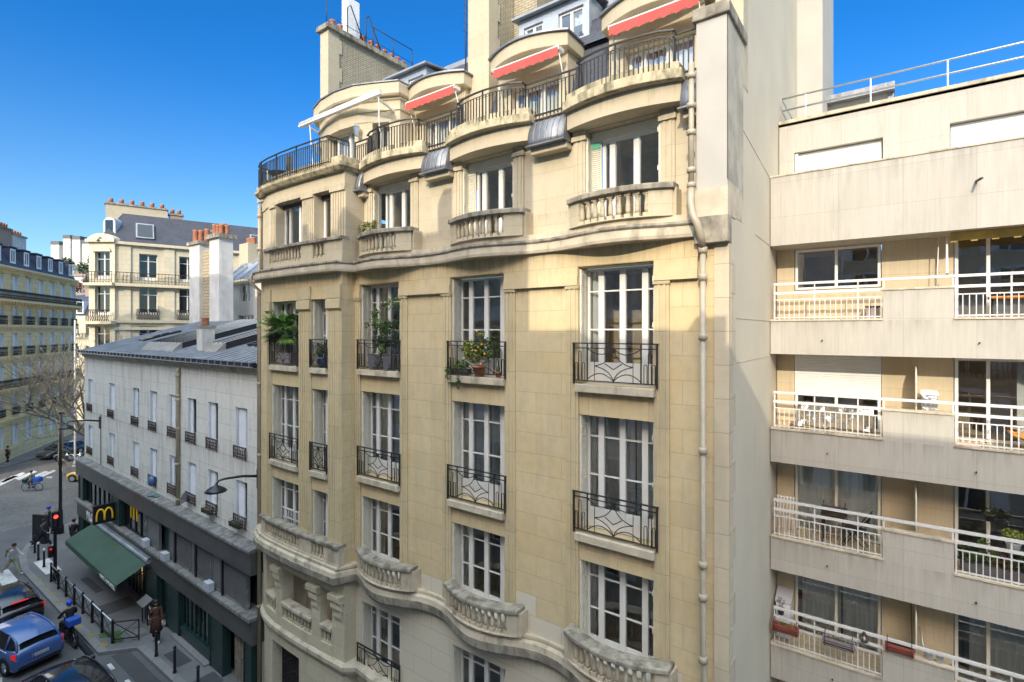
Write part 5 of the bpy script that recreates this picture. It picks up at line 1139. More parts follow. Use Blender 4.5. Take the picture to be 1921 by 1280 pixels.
for px, py, lab, L in ((188, 793, 'dark wall-mounted street lamp on the far end of the white house', 1.25), (486, 898, 'dark wall-mounted street lamp beside the drainpipe at the near end of the white house', 1.2)):
    b = hit(WL, px, py, -.02); bw = WL @ b
    t = thing('street_lamp', lab, 'street lamp', tuple(bw), RZW, 'wall-mounted street lamps'); M = W(t)
    m = MB(M); m.box(-.07, .07, -.06, .02, -.35, .35); m.build('wall_plate', K['black'], t)
    m = MB(M); m.tube([(0, -.05, .1), (0, -.6, .22), (0, -L, .26), (0, -L-.22, .24), (0, -L-.3, .1)], [.05, .045, .04, .035, .03], 8); m.build('arm', K['iron'], t)
    m = MB(M); m.lathe((0, -L-.3, -.12), [(.06, -.05), (.34, 0), (.36, .02), (.28, .1), (.16, .17), (.06, .22), (.04, .27)], 18); m.build('lamp_shade', K['black'], t)
    m = MB(M); m.lathe((0, -L-.3, -.19), [(.05, 0), (.16, .03), (.2, .07)], 14); m.build('lens', K['grey_box'], t)
for k, (ci, lab) in enumerate(((6, 'dark window box of bright green moss on a lower-row window guard'), (7, 'dark window box of sparse green sprouts on the window guard under the wall lamp'))):
    x = (WC[ci][0]+WC[ci][1])/2-.05; c = WL @ Vector((x, -.2, -7.5))
    t = trough(lab, c.x, c.y, c.z, 'brown_pot', .72, 'leaf_lime' if k == 0 else 'leaf_mid', True, 'window_box')
c = WL @ Vector(((WC[3][0]+WC[3][1])/2+.25, -.12, -7.5)); t = thing('draped_bag', 'blue plastic bag tied over a window guard of the lower row', 'bag', tuple(c)); m = MB(W(t)); m.lathe((0,0,-.05), [(.06, 0), (.17, .08), (.2, .28), (.16, .42), (.05, .5)], 10); m.build('bag_body', K['blue_pot'], t)
c = WL @ Vector(((WC[5][0]+WC[5][1])/2-.1, -.2, -7.3)); t = thing('satellite_dish', 'small grey dish fixed to a window guard next to the white house drainpipe', 'satellite dish', tuple(c)); m = MB(W(t)); m.lathe((0,0,0), [(.03, 0), (.17, .03), (.25, .09), (.24, .09), (.16, .045), (.02, .02)], 14, axis=Matrix.Rotation(1.2, 3, 'X')); m.build('dish', K['grey_pot'], t); m = MB(W(t)); m.bar((0, .02, 0), (0, .15, -.15), .03); m.bar((0, -.02, 0), (0, -.25, .06), .02); m.build('bracket', K['iron'], t)
c = WL @ Vector((-9.9, -.28, -7.87)); t = thing('ledge_rag', 'turquoise rag dropped on the sooty shop ledge', 'rag', tuple(c)); m = MB(W(t)); m.lathe((0,0,0), [(.2, 0), (.22, .03), (.12, .06), (.03, .05)], 7); m.lathe((.4,.05,0), [(.15, 0), (.13, .05), (.03, .07)], 6); m.build('rag_cloth', K['teal_blind'], t)
c = WL @ Vector((XE-.65, .9, -6.3)); t = thing('pharmacy_sign', 'glowing green sign box sticking out past the far corner of the white house', 'sign', tuple(c)); m = MB(W(t)); m.box(-.2, .2, -.12, .12, -.2, .2); m.build('lit_box', K['green_lamp'], t); m = MB(W(t)); m.bar((.1, 0, 0), (.7, 0, 0), .06); m.build('bracket', K['iron'], t)
c = WL @ Vector((XE-.75, .9, -4.9)); t = thing('tobacco_sign', 'dull red hanging sign above the glowing green one', 'sign', tuple(c)); m = MB(W(t)); m.extr([(0, -.08, -.5), (.28, -.08, 0), (0, -.08, .5), (-.28, -.08, 0)], (0, .16, 0)); m.build('sign_box', K['red_panel'], t); m = MB(W(t)); m.bar((.2, 0, 0), (.75, 0, 0), .05); m.build('bracket', K['iron'], t)
m = MB(); 
# ================================================================ behind the white house
t = thing('rendered_stacks', 'pair of tall rendered chimney stacks with a strip of rubble stone between them', 'chimney', (-42, 18.4, GZ)); 
m = MB(); m.box(-44.5, -42.75, 18.0, 18.9, GZ, 6.7); m.build('stack', K['stack_render'], t); m = MB(); m.box(-41.1, -39.6, 18.0, 19.0, GZ, 6.85); m.build('stack', K['stack_render'], t)
m = MB(); m.box(-42.75, -41.1, 18.25, 19.0, GZ, 6.2); m.build('rubble_strip', K['rubble'], t)
m = MB(); m.box(-44.65, -42.6, 17.85, 19.05, 6.7, 6.95); m.build('coping', K['trim_dark'], t); m = MB(); m.box(-41.3, -39.4, 17.8, 19.2, 6.85, 7.15); m.build('coping', K['trim_dark'], t)
pot_row(t, [(-44.1+.45*k, 18.3+.25*(k % 2)) for k in range(4)], 6.95, .2, .95); pot_row(t, [(-40.9+.25*k, 18.3+.3*(k % 2)) for k in range(6)], 7.15, .17, .8)
t = thing('courtyard_house', 'small cream house with a steep zinc roof, rising behind the low white house', 'building', (-40, 21, GZ))
D_ = -6.1; MC = Matrix.Translation((D_, 0, 0))
m = MB(MC); m.wall(-39.5, -26, GZ, 4.0, 21.0, [(-36.6, -34.6, 2.35, 3.75), (-36.8, -34.4, -.3, 1.3)], .25); m.build('wall', K['white_plain'], t)
french(t, -36.58, -34.62, 2.36, 3.74, 21.18, (1, 1), (.5,), 0, fr=.08, stile=.14, M=MC); french(t, -36.78, -34.42, -.29, 1.29, 21.18, (1, 1, 1, 1), (.5,), 0, stile=.1, M=MC)
m = MB(MC); m.poly([(-39.7, 20.85, 4.0), (-26, 20.85, 4.7), (-26, 23.4, 7.0), (-39.7, 23.4, 6.3)]); ro = m.build('roof', K['zinc'], t); m = MB(MC)
for k in range(8): x = -39.5+1.7*k; m.extr([(x, 20.8, 4.0+.05*(x+39.7)), (x+.08, 20.8, 4.0+.05*(x+39.7)), (x+.08, 20.8, 4.12+.05*(x+39.7)), (x, 20.8, 4.12+.05*(x+39.7))], (0, 2.55, 2.3))
m.build('roof_roll', K['zinc_pale'], ro); m = MB(MC); m.box(-39.6, -26, 20.8, 21, 3.85, 4.02); m.build('eaves', K['trim'], t)
m = MB(MC); m.box(-39.9, -38.4, 22.6, 23.8, 5, 7.6); c1 = m.build('roof_chimney', K['stone_up'], t); pot_row(c1, [(D_-39.6+.36*k, 23.2) for k in range(4)], 7.6, .16, .6)
m = MB(MC); m.box(-36.2, -33.4, 22.5, 23.6, 5, 6.6); c2 = m.build('roof_chimney', K['stone_up'], t); m = MB(MC); m.box(-36.3, -33.3, 22.4, 23.7, 6.6, 6.8); m.build('chimney_coping', K['trim_dark'], c2); pot_row(c2, [(D_-35.9+.42*k, 23) for k in range(6)], 6.8, .17, .8)
m = MB(MC); m.extr([(-38.0+.6*math.cos(a), 22.2, 5.2+.6*math.sin(a)) for a in [PI*k/8 for k in range(9)]], (0, .8, 0)); m.build('oval_dormer', K['zinc_pale'], ro)
# ================================================================ farther street fronts
def street_front(t, M, L, rows, cols, key, wkey='shutter_white', ww=1.15, guard=None, reveal=.3, zg=GZ, ztop=6.8, shut=True, strip=None):
    hs = [(c-ww/2, c+ww/2, zb, zt) for zb, zt, *_ in rows for c in cols]
    m = MB(M); m.wall(0, L, zg, ztop, 0, hs, reveal); m.build('wall', K[key], t)
    q = MB()                                             # one window, repeated
    for zb, zt, *_ in rows: pass
    cache = {}
    for zb, zt, *_ in rows:
        h = round(zt-zb, 2)
        if h not in cache:
            f = MB(); f.box(-ww/2, -ww/2+.07, 0, .06, 0, h); f.box(ww/2-.07, ww/2, 0, .06, 0, h); f.box(-.06, .06, 0, .06, 0, h); f.box(-ww/2, ww/2, 0, .06, h-.07, h); f.box(-ww/2, ww/2, 0, .06, h*.72, h*.72+.05); f.box(-ww/2, ww/2, 0, .06, 0, .3)
            if shut:
                for s in (-1, 1): f.box(s*(ww/2-.03)-.025, s*(ww/2-.03)+.025, -reveal+.02, -.02, 0, h)
                f.box(-.04, ww/2-.06, -.1, -.06, .05, h-.05)
            a = f.build('w', K[wkey]); g = MB(); g.poly([(-ww/2, .04, 0), (ww/2, .04, 0), (ww/2, .04, h), (-ww/2, .04, h)]); b = g.build('g', K['car_glass'])
            cache[h] = (a.data, b.data); bpy.data.objects.remove(a); bpy.data.objects.remove(b)
        for c in cols:
            p = W(t).inverted() @ (M @ Vector((c, reveal, zb))); rr = math.atan2(M[1][0], M[0][0])-t.rotation_euler.z
            o = share(cache[h][0], t, p, rr, 'window'); share(cache[h][1], o, (0, 0, 0), 0, 'pane')
def lace(m, x0, x1, y, z0, z1, pitch=.22, depth=0.0):
    m.box(x0, x1, y-.03, y+.03, z1-.05, z1); m.box(x0, x1, y-.02, y+.02, z0, z0+.05); n = max(2, round((x1-x0)/pitch))
    for k in range(n):
        a = x0+(x1-x0)*k/n; b = x0+(x1-x0)*(k+1)/n; h = z1-z0
        m.tube([(a, y, z0), ((a+b)/2, y-.03, z0+h*.3), (a, y, z0+h*.55), ((a+b)/2, y, z1)], .022, 4, cap=False); m.tube([(b, y, z0), ((a+b)/2, y-.03, z0+h*.25), (b, y, z0+h*.6), ((a+b)/2, y, z1)], .022, 4, cap=False)
        m.bar((a, y, z0), (a, y, z1), .03)
# long stone front down the side street on the far left: A is its corner at the photo's left edge
A = Vector((-73.8, 12.07, 0)); dv = Vector((-88.4+73.8, 21.8-12.07, 0)); Ltot = dv.length; dv.normalize()
ang = math.atan2(dv.y, dv.x)
ha = thing('corner_mansion', 'long honey-stone mansion with black lace balconies and a blue slate mansard', 'building', (A.x, A.y, GZ))
# its own x axis runs from the near end away down the side street
Mh = Matrix.Translation(A-dv*7) @ Matrix.Rotation(math.atan2(dv.y, dv.x), 4, 'Z'); LT = Ltot+7.0
K['honey'] = ashlar('honey_stone', (.80,.59,.30,1), (.80,.64,.37,1), 1.4, .55, (.34,.26,.14,1), .02, (.42,.32,.18,1), .35, bump=.3)
cols = [1.6+2.75*k for k in range(9)]
rows = [(3.7, 6.0), (.95, 3.2-.55), (-2.35, -.2), (-5.6, -3.4), (-8.7, -6.6), (-12.2, -9.9)]
street_front(ha, Mh, LT, rows, cols, 'honey', ztop=6.75)
m = MB(Mh); 
for z, o in ((6.75, .35), (3.25, .75), (.6, .25), (-2.7, .25), (-6.0, .7), (-9.2, .3)): m.box(-.1, LT, -o, .0, z-.16, z+.1); m.box(-.05, LT, -o*.6, 0, z-.32, z-.16)
for k in range(40): x = .2+LT*k/40; m.box(x, x+.22, -.55, 0, 2.85, 3.09)
m.build('cornice', K['honey'], ha)
m = MB(Mh); lace(m, 0, LT, -.68, 3.35, 4.3); m.build('balcony_rail', K['iron'], ha)
for zz in (.72, -2.55):
    for k, c in enumerate(cols):
        m = MB(Mh); lace(m, c-.85, c+.85, -.2, zz, zz+.95); m.build('window_guard', K['iron'], ha)
m = MB(Mh); lace(m, 0, LT, -.62, -5.9, -5.0); m.build('balcony_rail', K['iron'], ha)
for c in cols: m = MB(Mh); lace(m, c-.75, c+.75, -.1, -8.9, -8.1); m.build('window_guard', K['iron'], ha)
m = MB(Mh)
for c in cols: m.box(c-.72, c+.72, -.12, .0, 6.0, 6.18)
m.build('window_hood', K['yellow_fabric'], ha)
m = MB(Mh); m.poly([(-.1, .0, 6.85), (LT, 0, 6.85), (LT, 1.3, 9.3), (-.1, 1.3, 9.3)]); m.poly([(-.1, 0, 6.85), (-.1, 1.3, 9.3), (-.1, 9, 9.3), (-.1, 9, 6.85)]); m.build('mansard', K['slate_blue'], ha)
m = MB(Mh); m.poly([(-.2, 1.2, 9.3), (LT, 1.2, 9.3), (LT, 5, 10.2), (-.2, 5, 10.2)]); m.poly([(-.2, 5, 10.2), (LT, 5, 10.2), (LT, 9, 9.0), (-.2, 9, 9.0)]); m.poly([(-.1, 0, GZ), (-.1, 9, GZ), (-.1, 9, 7), (-.1, 0, 7)]); m.poly([(LT, 0, GZ), (LT, 9, GZ), (LT, 9, 7), (LT, 0, 7)]); m.poly([(LT, 0, 6.85), (LT, 1.3, 9.3), (LT, 9, 9.3), (LT, 9, 6.85)]); m.build('zinc_roof', K['zinc_pale'], ha)
for c in cols:
    m = MB(Mh); m.box(c-.6, c+.6, .25, 1.4, 7.15, 9.0); m.box(c-.75, c+.75, .15, 1.6, 9.0, 9.12); dm = m.build('dormer', K['slate_blue'], ha)
    m = MB(Mh); m.box(c-.5, c-.36, .19, .26, 7.3, 8.85); m.box(c+.36, c+.5, .19, .26, 7.3, 8.85); m.box(c-.36, c+.36, .19, .26, 8.7, 8.85); m.box(c-.05, c+.05, .19, .26, 7.3, 8.7); m.box(c-.36, c+.36, .19, .26, 7.3, 7.5); m.build('dormer_window', K['shutter_white'], dm)
def bg_stack(t, M, x0, x1, y0, y1, z0, z1, key, n, r=.17):
    m = MB(M); m.box(x0, x1, y0, y1, z0, z1); s = m.build('chimney', K[key], t); m = MB(M); m.box(x0-.1, x1+.1, y0-.1, y1+.1, z1, z1+.18); m.build('coping', K['trim_dark'], s)
    for k in range(n): m = MB(M); m.lathe((x0+(x1-x0)*(k+.5)/n, (y0+y1)/2, z1+.18), [(r, 0), (r*.9, .4), (r, .5), (r*.6, .5)], 8); m.build('chimney_pot', K['terracotta'], t, label=None)
    return s
bg_stack(ha, Mh, 10.5, 15.0, 2.6, 3.4, 8.5, 11.6, 'brick_dark', 9); bg_stack(ha, Mh, 15.3, 18.2, 2.6, 3.6, 8.5, 11.2, 'stack_render', 5); bg_stack(ha, Mh, 6.2, 7.6, 2.6, 3.4, 9, 12.4, 'brick_dark', 3); bg_stack(ha, Mh, 8.0, 9.8, 2.6, 3.4, 9, 12.2, 'brick_dark', 4)
m = MB(Mh); m.box(6.0, 11.5, 4.5, 8, 9.5, 13.3); m.box(5.8, 11.7, 4.3, 8.2, 13.3, 13.45); m.build('roof_studio', K['zinc_pale'], ha); m = MB(Mh); m.lathe((7.8, 4.2, 12), [(.12, 0), (.12, 2.8)], 8); m.build('flue', K['galv'], ha)
# ground floor openings
m = MB(Mh); m.box(1.0, 2.6, -.03, .05, GZ, -10.6); m.build('carriage_door', K['matt_black'], ha)
# corner house with the round-topped dormer
rt = thing('corner_house', 'cream stone corner house with a round-topped dormer bay, slate roof and long top balcony', 'building', (-62.3, 16.4, GZ))
dr_ = Vector((.30, .954, 0)); P0 = Vector((-60.75, 17.75, 0)); K['cream_stone'] = ashlar('cream_stone', (.60,.52,.36,1), (.68,.60,.44,1), 1.3, .5, (.36,.3,.19,1), .012, (.42,.36,.25,1), .4, bump=.3)
Mr = Matrix.Translation(P0) @ Matrix.Rotation(math.atan2(dr_.y, dr_.x), 4, 'Z')
rr = [(5.1, 7.7), (1.6, 4.4), (-2.2, .5), (-5.8, -3.2), (-9.2, -6.8), (-12.5, -10.2)]
street_front(rt, Mr, 22, rr, [2.86, 6.2, 9.6, 13, 16.5, 20], 'cream_stone', 'white_wood', 1.5, ztop=8.6, shut=False)
f2 = Vector((-.55, .835, 0)).normalized(); P1 = P0-Vector((f2.y, -f2.x, 0))*.0
Mb = Matrix.Translation((-62.5, 16.4, 0)) @ Matrix.Rotation(math.radians(36), 4, 'Z'); BW = 2.5
street_front(rt, Mb, BW, rr, [1.3], 'cream_stone', 'white_wood', 1.45, ztop=8.9, shut=False)
m = MB(Mb); m.poly([(BW,0,GZ),(BW,3,GZ),(BW,3,8.9),(BW,0,8.9)]); m.poly([(0,0,GZ),(0,6,GZ),(0,6,8.9),(0,0,8.9)])
m.extr([(1.25+1.32*math.cos(a), -.12, 8.75+.7*math.sin(a)) for a in [PI*k/12 for k in range(13)]], (0, 3, 0)); m.build('bay_wall', K['cream_stone'], rt)
for z, o in ((8.75, .3), (4.55, .55), (.85, .7), (-2.9, .3), (-6.3, .3)): m = MB(Mb); m.box(-.15, BW+.15, -o, 0, z-.15, z+.12); m.build('cornice', K['cream_stone'], rt)
m = MB(Mb); m.extr([(1.3+.9*math.cos(a), -.16, 7.7+.6*math.sin(a)) for a in [PI*k/10 for k in range(11)]], (0, .1, 0)); m.build('carved_tympanum', K['cream_stone'], rt)
m = MB(Mr)
for z, o in ((8.6, .35), (4.55, .55), (1.0, .3), (.3, .25), (-2.9, .3), (-6.3, .3)): m.box(.2, 22, -o, 0, z-.15, z+.12)
m.build('cornice', K['cream_stone'], rt)
for c in (1.0, 4.6, 7.9, 11.3, 14.7): m = MB(Mr); m.box(c-.45, c+.45, -.12, 0, GZ, 8.4); m.build('pilaster', K['cream_stone'], rt)
m = MB(Mr); y = -.5
def plain_rail(m, x0, x1, y, z0, z1, p=.28):
    m.box(x0, x1, y-.03, y+.03, z1-.06, z1); m.box(x0, x1, y-.02, y+.02, z0+.3, z0+.34); n = round((x1-x0)/p)
    for k in range(n+1): x = x0+(x1-x0)*k/n; m.bar((x, y, z0), (x, y, z1), .035)
    for k in range(n): x = x0+(x1-x0)*(k+.5)/n; m.tube([(x-.1, y, z0+.02), (x, y, z0+.25), (x+.1, y, z0+.02)], .02, 4)
plain_rail(m, .3, 22, -.5, 4.67, 5.75); m.build('balcony_rail', K['iron'], rt); m = MB(Mb); plain_rail(m, -.15, BW+.1, -.5, 4.67, 5.75); m.build('balcony_rail', K['iron'], rt)
m = MB(Mb); lace(m, .2, BW-.1, -.6, .95, 2.1); m.build('balcony_rail', K['iron'], rt)
for c in (2.86, 6.2, 9.6): m = MB(Mr); lace(m, c-.95, c+.95, -.15, 1.2, 2.2); m.build('window_guard', K['iron'], rt)
m = MB(Mr); m.poly([(-1.2, .2, 8.7), (22, .2, 8.7), (22, 2.2, 11.9), (.8, 2.2, 11.9)]); m.poly([(-1.2, .2, 8.7), (.8, 2.2, 11.9), (.8, 7, 11.9), (-2.4, 8, 8.7)]); m.poly([(.8, 2.2, 11.9), (22, 2.2, 11.9), (22, 7, 12.6), (.8, 7, 12.6)]); m.build('slate_roof', K['slate'], rt)
m = MB(Mb); m.box(.75, 1.95, .8, 2.2, 9.4, 10.6); m.extr([(1.35+.6*math.cos(a), .8, 10.6+.6*math.sin(a)) for a in [PI*k/8 for k in range(9)]], (0, 1.6, 0)); dm = m.build('dormer', K['zinc_pale'], rt); m = MB(Mb); m.box(1.0, 1.7, .74, .8, 9.5, 10.9); m.build('pane', K['car_glass'], dm)
for c in (2.6, 8.6, 13): m = MB(Mr); m.obox((c, .95, 10.1), (.75, 0, 0), (0, .5, .8), (0, -.06, .04)); s = m.build('roof_window', K['zinc'], rt); m = MB(Mr); m.obox((c, .92, 10.12), (.62, 0, 0), (0, .42, .67), (0, -.06, .04)); m.build('pane', K['car_glass'], s)
bg_stack(rt, Mr, -.6, 4.6, 3.2, 4.2, 11, 12.9, 'stone_up', 6, .2); bg_stack(rt, Mr, 4.8, 6.0, 3.4, 4.4, 11, 12.5, 'brick_dark', 2, .2); bg_stack(rt, Mr, 14, 18.5, 3.2, 4.2, 11.5, 12.6, 'brick_dark', 6, .2)
# houses closing the view between the two, terraces full of plants and white chimneys above
bk = thing('terraced_block', 'stepped pale block far behind with planted roof terraces and white square chimneys', 'building', (-122, 29, GZ)); Mk = Matrix.Translation((-127.2, 24.6, 0)) @ Matrix.Rotation(math.radians(36), 4, 'Z')
m = MB(Mk); m.box(-9, 10.6, 0, 12, GZ, 7.0); m.box(-9, 8, 3, 12, 7.0, 10.8); m.box(-9, 5.5, 6, 12, 10.8, 13.0); m.build('wall', K['white_plain'], bk)
m = MB(Mk); lace(m, -9, 10.6, -.1, 7.0, 8.0, .5); m.build('terrace_rail', K['iron'], bk); m = MB(Mk); lace(m, -9, 8, 2.9, 10.8, 11.7, .5); m.build('terrace_rail', K['iron'], bk); m = MB(Mk); m.box(-9.2, 10.8, -.3, .1, 6.6, 7.0); m.box(-9.2, 8.2, 2.7, 3.1, 10.4, 10.8); m.build('terrace_edge', K['brick_dark'], bk)
for x, w_, z, kx in ((4.0, 1.9, 10, 17.2), (2.0, 1.5, 12, 18.0), (.2, 1.4, 12, 18.2), (9.3, 1.2, 7, 13.6), (10.8, 1.5, 5, 13.2), (-2.2, 1.6, 12, 17)):
    m = MB(Mk); m.box(x, x+w_, 7, 8.6, z, kx); c_ = m.build('chimney', K['white_plain'], bk); m = MB(Mk); m.box(x-.05, x+w_+.05, 6.95, 8.65, kx, kx+.7); m.build('chimney_cap', K['grey_pot'], c_)
mm = [(6.6, 4, 11.6, 0), (3.2, 4.5, 12.6, 0), (7.4, 1.2, 7.8, 1), (2.5, 1, 7.8, 1), (9.6, 1.5, 8.6, 1), (-1, 4.5, 11.6, 0), (7.2, 6, 13.5, 0)]
for k, (x, y, z, q) in enumerate(mm):
    p = Mk @ Vector((x, y, z)); t = thing('terrace_bush', ('dark bush on the far roof terrace', 'reddish bush on the far roof terrace')[q], 'bush', tuple(p), 0, ('dark terrace bushes', 'reddish terrace bushes')[q])
    leafball(t, (0, 0, .4), (1.5, 1.2, 1.3), ('leaf', 'leaf_red')[q], 240, .5); m = MB(W(t)); m.tube([(0, 0, -.8), (0, 0, .2)], .1, 5); m.build('stem', K['bark'], t)
ot = thing('far_house', 'narrow stone house with a slate mansard closing the side street in the distance', 'building', (-98, 27, GZ)); Mo = Matrix.Translation((-103.5, 22.8, 0)) @ Matrix.Rotation(math.radians(40), 4, 'Z')
street_front(ot, Mo, 9, [(-.9, 1.2), (-4.4, -2.2), (-7.8, -5.6), (-11, -9)], [1.2, 3.2, 5.2, 7.2], 'cream_stone', 'white_wood', 1.0, ztop=2.4, shut=False)
m = MB(Mo); m.poly([(0, 0, 2.4), (9, 0, 2.4), (9, 1.4, 5.2), (0, 1.4, 5.2)]); m.poly([(0, 1.4, 5.2), (9, 1.4, 5.2), (9, 8, 6.4), (0, 8, 6.4)]); m.poly([(0, 0, GZ), (0, 8, GZ), (0, 8, 5.2), (0, 0, 2.4)]); m.build('mansard', K['slate_blue'], ot)
m = MB(Mo); lace(m, 0, 9, -.4, -1.1, -.2, .4); m.build('balcony_rail', K['iron'], ot); bg_stack(ot, Mo, 3.2, 7, 2, 3, 5.5, 6.9, 'brick_dark', 7, .2)
for k in range(3):
    m = MB(Mo); m.box(1+2.4*k, 2+2.4*k, -.05, 1.2, 2.7, 4.6); dm = m.build('dormer', K['shutter_white'], ot); m = MB(Mo); m.box(1.15+2.4*k, 1.85+2.4*k, -.09, -.05, 2.9, 4.4); m.build('pane', K['car_glass'], dm)
# ================================================================ our own side of the street, behind the eye: it casts the shade and fills the window reflections
op = thing('opposite_house', 'long pale house on the near side of the street, below the eye', 'building', (-20, -1, GZ))
wq = MB(); wq.box(-.65, .65, -.04, .04, -.02, .06); wq.box(-.7, -.58, -.05, .04, 0, 2.2); wq.box(.58, .7, -.05, .04, 0, 2.2); wq.box(-.05, .05, -.04, .04, 0, 2.2); wq.box(-.7, .7, -.05, .04, 2.1, 2.25)
for s in (-1, 1): wq.box(s*1.05-.32, s*1.05+.32, -.01, .06, 0, 2.2)
wo = wq.build('w', K['shutter_white']); wg = MB(); wg.poly([(-.62, 0, 0), (.62, 0, 0), (.62, 0, 2.15), (-.62, 0, 2.15)]); wgo = wg.build('g', K['car_glass'])
m = MB(); m.box(-58.5, 26, -10.5, -1.0, GZ, .55); m.build('wall', K['plaster'], op)
m = MB(); m.poly([(-58.5, -1.0, .55), (26, -1.0, .55), (26, -5.5, 1.6), (-58.5, -5.5, 1.6)]); m.poly([(-58.5, -5.5, 1.6), (26, -5.5, 1.6), (26, -10.5, .55), (-58.5, -10.5, .55)]); m.build('roof', K['zinc'], op)
YO = -12.0; 
def zo(z, Y=10.0): return z+.51*(Y-YO)             # roof height there whose shadow falls at height z in the plane Y
def xo(x, Y=10.0): return x+SA*(Y-YO)
for kk, (x0, x1, zr) in enumerate(((xo(-6.82), xo(-3.1), zo(.02)), (xo(-3.1), 45, zo(-.25)), (xo(-19.5), xo(-6.82), zo(2.72, 10.3)), (xo(-24), xo(-19.5), zo(3.4)), (xo(-56), xo(-24), zo(4.5, 18)), (xo(-62.5, 12), xo(-56), zo(-2.0, 18)))):
    tt = thing('back_house', ('pale house one block behind the eye with a short roofline', 'pale house one block behind, stretching far to the east', 'pale house one block behind, carrying four chimneys', 'narrow pale house one block behind', 'tallest pale house one block behind', 'low pale house at the end of the block behind')[kk], 'building', ((x0+x1)/2, YO-5, GZ))
    m = MB(); m.box(x0, x1, YO-10, YO, GZ, zr-.25); m.build('wall', K['cream_stone'], tt)
    if kk in (0, 1, 2):
        x = max(x0, -26)+1.5
        while x < min(x1, 20)-1.2:
            for z in (1.6, 4.7, 7.8):
                if z+2.4 < zr: o = share(wo, tt, W(tt).inverted() @ Vector((x, YO+.05, z)), 0, 'window'); share(wgo, o, (0, .02, 0), 0, 'pane')
            x += 3.1; m = MB(); m.box(x0, x1, YO-10.2, YO, zr-.25, zr); m.build('roof', K['zinc'], tt)
    cs = {0: ((xo(-3.0), xo(-2.45), zo(.27)-zr+zr),), 2: ((xo(-7.46), xo(-6.82), zo(4.28, 10.3)), (xo(-9.0), xo(-7.46), zo(2.72, 10.3)), (xo(-9.72), xo(-9.42), zo(3.85, 10.3)), (xo(-13.45), xo(-13.0), zo(3.35, 10.3)), (xo(-15.55), xo(-15.2), zo(3.4, 9.6)), (xo(-17.0), xo(-16.3), zo(4.5, 9.3)))}.get(kk, ())
    YN = -4.0
    for a, b, z in cs: d_ = (YN-YO); m = MB(); m.box(a-SA*d_, b-SA*d_, YN-.7, YN, 0, z-.51*d_); m.build('chimney', K['stack_render'], op)  # widest box is an unseen slab, added to sharpen the shadow step
for x in [-27+3.3*k for k in range(13)]:
    for z in (-11, -7.9, -4.8, -1.9):
        o = share(wo, op, W(op).inverted() @ Vector((x, -.96, z)), 0, 'window'); share(wgo, o, (0, .02, 0), 0, 'pane')
bpy.data.objects.remove(wo); bpy.data.objects.remove(wgo)
m = MB()
for z in (-8.4, -5.3, -2.2, .5): m.box(-45, 26, -.98, -.82, z-.12, z+.1)
m.build('string_course', K['trim'], op)
m = MB()
for z in (-2.0,): plain_rail(m, -24, 14, -.6, z, z+.95, .16)
m.build('balcony_rail', K['iron'], op)
# ================================================================ the street
def sheet(name, pts, z, key, h=0.0):
    m = MB()
    if h: m.extr([(x, y, z) for x, y in pts], (0, 0, h))
    else: m.poly([(x, y, z) for x, y in pts])
    o = m.build(name, K[key]); o['kind'] = 'structure'; return o
sheet('ground', [(-900, -900), (900, -900), (900, 900), (-900, 900)], GZ-.02, 'asphalt')
sheet('road', [(-49, -1), (30, -1), (30, 10), (-49, 13)], GZ-.010, 'asphalt')
sheet('road_cobbles', [(-78, -30), (-49, -30), (-49, 40), (-64, 40), (-78, 12)], GZ-.006, 'setts')
KH = .13
kp = [(-18.0, 8.5), (-26.1, 8.5), (-27.0, 7.4), (-40.0, 7.4), (-42.5, 7.75), (-44.5, 8.5), (-46.2, 9.9), (-47.2, 11.8), (-47.4, 14), (-47.4, 32)]
inn = [(-18.0, 8.8), (-25.95, 8.8), (-26.85, 7.7), (-39.9, 7.7), (-42.35, 8.05), (-44.3, 8.75), (-45.95, 10.1), (-46.9, 11.9), (-47.1, 14), (-47.1, 32)]
sheet('pavement', inn+[(-40, 32), (-40, 10.9), (-18, 10.3)], GZ, 'pave', .126)
m = MB()
for k in range(len(kp)-1):
    a, b, c, d = kp[k], kp[k+1], inn[k+1], inn[k]; m.extr([(*a, GZ), (*b, GZ), (*c, GZ), (*d, GZ)], (0, 0, KH))
o = m.build('kerb', K['kerb']); o['kind'] = 'structure'
fp = [(-62, 2), (-70.6, 10.2), (-73.2, 13.6), (-76, 16.5), (-92, 27), (-94, 25), (-74.6, 12.1), (-66, 2)]
sheet('far_pavement', fp, GZ, 'pave', .12)
m = MB()
for a, b in zip(fp[:4], fp[1:5]):
    n = Vector((b[1]-a[1], -(b[0]-a[0]))).normalized()*.12; m.extr([(a[0], a[1], GZ), (b[0], b[1], GZ), (b[0]+n.x, b[1]+n.y, GZ), (a[0]+n.x, a[1]+n.y, GZ)], (0, 0, .128))
o = m.build('far_kerb', K['kerb']); o['kind'] = 'structure'
def gp2(*pp): return [tuple(gnd(*q))[:2] for q in pp]
PZ = GZ+KH
m = MB()
for k in range(5): x = -40.9; y = 6.85-1.25*k-.0; m.poly([(x-.1, y-.45, GZ-.004), (x+3.4, y-.45, GZ-.004), (x+3.4, y+.2, GZ-.004), (x-.1, y+.2, GZ-.004)])
for q in (((-0, 905), (22, 893), (36, 893), (8, 905)), ((0, 903), (42, 886), (48, 888), (0, 912)), ((28, 898), (64, 883), (70, 885), (36, 901)), ((58, 895), (84, 884), (92, 885), (66, 896)), ((74, 893), (100, 882), (106, 883), (80, 895)), ((88, 895), (99, 894), (96, 897), (86, 897))):
    m.poly([(*p, GZ+.000) for p in gp2(*q)])
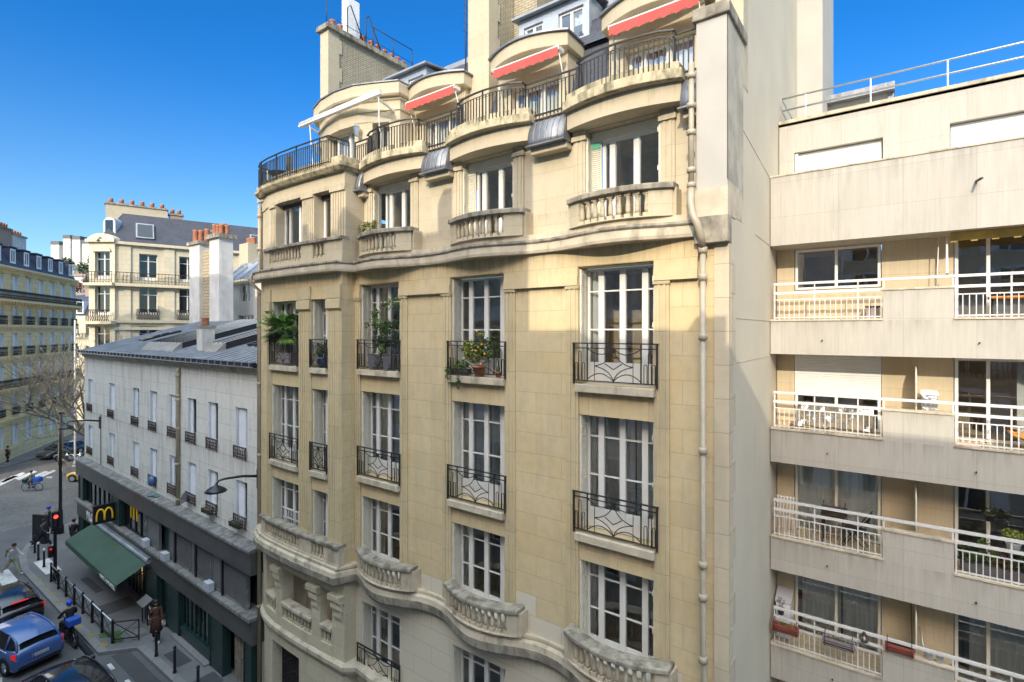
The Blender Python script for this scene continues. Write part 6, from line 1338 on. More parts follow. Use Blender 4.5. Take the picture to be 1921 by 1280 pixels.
for q in (((200, 1247), (208, 1244), (216, 1254), (208, 1257)), ((233, 1277), (241, 1274), (252, 1286), (243, 1289)), ((0, 1272), (4, 1271), (4, 1284), (0, 1286))): m.poly([(*p, GZ-.004) for p in gp2(*q)])
o = m.build('road_markings', K['road_paint']); o['kind'] = 'structure'
m = MB(); m.poly([(-40.6, 8.05, PZ+.001), (-38.0, 8.05, PZ+.001), (-38.0, 8.75, PZ+.001), (-40.6, 8.75, PZ+.001)]); o = m.build('crossing_strip', K['road_paint']); o['kind'] = 'structure'
m = MB(); r = random.Random(2)
for k in range(9):
    x = -27.5-1.25*k; y = 7.5+.25*r.random(); m.poly([(x+.22*math.cos(a)*r.uniform(.6, 1.1), y+.13*math.sin(a), PZ+.002) for a in [2*PI*j/9 for j in range(9)]])
o = m.build('pavement_lichen', mat('lichen_yellow', (.26,.19,.06,1), .9, .3, 8)); o['kind'] = 'structure'
m = MB(); 
for q in ((-28.3, 8.0), (-28.0, 8.35), (-27.4, 8.2)): m.poly([(q[0]+.45*math.cos(a)*r.uniform(.5, 1.1), q[1]+.2*math.sin(a), PZ+.003) for a in [2*PI*j/11 for j in range(11)]])
o = m.build('pavement_moss', mat('moss_green', (.055,.11,.03,1), .95, .4, 9)); o['kind'] = 'structure'
m = MB()
for a, b, c, d in ((-24.6, -23.2, 8.95, 9.5), (-31.5, -30.2, 8.3, 9.9), (-35.8, -33.2, 9.0, 9.35), (-21.8, -20.9, 8.9, 9.7)): m.poly([(a, c, PZ+.0015), (b, c, PZ+.0015), (b, d, PZ+.0015), (a, d, PZ+.0015)])
for a, b, c, d in ((-33, -28, 3.9, 4.5), (-26.5, -22, 7.7, 8.3), (-47, -43, 3.5, 6.2)): m.poly([(a, c, GZ-.007), (b, c, GZ-.007), (b, d, GZ-.007), (a, d, GZ-.007)])
o = m.build('asphalt_patches', mat('patched_asphalt', (.065,.063,.064,1), .85, .2, 1, .4, 90)); o['kind'] = 'structure'
t = thing('manhole_cover', 'rectangular cast iron cover with an oval ring set in the pavement by the woman', 'manhole cover', (-27.4, 9.05, PZ)); m = MB(W(t))
m.box(-.55, .55, -.42, .42, -.01, .006); m.build('plate', K['pave'], t); m = MB(W(t))
for q in ((-.55, .55, -.44, -.42), (-.55, .55, .42, .44), (-.57, -.55, -.44, .44), (.55, .57, -.44, .44)): m.box(*q, 0, .012)
m.tube([(.42*math.cos(a), .27*math.sin(a), .008) for a in [2*PI*k/24 for k in range(25)]], .014, 4); m.build('rim', K['iron'], t)
sheet('gutter_water', [(-27.3, 7.1), (-31.5, 7.12), (-31.5, 7.36), (-27.3, 7.36)], GZ-.003, 'car_glass')
# ---- posts, barrier and lights
def bollard(x, y, lab, white, group):
    t = thing('bollard', lab, 'bollard', (x, y, PZ), 0, group); m = MB(W(t)); m.lathe((0,0,0), [(.075, 0), (.075, .06), (.055, .1), (.05, .85), (.06, .87), (.06, .9), (.03, .93)], 10); m.build('post', K['black'], t)
    m = MB(W(t)); m.lathe((0,0,.93), [(.03, 0), (.062, .04), (.065, .08), (.045, .125), (.01, .14)], 10); m.build('cap', K['white_paint' if white else 'black'], t)
for x, y, l, w in ((-42.3, 8.45, 'plain black-topped bollard beside the black billboard panel, farthest from the crossing strip', 0), (-40.75, 8.3, 'white-topped bollard between the black-topped one and the crossing strip', 1), (-39.3, 8.25, 'white-topped bollard standing on the white crossing strip', 1), (-24.75, 8.75, 'black bollard at the corner of the parking bay, nearest the woman in brown', 0), (-22.95, 8.75, 'black bollard half way along the parking bay, next one after the corner bollard', 0), (-20.9, 8.75, 'black bollard farthest from the woman in brown, only its top in view', 0)): bollard(x, y, l, w, 'pavement bollards')
t = thing('pedestrian_barrier', 'long dark metal crowd barrier with crossed braces along the kerb', 'barrier', (-32, 8.0, PZ)); m = MB(); m2 = MB(); N = 8
for k in range(N):
    x = -36.7+1.34*k; m.lathe((x, 8.0, PZ), [(.07, 0), (.06, .1), (.05, .95), (.06, .98), (.03, 1.02)], 8)
    if k < N-1:
        m2.bar((x, 8.0, PZ+.2), (x+1.34, 8.0, PZ+.2), .035); m2.bar((x+.1, 8.0, PZ+.22), (x+1.24, 8.0, PZ+.86), .025); m2.bar((x+.1, 8.0, PZ+.86), (x+1.24, 8.0, PZ+.22), .025)
m.build('post', K['black'], t); m2.build('cross_brace', K['iron'], t); m = MB(); m.tube([(-36.75, 8.0, PZ+.9), (-27.3, 8.0, PZ+.9)], .03, 7); m.build('top_rail', K['galv'], t)
m = MB(); a = Vector((-27.3, 8.0, PZ)); b = Vector((-26.65, 8.75, PZ)); m.bar(a+Vector((0,0,.9)), b+Vector((0,0,.9)), .04); m.bar(a+Vector((0,0,.15)), b+Vector((0,0,.15)), .04); m.bar(b, b+Vector((0,0,.9)), .04); m.bar(a+Vector((0,0,.15)), b+Vector((0,0,.9)), .025); m.bar(a+Vector((0,0,.9)), b+Vector((0,0,.15)), .025); m.build('return_panel', K['iron'], t)
t = thing('traffic_light', 'traffic light on a dark pole showing red, at the start of the crowd barrier', 'traffic light', (-36.65, 8.15, PZ)); M = W(t)
m = MB(M); m.lathe((0,0,0), [(.12, 0), (.12, .3), (.085, .4), (.075, 2.6), (.07, 3.0)], 12); m.build('pole', K['black'], t)
m = MB(M); m.box(-.14, .14, -.16, .16, 2.75, 3.75); m.box(-.2, .2, -.22, .22, 2.85, 2.9); m.build('signal_head', K['black'], t, bevel=.03)
AX = Matrix.Rotation(PI/2, 3, 'Y')
for z, key in ((3.5, 'red_lamp'), (3.22, 'matt_black'), (2.98, 'matt_black')):
    m = MB(M); m.lathe((.142, 0, z), [(.1, 0), (.085, .02), (.03, .035)], 14, axis=AX); m.build('lamp', K[key], t); m = MB(M); m.tube([(.16, .12*math.cos(a), z+.12*math.sin(a)) for a in [PI*k/8 for k in range(9)]], .03, 5); m.build('visor', K['black'], t)
m = MB(M); m.box(-.1, .12, -.3, -.1, 1.35, 1.95); m.build('pedestrian_head', K['black'], t, bevel=.02); m = MB(M); m.lathe((.122, -.2, 1.8), [(.07, 0), (.05, .015)], 12, axis=AX); m.build('lamp', K['tail'], t)
t = thing('lamp_mast', 'slender tapering dark lamp mast rising past the white house corner', 'lamp post', (-45.0, 10.28, PZ)); m = MB(W(t)); m.lathe((0,0,0), [(.2, 0), (.2, .5), (.15, .6), (.14, 1.5), (.1, 1.6), (.085, 5), (.06, 8.0)], 12); m.build('shaft', K['black'], t); m = MB(W(t)); m.lathe((0,0,8.0), [(.07, 0), (.09, .05), (.04, .14)], 10); m.build('finial', K['black'], t)
t = thing('pale_mast', 'tall pale grey street mast standing beyond the junction', 'mast', (-66.8, 16.4, GZ)); m = MB(W(t)); m.lathe((0,0,0), [(.13, 0), (.12, .4), (.09, .5), (.07, 14.8)], 10); m.build('shaft', K['stack_render'], t); m = MB(W(t)); m.lathe((0,0,0), [(.25, 0), (.25, .06), (.17, .1)], 10); m.build('base', K['stack_render'], t)
t = thing('billboard', 'black advertising panel seen from behind, near the pavement edge', 'panel', (-44.1, 9.1, PZ), math.radians(25)); m = MB(W(t)); m.box(-.62, .62, -.05, .05, .08, 1.75); m.build('panel', K['matt_black'], t); m = MB(W(t)); m.box(-.6, .6, -.2, .2, 0, .08); m.build('foot', K['black'], t)
t = thing('menu_stand', 'slanted black menu stand with a pale round emblem, by the dark green shopfront', 'menu stand', (-27.9, 9.4, PZ)); m = MB(W(t)); m.obox((0, 0, 1.05), (.4, 0, 0), (0, .2, .12), (0, -.015, .02)); m.build('board', K['shop_panel'], t); m = MB(W(t)); m.bar((-.3, 0, 0), (-.3, 0, 1), .04); m.bar((.3, 0, 0), (.3, 0, 1), .04); m.box(-.34, .5, .1, .16, .1, .95); m.build('frame', K['black'], t)
m = MB(W(t)); m.tube([(.25+.17*math.cos(a), .085, .55+.3*math.sin(a)) for a in [2*PI*k/20 for k in range(21)]], .025, 5); m.build('emblem', K['white_paint'], t)
# ---- trees
def tree(label, loc, h, spread, seed, key, trunk=.24, lean=(0, 0), n0=7, group=None, depth=4):
    r = random.Random(seed); t = thing('bare_tree', label, 'tree', loc, 0, group); m = MB(W(t)); fork = h*.33
    m.tube([(0,0,0), (.05, .03, fork*.5), (0, 0, fork)], [trunk*1.25, trunk, trunk*.85], 9); m.build('trunk', K[key], t)
    m = MB(W(t)); 
    def grow(p, d, L, rad, lev):
        pts = [p]; q = p
        for k in range(3):
            d = (d+Vector((r.gauss(0, .14), r.gauss(0, .14), r.gauss(.05, .1)))).normalized(); q = q+d*L/3; pts.append(q)
        m.tube(pts, [rad, rad*.85, rad*.7, rad*.5], 5 if lev < 2 else 3, cap=False)
        if lev >= depth: return
        for k in range(4 if lev < 3 else 5):
            b = pts[r.choice((1, 2, 3, 3))]; a = Vector((r.gauss(0, 1), r.gauss(0, 1), r.gauss(.25, .6))).normalized(); grow(b, (d*.75+a*.75).normalized(), L*r.uniform(.55, .8), max(.016, rad*.55), lev+1)
    for k in range(n0):
        a = 2*PI*k/n0+r.uniform(-.3, .3); e = r.uniform(.35, 1.1); d = Vector((math.cos(a)*math.cos(e)+lean[0], math.sin(a)*math.cos(e)+lean[1], math.sin(e))).normalized()
        grow(Vector((0, 0, fork*r.uniform(.85, 1.0))), d, spread*r.uniform(.7, 1.0), trunk*.42, 1)
    m.build('crown', K[key], t); return t
tree('bare plane tree behind the white house corner, its dark branches reaching across the mansion', (-54.5, 14.6, GZ), 14.5, 5.2, 5, 'bark', .26, (-.35, -.15), 8)
tree('bare pale tree before the corner house, only its twigs showing over the zinc roof', (-54.5, 18.5, GZ), 15.5, 4.6, 9, 'bark_sunlit', .22, (.1, .1), 8)
tree('slender bare brown tree standing at the kerb in front of the mansion', (-69.5, 15.9, GZ), 15.0, 4.3, 21, 'bark', .2, (0, 0), 8)
# ================================================================ vehicles
def car(label, loc, rz, paintk, L=4.0, wd=1.76, H=1.48, plate=None, brake=False, lamps='wrap', cat='car', mirrors=True):
    t = thing('parked_car' if False else 'car', label, cat, loc, rz); M = W(t); h = wd/2
    # body: cross sections from tail (-L/2) to nose (+L/2): (x, lower z, waist z, half width, deck z)
    S = [(-.5, .42, .78, .80, .80), (-.492, .28, .92, .92, .95), (-.44, .2, .96, .985, 1.0), (-.3, .18, .95, 1, .98), (-.05, .18, .92, 1, .95), (.15, .18, .90, .995, .94), (.27, .18, .87, .98, .92), (.38, .19, .78, .95, .82), (.455, .22, .68, .88, .72), (.492, .3, .56, .76, .6), (.5, .36, .5, .68, .53)]
    m = MB(M); rings = []
    for x, zl, zw, w, zd in S:
        w *= h; k = H/1.48
        pr = [(-w*.92, zl), (-w, zl+.12), (-w*1.0, zl+(zw-zl)*.6), (-w*.97, zw*k), (-w*.86, (zd-.01)*k+.015), (-w*.4, zd*k+.03), (0, zd*k+.04), (w*.4, zd*k+.03), (w*.86, (zd-.01)*k+.015), (w*.97, zw*k), (w, zl+(zw-zl)*.6), (w, zl+.12), (w*.92, zl)]
        rings.append([m.p((x*L, y, z)) for y, z in pr])
    for a, b in zip(rings, rings[1:]):
        for j in range(len(a)-1): m.face((a[j], b[j], b[j+1], a[j+1]), True)
    m.face(rings[0], True); m.face(rings[-1][::-1], True); m.build('body', K[paintk], t)
    # cabin glass, then painted roof and pillars a little proud of it
    C = [(-.470, .93, .93, .80, .80), (-.40, .95, 1.30, .90, .72), (-.30, .95, 1.44, .93, .71), (-.1, .93, 1.48, .94, .72), (.06, .92, 1.46, .93, .70), (.15, .92, 1.34, .92, .72), (.285, .90, .93, .86, .80)]
    k = H/1.48; m = MB(M); rg = []
    for x, z0, z1, w0, w1 in C: rg.append([m.p((x*L, s*y*h, z)) for s, y, z in ((-1, w0, z0*k), (-1, w1, z1*k-.04), (-1, w1*.86, z1*k), (1, w1*.86, z1*k), (1, w1, z1*k-.04), (1, w0, z0*k))])
    for a, b in zip(rg, rg[1:]):
        for j in range(5): m.face((a[j], b[j], b[j+1], a[j+1]), j == 2)
    m.face(rg[0]); m.face(rg[-1][::-1]); m.build('cabin_glass', K['car_glass'], t)
    m = MB(M); top = []
    for x, z, w in ((-.435, 1.235, .70), (-.40, 1.315, .72), (-.30, 1.455, .71), (-.1, 1.495, .72), (.06, 1.475, .70), (.105, 1.415, .70)): top.append([m.p((x*L, y*h, z*k+dz)) for y, dz in ((-w, -.035), (-w*.8, .004), (0, .02), (w*.8, .004), (w, -.035))])
    for a, b in zip(top, top[1:]):
        for j in range(4): m.face((a[j], b[j], b[j+1], a[j+1]), True)
    m.build('roof', K[paintk], t); m = MB(M)
    for s in (-1, 1):
        for P in ([(-.475, .82, .93), (-.405, .735, 1.3), (-.3, .725, 1.44)], [(.29, .86, .92), (.15, .73, 1.34), (.06, .71, 1.45)], [(-.02, .955, .93), (-.03, .735, 1.46)], [(-.3, .945, .95), (-.29, .725, 1.43)]): m.tube([(x*L, s*y*h, z*k) for x, y, z in P], .042, 6)
        m.tube([(x*L, s*y*h, z*k) for x, y, z in ((-.42, .73, 1.27), (-.3, .72, 1.45), (-.1, .73, 1.49), (.06, .71, 1.46), (.15, .72, 1.34))], .03, 6)
    m.build('window_pillar', K[paintk], t)
    m = MB(M)
    for s in (-1, 1):
        q = MB(M)
        for P in ([(-.02, .94, .9), (-.02, 1.004, .6), (-.03, 1.0, .24)], [(.2, .93, .88), (.235, 1.0, .6), (.2, 1.0, .24)], [(-.27, .945, .93), (-.22, 1.0, .6), (-.2, 1.0, .26)]): q.tube([(x*L, s*y*h, z) for x, y, z in P], .009, 4)
        q.build('door_seam', K['matt_black'], t); q = MB(M)
        for x in (-.08, .06): q.obox((x*L, s*h*1.0, .80), (.09, 0, 0), (0, .02, 0), (0, 0, .014)); 
        q.build('door_handle', K['chrome'], t)
    for s in (-1, 1): m.tube([(x*L, s*h*.972, z) for x, z in ((-.35, .93), (0, .91), (.24, .88))], .012, 4)
    m.build('waist_trim', K['chrome'], t)
    for x in (-.315*L, .315*L):
        for s in (-1, 1):
            ax = Matrix.Rotation(PI/2, 3, 'X'); m = MB(M); m.lathe((x, s*(h-.09), .32), [(.2, -.1), (.3, -.105), (.32, -.08), (.32, .08), (.3, .105), (.2, .1)], 20, axis=ax); w = m.build('wheel', K['rubber'], t)
            m = MB(M); m.lathe((x, s*(h+.0), .32), [(.205, -.012), (.19, .012), (.05, .014)], 14, axis=ax)
            for q in range(5): a = 2*PI*q/5; m.bar((x, s*(h+.012), .32), (x+.18*math.cos(a), s*(h+.012), .32+.18*math.sin(a)), .035)
            m.build('rim', K['galv'], w)
            m = MB(M); m.tube([(x+.37*math.cos(a), s*(h-.012), .32+.37*math.sin(a)) for a in [PI*q/10 for q in range(11)]], .035, 5); m.build('wheel_arch', K['matt_black'], t)
    for s in (-1, 1):
        m = MB(M); m.extr([(-.497*L, s*h*.66, .70), (-.497*L, s*h*.86, .70), (-.484*L, s*h*.94, .97), (-.486*L, s*h*(.70 if lamps == 'wrap' else .45), .93)], (.02, 0, 0)); m.extr([(-.494*L, s*h*.90, .72), (-.44*L, s*h*.99, .80), (-.44*L, s*h*.975, .95), (-.484*L, s*h*.93, .97)], (0, s*.012, 0)); m.build('tail_light', K['tail'], t)
        m = MB(M); m.extr([(.455*L, s*h*.58, .62), (.44*L, s*h*.86, .62), (.40*L, s*h*.9, .74), (.43*L, s*h*.6, .73)], (.03, 0, .012)); m.build('headlight', K['foil'], t)
        if mirrors: m = MB(M); m.obox((.2*L, s*(h+.12), .98), (.06, 0, 0), (0, .1, 0), (0, 0, .065)); m.bar((.2*L, s*h*.9, .93), (.2*L, s*(h+.06), .96), .04); m.build('wing_mirror', K[paintk], t, bevel=.025)
    m = MB(M); m.box(-.503*L, -.49*L, -.27, .27, .60, .72); pl = m.build('number_plate', K['plate'], t); m = MB(M); m.box(-.5042*L, -.502*L, .21, .265, .605, .715); m.build('plate_band', K['plate_blue'], pl)
    if plate: lettering(plate, .105, K['matt_black'], pl, M @ Matrix.Translation((-.5045*L, 0, .622)) @ Matrix.Rotation(-PI/2, 4, 'Z') @ Matrix.Rotation(PI/2, 4, 'X'), ext=.001, align='CENTER', sx=.9)
    m = MB(M); m.box(-.504*L, -.47*L, -h*.8, h*.8, .3, .40); m.build('bumper_insert', K['matt_black'], t); m = MB(M); m.box(.47*L, .502*L, -h*.55, h*.55, .3, .42); m.build('bumper_insert', K['matt_black'], t)
    if brake: m = MB(M); m.box(-.45*L, -.425*L, -.3, .3, 1.262*k, 1.285*k); m.build('brake_light', K['tail'], t)
    m = MB(M); m.tube([(-.4985*L, -h*.62, .56), (-.502*L, 0, .55), (-.4985*L, h*.62, .56)], .008, 4); m.tube([(-.49*L, -h*.63, .95), (-.499*L, -h*.62, .56)], .007, 4); m.tube([(-.49*L, h*.63, .95), (-.499*L, h*.62, .56)], .007, 4); m.build('tailgate_seam', K['matt_black'], t); m = MB(M); m.tube([(-.3*L, 0, 1.47*k), (-.335*L, 0, 1.63*k)], .007, 4); m.build('aerial', K['black'], t)
    m = MB(M); m.tube([(-.49*L+.02, -.1, .96), (-.462*L, .25, 1.02)], .01, 4); m.build('rear_wiper', K['black'], t)
    return t
car('black hatchback with red tail lights waiting first in the queue', (-34.15, 5.75, GZ), PI+.10, 'car_black', 4.2, 1.78, 1.46, 'EZ-252-KY', True, lamps='wide')
car('metallic blue hatchback second in the queue behind the black hatchback', (-29.75, 5.35, GZ), PI+.20, 'car_blue', 3.9, 1.72, 1.5, 'DW-647-GP')
car('glossy black car last in the queue behind the blue hatchback, cut off by the frame', (-24.1, 5.75, GZ), PI+.10, 'car_black', 4.4, 1.8, 1.46)
car('small yellow car half hidden by the white house corner, driving out of the side street', (-59.6, 15.9, GZ), PI+.72, 'car_yellow', 3.7, 1.68, 1.5)
car('dark grey sedan parked at the far kerb in front of the mansion', (-73.6, 16.9, GZ), -1.13, 'car_grey', 4.3, 1.78, 1.42)
def bicycle(label, loc, rz, key='bike_blue', moto=False, basket=False, bag=None, cat='bicycle', name='bicycle'):
    t = thing(name, label, cat, loc, rz); M = W(t); R_ = .33; wb = .54 if not moto else .62; th = .022 if not moto else .06
    for x in (-wb, wb):
        m = MB(M); m.tube([(x+R_*math.cos(a), 0, R_+R_*math.sin(a)) for a in [2*PI*k/28 for k in range(29)]], th, 6, cap=False); w = m.build('wheel', K['rubber'], t)
        m = MB(M)
        for k in range(8): a = PI*k/8; m.tube([(x+R_*math.cos(a), 0, R_+R_*math.sin(a)), (x-R_*math.cos(a), 0, R_-R_*math.sin(a))], .005 if not moto else .012, 3)
        m.build('spokes', K['galv'], w); m = MB(M); m.tube([(x+(R_+.05)*math.cos(a), 0, R_+(R_+.05)*math.sin(a)) for a in [.3+PI*.75*k/10 for k in range(11)]], .03 if not moto else .06, 5); m.build('mudguard', K[key], t)
    m = MB(M); q = .024 if not moto else .05
    for P in ([(-wb, 0, R_), (-.1, 0, .32)], [(-.1, 0, .32), (-.22, 0, .86)], [(-wb, 0, R_), (-.2, 0, .75)], [(-.1, 0, .32), (.36, 0, .82)], [(-.18, 0, .62), (.38, 0, .86)], [(wb, 0, R_), (.36, 0, .98)]): m.tube(P, q, 6)
    m.build('frame', K[key], t); m = MB(M); m.tube([(.42, .26, 1.0), (.36, .1, 1.06), (.36, -.1, 1.06), (.42, -.26, 1.0), (.3, -.28, 1.0)], .016, 6); m.build('handlebar', K['black'], t)
    m = MB(M); m.extr([(-.38, -.1, .9), (-.12, -.03, .92), (-.02, 0, .92), (-.12, .03, .92), (-.38, .1, .9)], (0, 0, .06)); m.build('saddle', K['matt_black'], t)
    m = MB(M); m.tube([(-.1, .09, .32), (.05, .12, .25)], .014, 5); m.tube([(-.1, -.09, .32), (-.25, -.12, .39)], .014, 5); m.lathe((-.1, 0, .32), [(.09, -.03), (.09, .03)], 10, axis=Matrix.Rotation(PI/2, 3, 'X')); m.build('crank', K['black'], t)
    if moto: m = MB(M); m.box(-.28, .3, -.14, .14, .25, .62); m.lathe((.1, 0, .62), [(.16, 0), (.18, .12), (.1, .24)], 10); m.build('engine_block', K['matt_black'], t, bevel=.03)
    if basket: m = MB(M); m.box(.42, .7, -.18, .18, .76, 1.02); m.build('basket', K['matt_black'], t)
    if bag: m = MB(M); m.box(*bag); m.build('luggage_bag', K['bag_blue'], t, bevel=.06)
    return t
hc = math.atan2(-.62, -.78)
bicycle('hire bicycle with a blue bag, ridden across the junction', (-59.4, 11.7, GZ), hc, basket=True, bag=(-.75, -.2, -.22, .22, .8, 1.2))
bicycle('delivery moped with a blue box on its rack, beside the blue hatchback', (-29.2, 6.95, GZ), PI+.06, 'matt_black', moto=True, bag=(-.72, -.3, -.24, .24, .92, 1.24), cat='moped', name='moped')
bicycle('motorbike with a pale fairing parked between the pale mast and the grey sedan', (-70.2, 16.4, GZ), PI+.7, 'white_paint', moto=True, cat='motorbike', name='motorbike'); bicycle('motorbike half hidden behind the white house corner, beside the pale mast', (-68.6, 17.6, GZ), PI+.7, 'galv', moto=True, cat='motorbike', name='motorbike')
# ================================================================ people
def skinmesh(t, name, key, V, E_, top=None, sub_=2, M=None):
    me = bpy.data.meshes.new(name); me.from_pydata([tuple((M @ Vector(v[0])) if M else v[0]) for v in V], E_, []); me.materials.append(K[key])
    o = bpy.data.objects.new(name, me); col.objects.link(o)
    if t is not None: o.parent = t
    md = o.modifiers.new('skin', 'SKIN'); md.use_smooth_shade = True; md.branch_smoothing = .4
    sv = me.skin_vertices[0].data
    for k, v in enumerate(V): sv[k].radius = (v[1], v[2] if len(v) > 2 else v[1]); sv[k].use_root = k == 0
    sb = o.modifiers.new('sub', 'SUBSURF'); sb.levels = sub_; sb.render_levels = sub_; return o
def person(label, loc, rz, s=1.0, stride=.0, lean=0.0, arms=((-.0, 0), (.0, 0)), sit=False, top='c_black', legs='c_jean', coat=0.0, hair='hair', hat=None, shoes='shoe', pack=None, bag=None, group=None, hairlong=False, turn=0.0, grip=None):
    # local frame: +x is ahead, z up; stride swings the legs, lean tips the trunk forward
    hz = .93 if not sit else .98; P = {}; L = lean
    P['pel'] = Vector((-.2 if sit else 0, 0, hz)); up = Vector((math.sin(L), 0, math.cos(L))); sd = Vector((0, 1, 0))
    P['wai'] = P['pel']+up*.16; P['che'] = P['pel']+up*.38; P['nec'] = P['pel']+up*.55; fw = Vector((math.cos(L), 0, -math.sin(L)))
    P['hd0'] = P['nec']+up*.07+fw*.02; P['hd1'] = P['hd0']+Vector((.02, 0, .10)); P['hd2'] = P['hd1']+Vector((-.01, 0, .10))
    for n, sg, k in (('l', 1, 0), ('r', -1, 1)):
        sh = P['nec']-up*.07+sd*sg*.175; P['sh'+n] = sh; a, bend = arms[k]
        if grip:
            wr = Vector(grip)+sd*sg*.22; el = (sh+wr)/2+Vector((0, sg*.1, -.1))
        else:
            d = Vector((math.sin(a), sg*.12, -math.cos(a))); el = sh+d*.29; d2 = Vector((math.sin(a+bend), sg*.02, -math.cos(a+bend))); wr = el+d2*.25
        P['el'+n] = el; P['wr'+n] = wr; hdir = (wr-el).normalized(); P['ha'+n] = wr+hdir*.08; P['hd'+n] = hdir
        hp = P['pel']+sd*sg*.09+Vector((0, 0, -.04)); P['hp'+n] = hp
        if sit: kn = hp+Vector((.40, sg*.05, -.14 if sg > 0 else .0)); an = kn+Vector((-.12, 0, -.42 if sg > 0 else -.36))
        else:
            th = stride*sg; kn = hp+Vector((math.sin(th)*.43, 0, -math.cos(th)*.43)); sh_ = th-(.12+.5*abs(stride) if th < 0 else .04); an = kn+Vector((math.sin(sh_)*.42, 0, -math.cos(sh_)*.42))
        P['kn'+n] = kn; P['an'+n] = an; P['to'+n] = an+Vector((.15, sg*.02, -.05))
    if not sit:
        low = min(P['anl'].z, P['anr'].z)-.075
        for q in P:
            if q[:2] not in ('hd',) or q in ('hd0', 'hd1', 'hd2'): P[q] = P[q]-Vector((0, 0, low))
    Mt = Matrix.Scale(s, 4)
    V = []; E_ = []; ix = {}
    def add(n, p, r, r2=None, to=None):
        ix[n] = len(V); V.append((Mt @ p, r*s, (r2 or r)*s))
        if to: E_.append((ix[to], ix[n]))
    add('pel', P['pel'], .13, .10); add('wai', P['wai'], .125, .09, 'pel'); add('che', P['che'], .15, .10, 'wai'); add('nec', P['nec'], .055, .055, 'che'); add('hd0', P['hd0'], .06, .065, 'nec'); add('hd1', P['hd1'], .078, .092, 'hd0'); add('hd2', P['hd2'], .06, .07, 'hd1')
    for n in 'lr':
        add('sh'+n, P['sh'+n], .055, .055, 'che'); add('el'+n, P['el'+n], .04, .04, 'sh'+n); add('wr'+n, P['wr'+n], .028, .024, 'el'+n); add('ha'+n, P['ha'+n], .036, .018, 'wr'+n)
        hd = P['hd'+n]; sdv = Vector((0, 1, 0)) if abs(hd.y) < .8 else Vector((1, 0, 0)); ac = hd.cross(sdv).normalized(); sg = 1 if n == 'l' else -1
        for f, (o, ln) in enumerate(((-.03, .06), (-.011, .075), (.009, .07), (.028, .055))):
            b = P['ha'+n]+ac*o; add(f'f{n}{f}a', b+hd*(.03+ln*.45), .009, .009, 'ha'+n); add(f'f{n}{f}b', b+hd*(.03+ln)-sdv*sg*.02, .0075, .0075, f'f{n}{f}a')
        add(f't{n}a', P['wr'+n]+hd*.05-ac*.05, .011, .011, 'wr'+n); add(f't{n}b', P['wr'+n]+hd*.09-ac*.065-sdv*sg*.012, .0085, .0085, f't{n}a')
        add('hp'+n, P['hp'+n], .088, .088, 'pel'); add('kn'+n, P['kn'+n], .058, .058, 'hp'+n); add('an'+n, P['an'+n], .04, .04, 'kn'+n); add('to'+n, P['to'+n], .034, .028, 'an'+n)
    o = skinmesh(None, 'person', 'skin', V, E_); o.location = loc; o.rotation_euler = (0, 0, rz); tag(o, label, 'person', group)
    WM[o.name] = Matrix.Translation(Vector(loc)) @ Matrix.Rotation(rz, 4, 'Z')
    V2 = [(Mt @ P['wai'], .155*s, .125*s), (Mt @ P['che'], .178*s, .128*s), (Mt @ (P['nec']-up*.02), .085*s, .08*s), (Mt @ P['pel'], .16*s, .125*s)]; E2 = [(0, 1), (1, 2), (0, 3)]
    for n in 'lr':
        b = len(V2); V2 += [(Mt @ P['sh'+n], .075*s), (Mt @ P['el'+n], .058*s), (Mt @ (P['wr'+n]*.97+P['el'+n]*.03), .045*s)]; E2 += [(1, b), (b, b+1), (b+1, b+2)]
    skinmesh(o, 'jacket', top, V2, E2)
    if coat:
        m = MB(W(o) @ Mt); p = P['pel']; m.lathe((p.x, p.y, 0), [(.20+coat*.1, p.z-.05-coat), (.19, p.z-.1), (.165, p.z+.08), (.15, p.z+.17)], 14); m.build('coat_skirt', K[top], o)
    V3 = [(Mt @ P['pel'], .15*s, .12*s)]; E3 = []
    for n in 'lr':
        b = len(V3); V3 += [(Mt @ P['hp'+n], .105*s), (Mt @ P['kn'+n], .075*s), (Mt @ (P['an'+n]*.96+P['kn'+n]*.04), .058*s)]; E3 += [(0, b), (b, b+1), (b+1, b+2)]
    skinmesh(o, 'trousers', legs, V3, E3)
    M = W(o) @ Mt
    for n in 'lr':
        m = MB(M); a = P['an'+n]; m.extr([(a.x-.08, a.y-.045, a.z-.075), (a.x+.12, a.y-.05, a.z-.075), (a.x+.2, a.y-.02, a.z-.075), (a.x+.2, a.y+.02, a.z-.075), (a.x+.12, a.y+.05, a.z-.075), (a.x-.08, a.y+.045, a.z-.075)], (-.015, 0, .085)); m.build('shoe', K[shoes], o, bevel=.02)
    hd = P['hd1']; m = MB(M)
    rg = [(.108, -.02), (.118, .03), (.112, .08), (.08, .125), (.03, .145)] if hat else [(.085, -.03), (.103, .02), (.104, .07), (.075, .115), (.025, .13)]
    m.lathe(hd+Vector((-.028, 0, .0)), rg, 12); m.build('helmet' if hat else 'hair', K[hat or hair], o)
    if hairlong: m = MB(M); m.lathe(hd+Vector((-.055, 0, -.2)), [(.05, 0), (.1, .08), (.115, .2), (.09, .28)], 10); m.build('long_hair', K[hair], o)
    m = MB(M); m.lathe(hd+Vector((.088, 0, -.02)), [(.012, -.018), (.02, -.008), (.012, .02), (.004, .035)], 6)
    for q in (-1, 1): m.lathe(hd+Vector((0, q*.083, -.02)), [(.008, -.025), (.018, 0), (.008, .03)], 6)
    m.build('nose_and_ears', K['skin'], o)
    m = MB(M)
    for q in (-1, 1): m.obox(hd+Vector((.086, q*.032, .012)), (.006, 0, 0), (0, .013, 0), (0, 0, .006))
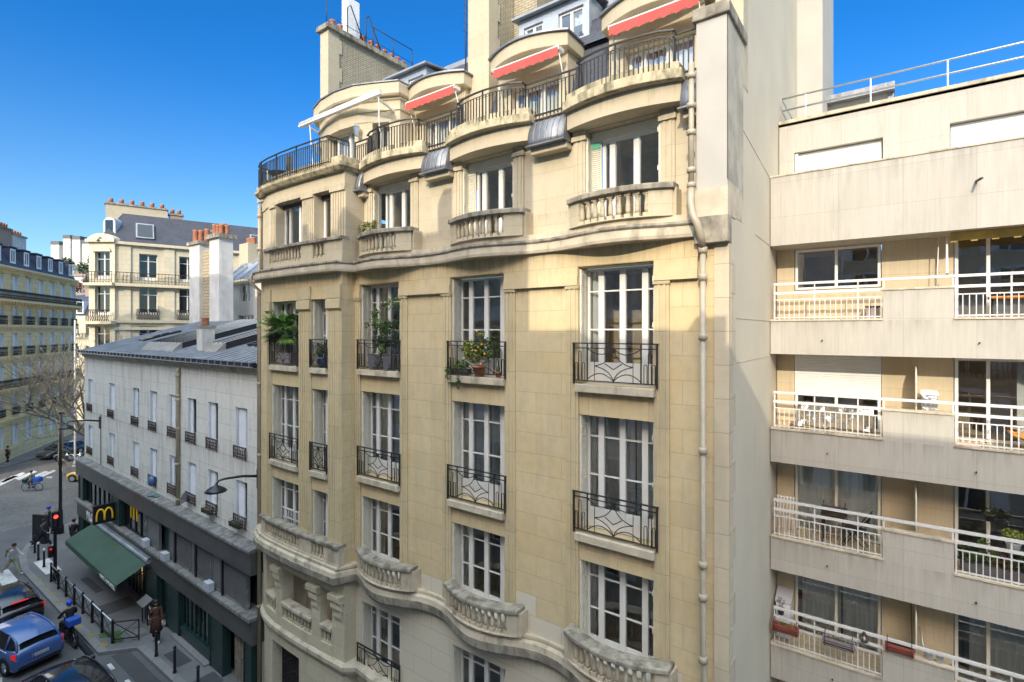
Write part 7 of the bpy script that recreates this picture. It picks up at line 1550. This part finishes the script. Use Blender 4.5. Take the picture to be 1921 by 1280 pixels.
    m.obox(hd+Vector((.082, 0, -.062)), (.006, 0, 0), (0, .022, 0), (0, 0, .005)); m.build('eyes_and_mouth', K['matt_black'], o)
    if pack: m = MB(M); c = P['che']-fw*.19-up*.08; m.obox(c, fw*.09, sd*.15, up*.22); m.build('backpack', K[pack], o, bevel=.05)
    if bag: m = MB(M); c = P['pel']+Vector((.02, -.22, .02)); m.box(c.x-.12, c.x+.12, c.y-.05, c.y+.05, c.z-.12, c.z+.1); m.tube([(c.x, c.y, c.z+.1), tuple(P['che']+fw*.11), tuple(P['nec']+sd*.12)], .012, 4); m.build('shoulder_bag', K[bag], o)
    return o
person('woman with long dark hair in a long brown coat, walking past the dark green shopfront', (-25.9, 9.15, PZ), -.35, 1.02, .2, 0, ((.25, .3), (-.2, .5)), top='c_brown', legs='c_black', coat=.42, hairlong=True, bag='c_olive')
person('person in black striding past the black billboard panel, hood up', (-43.0, 8.95, PZ), .75, 1.04, .55, .12, ((-.5, .5), (.5, .6)), top='c_navy', legs='c_black', hat='c_black', shoes='shoe')
person('person in dark clothes and a blue cap at the lamp mast behind the red light', (-45.4, 9.75, PZ), .9, 1.05, .22, 0, ((-.2, .2), (.3, .3)), top='c_navy', legs='c_navy', hat='helmet_blue', shoes='c_black', bag='c_navy')
person('person in black standing against the corner of the restaurant front', (-41.2, 10.05, PZ), 2.4, 1.02, .12, 0, ((.1, .3), (0, .6)), top='c_black', legs='c_black', shoes='c_black')
person('person in a pale shirt with an olive backpack, stepping over the crossing', (-39.9, 7.0, GZ), .6, 1.04, .5, .18, ((.6, .4), (-.3, .4)), top='c_white', legs='c_khaki', pack='c_olive')
person('dark figure on the far pavement in front of the mansion', (-73.0, 12.5, GZ+.12), 2.3, 1.03, .25, 0, ((.3, .3), (-.3, .3)), top='c_black', legs='c_black')
person('person in pale peach clothes crossing in front of the yellow car', (-63.4, 14.6, GZ), 2.3, 1.04, .2, 0, ((-.1, .2), (.2, .3)), top='c_beige', legs='c_beige', pack='c_black')
person('cyclist in a green jumper leaning over the handlebar of the hire bicycle', (-59.4, 11.7, GZ), hc, 1.0, 0, .45, sit=True, top='c_green', legs='c_brown', grip=(.38, 0, 1.06), shoes='c_black')
person('rider in a black jacket and blue helmet sitting on the delivery moped', (-29.2, 6.95, GZ), PI+.06, 1.02, 0, .15, sit=True, top='c_black', legs='c_black', hat='helmet_blue', grip=(.36, 0, 1.06), shoes='c_black')
# ================================================================ daylight
FILL_GAIN = (23.0, 16.4, 10.2, 1)
w = bpy.data.worlds.new('World'); scene.world = w; w.use_nodes = True; nt = w.node_tree
sky = nt.nodes.new('ShaderNodeTexSky'); sky.sky_type = 'NISHITA'; sky.sun_disc = False
tosun = Vector((SA, -1, .51)).normalized(); el = math.asin(tosun.z)
sky.sun_elevation = el; sky.sun_rotation = math.atan2(tosun.x, tosun.y); sky.altitude = 50; sky.air_density = 1.0; sky.dust_density = .6; sky.ozone_density = 3.0
# the sky is deep blue away from the sun; an added bright patch overhead fills the shaded fronts
tc = nt.nodes.new('ShaderNodeTexCoord'); nrm = nt.nodes.new('ShaderNodeVectorMath'); nrm.operation = 'NORMALIZE'; nt.links.new(tc.outputs['Generated'], nrm.inputs[0])
def wm(op, a, b):
    q = nt.nodes.new('ShaderNodeVectorMath'); q.operation = op
    for k, v in enumerate((a, b)):
        if isinstance(v, bpy.types.NodeSocket): nt.links.new(v, q.inputs[k])
        else: q.inputs[k].default_value = v
    return q.outputs['Value'] if op == 'DOT_PRODUCT' else q.outputs[0]
def mr(v, a, b):
    q = nt.nodes.new('ShaderNodeMapRange'); q.interpolation_type = 'SMOOTHSTEP'; nt.links.new(v, q.inputs[0]); q.inputs[1].default_value = a; q.inputs[2].default_value = b; return q.outputs[0]
def wmix(f, a, b):
    q = nt.nodes.new('ShaderNodeMix'); q.data_type = 'RGBA'; nt.links.new(f, q.inputs[0])
    for k, v in ((6, a), (7, b)):
        if isinstance(v, bpy.types.NodeSocket): nt.links.new(v, q.inputs[k])
        else: q.inputs[k].default_value = v
    return q.outputs[2]
elev = mr(wm('DOT_PRODUCT', nrm.outputs[0], (0, 0, 1)), -.05, .48)
blue = wmix(elev, (1.15, 1.32, 1.30, 1), (.13, .86, 1.52, 1))
fill_mask = mr(wm('DOT_PRODUCT', nrm.outputs[0], tuple(Vector((.05, -.27, .96)).normalized())), .55, .9)
gain = wmix(fill_mask, blue, FILL_GAIN)
mul = nt.nodes.new('ShaderNodeMix'); mul.data_type = 'RGBA'; mul.blend_type = 'MULTIPLY'; mul.inputs[0].default_value = 1; nt.links.new(sky.outputs[0], mul.inputs[6]); nt.links.new(gain, mul.inputs[7])
nt.links.new(mul.outputs[2], nt.nodes['Background'].inputs[0]); nt.nodes['Background'].inputs[1].default_value = .15
sl = bpy.data.lights.new('sun', 'SUN'); so = bpy.data.objects.new('sun', sl); col.objects.link(so); sl.energy = 3.6; sl.angle = math.radians(.3); sl.color = (1, .92, .76)
so.rotation_euler = (-tosun).to_track_quat('-Z', 'Y').to_euler(); so.location = (10, -30, 30)
scene.view_settings.view_transform = 'Standard'; scene.view_settings.look = 'None'; scene.view_settings.exposure = -.03; scene.view_settings.gamma = 1
scene.render.engine = 'CYCLES'; scene.cycles.use_denoising = True; scene.cycles.max_bounces = 8; scene.cycles.diffuse_bounces = 5; scene.cycles.glossy_bounces = 4; scene.cycles.transparent_max_bounces = 16; scene.cycles.sample_clamp_indirect = 6
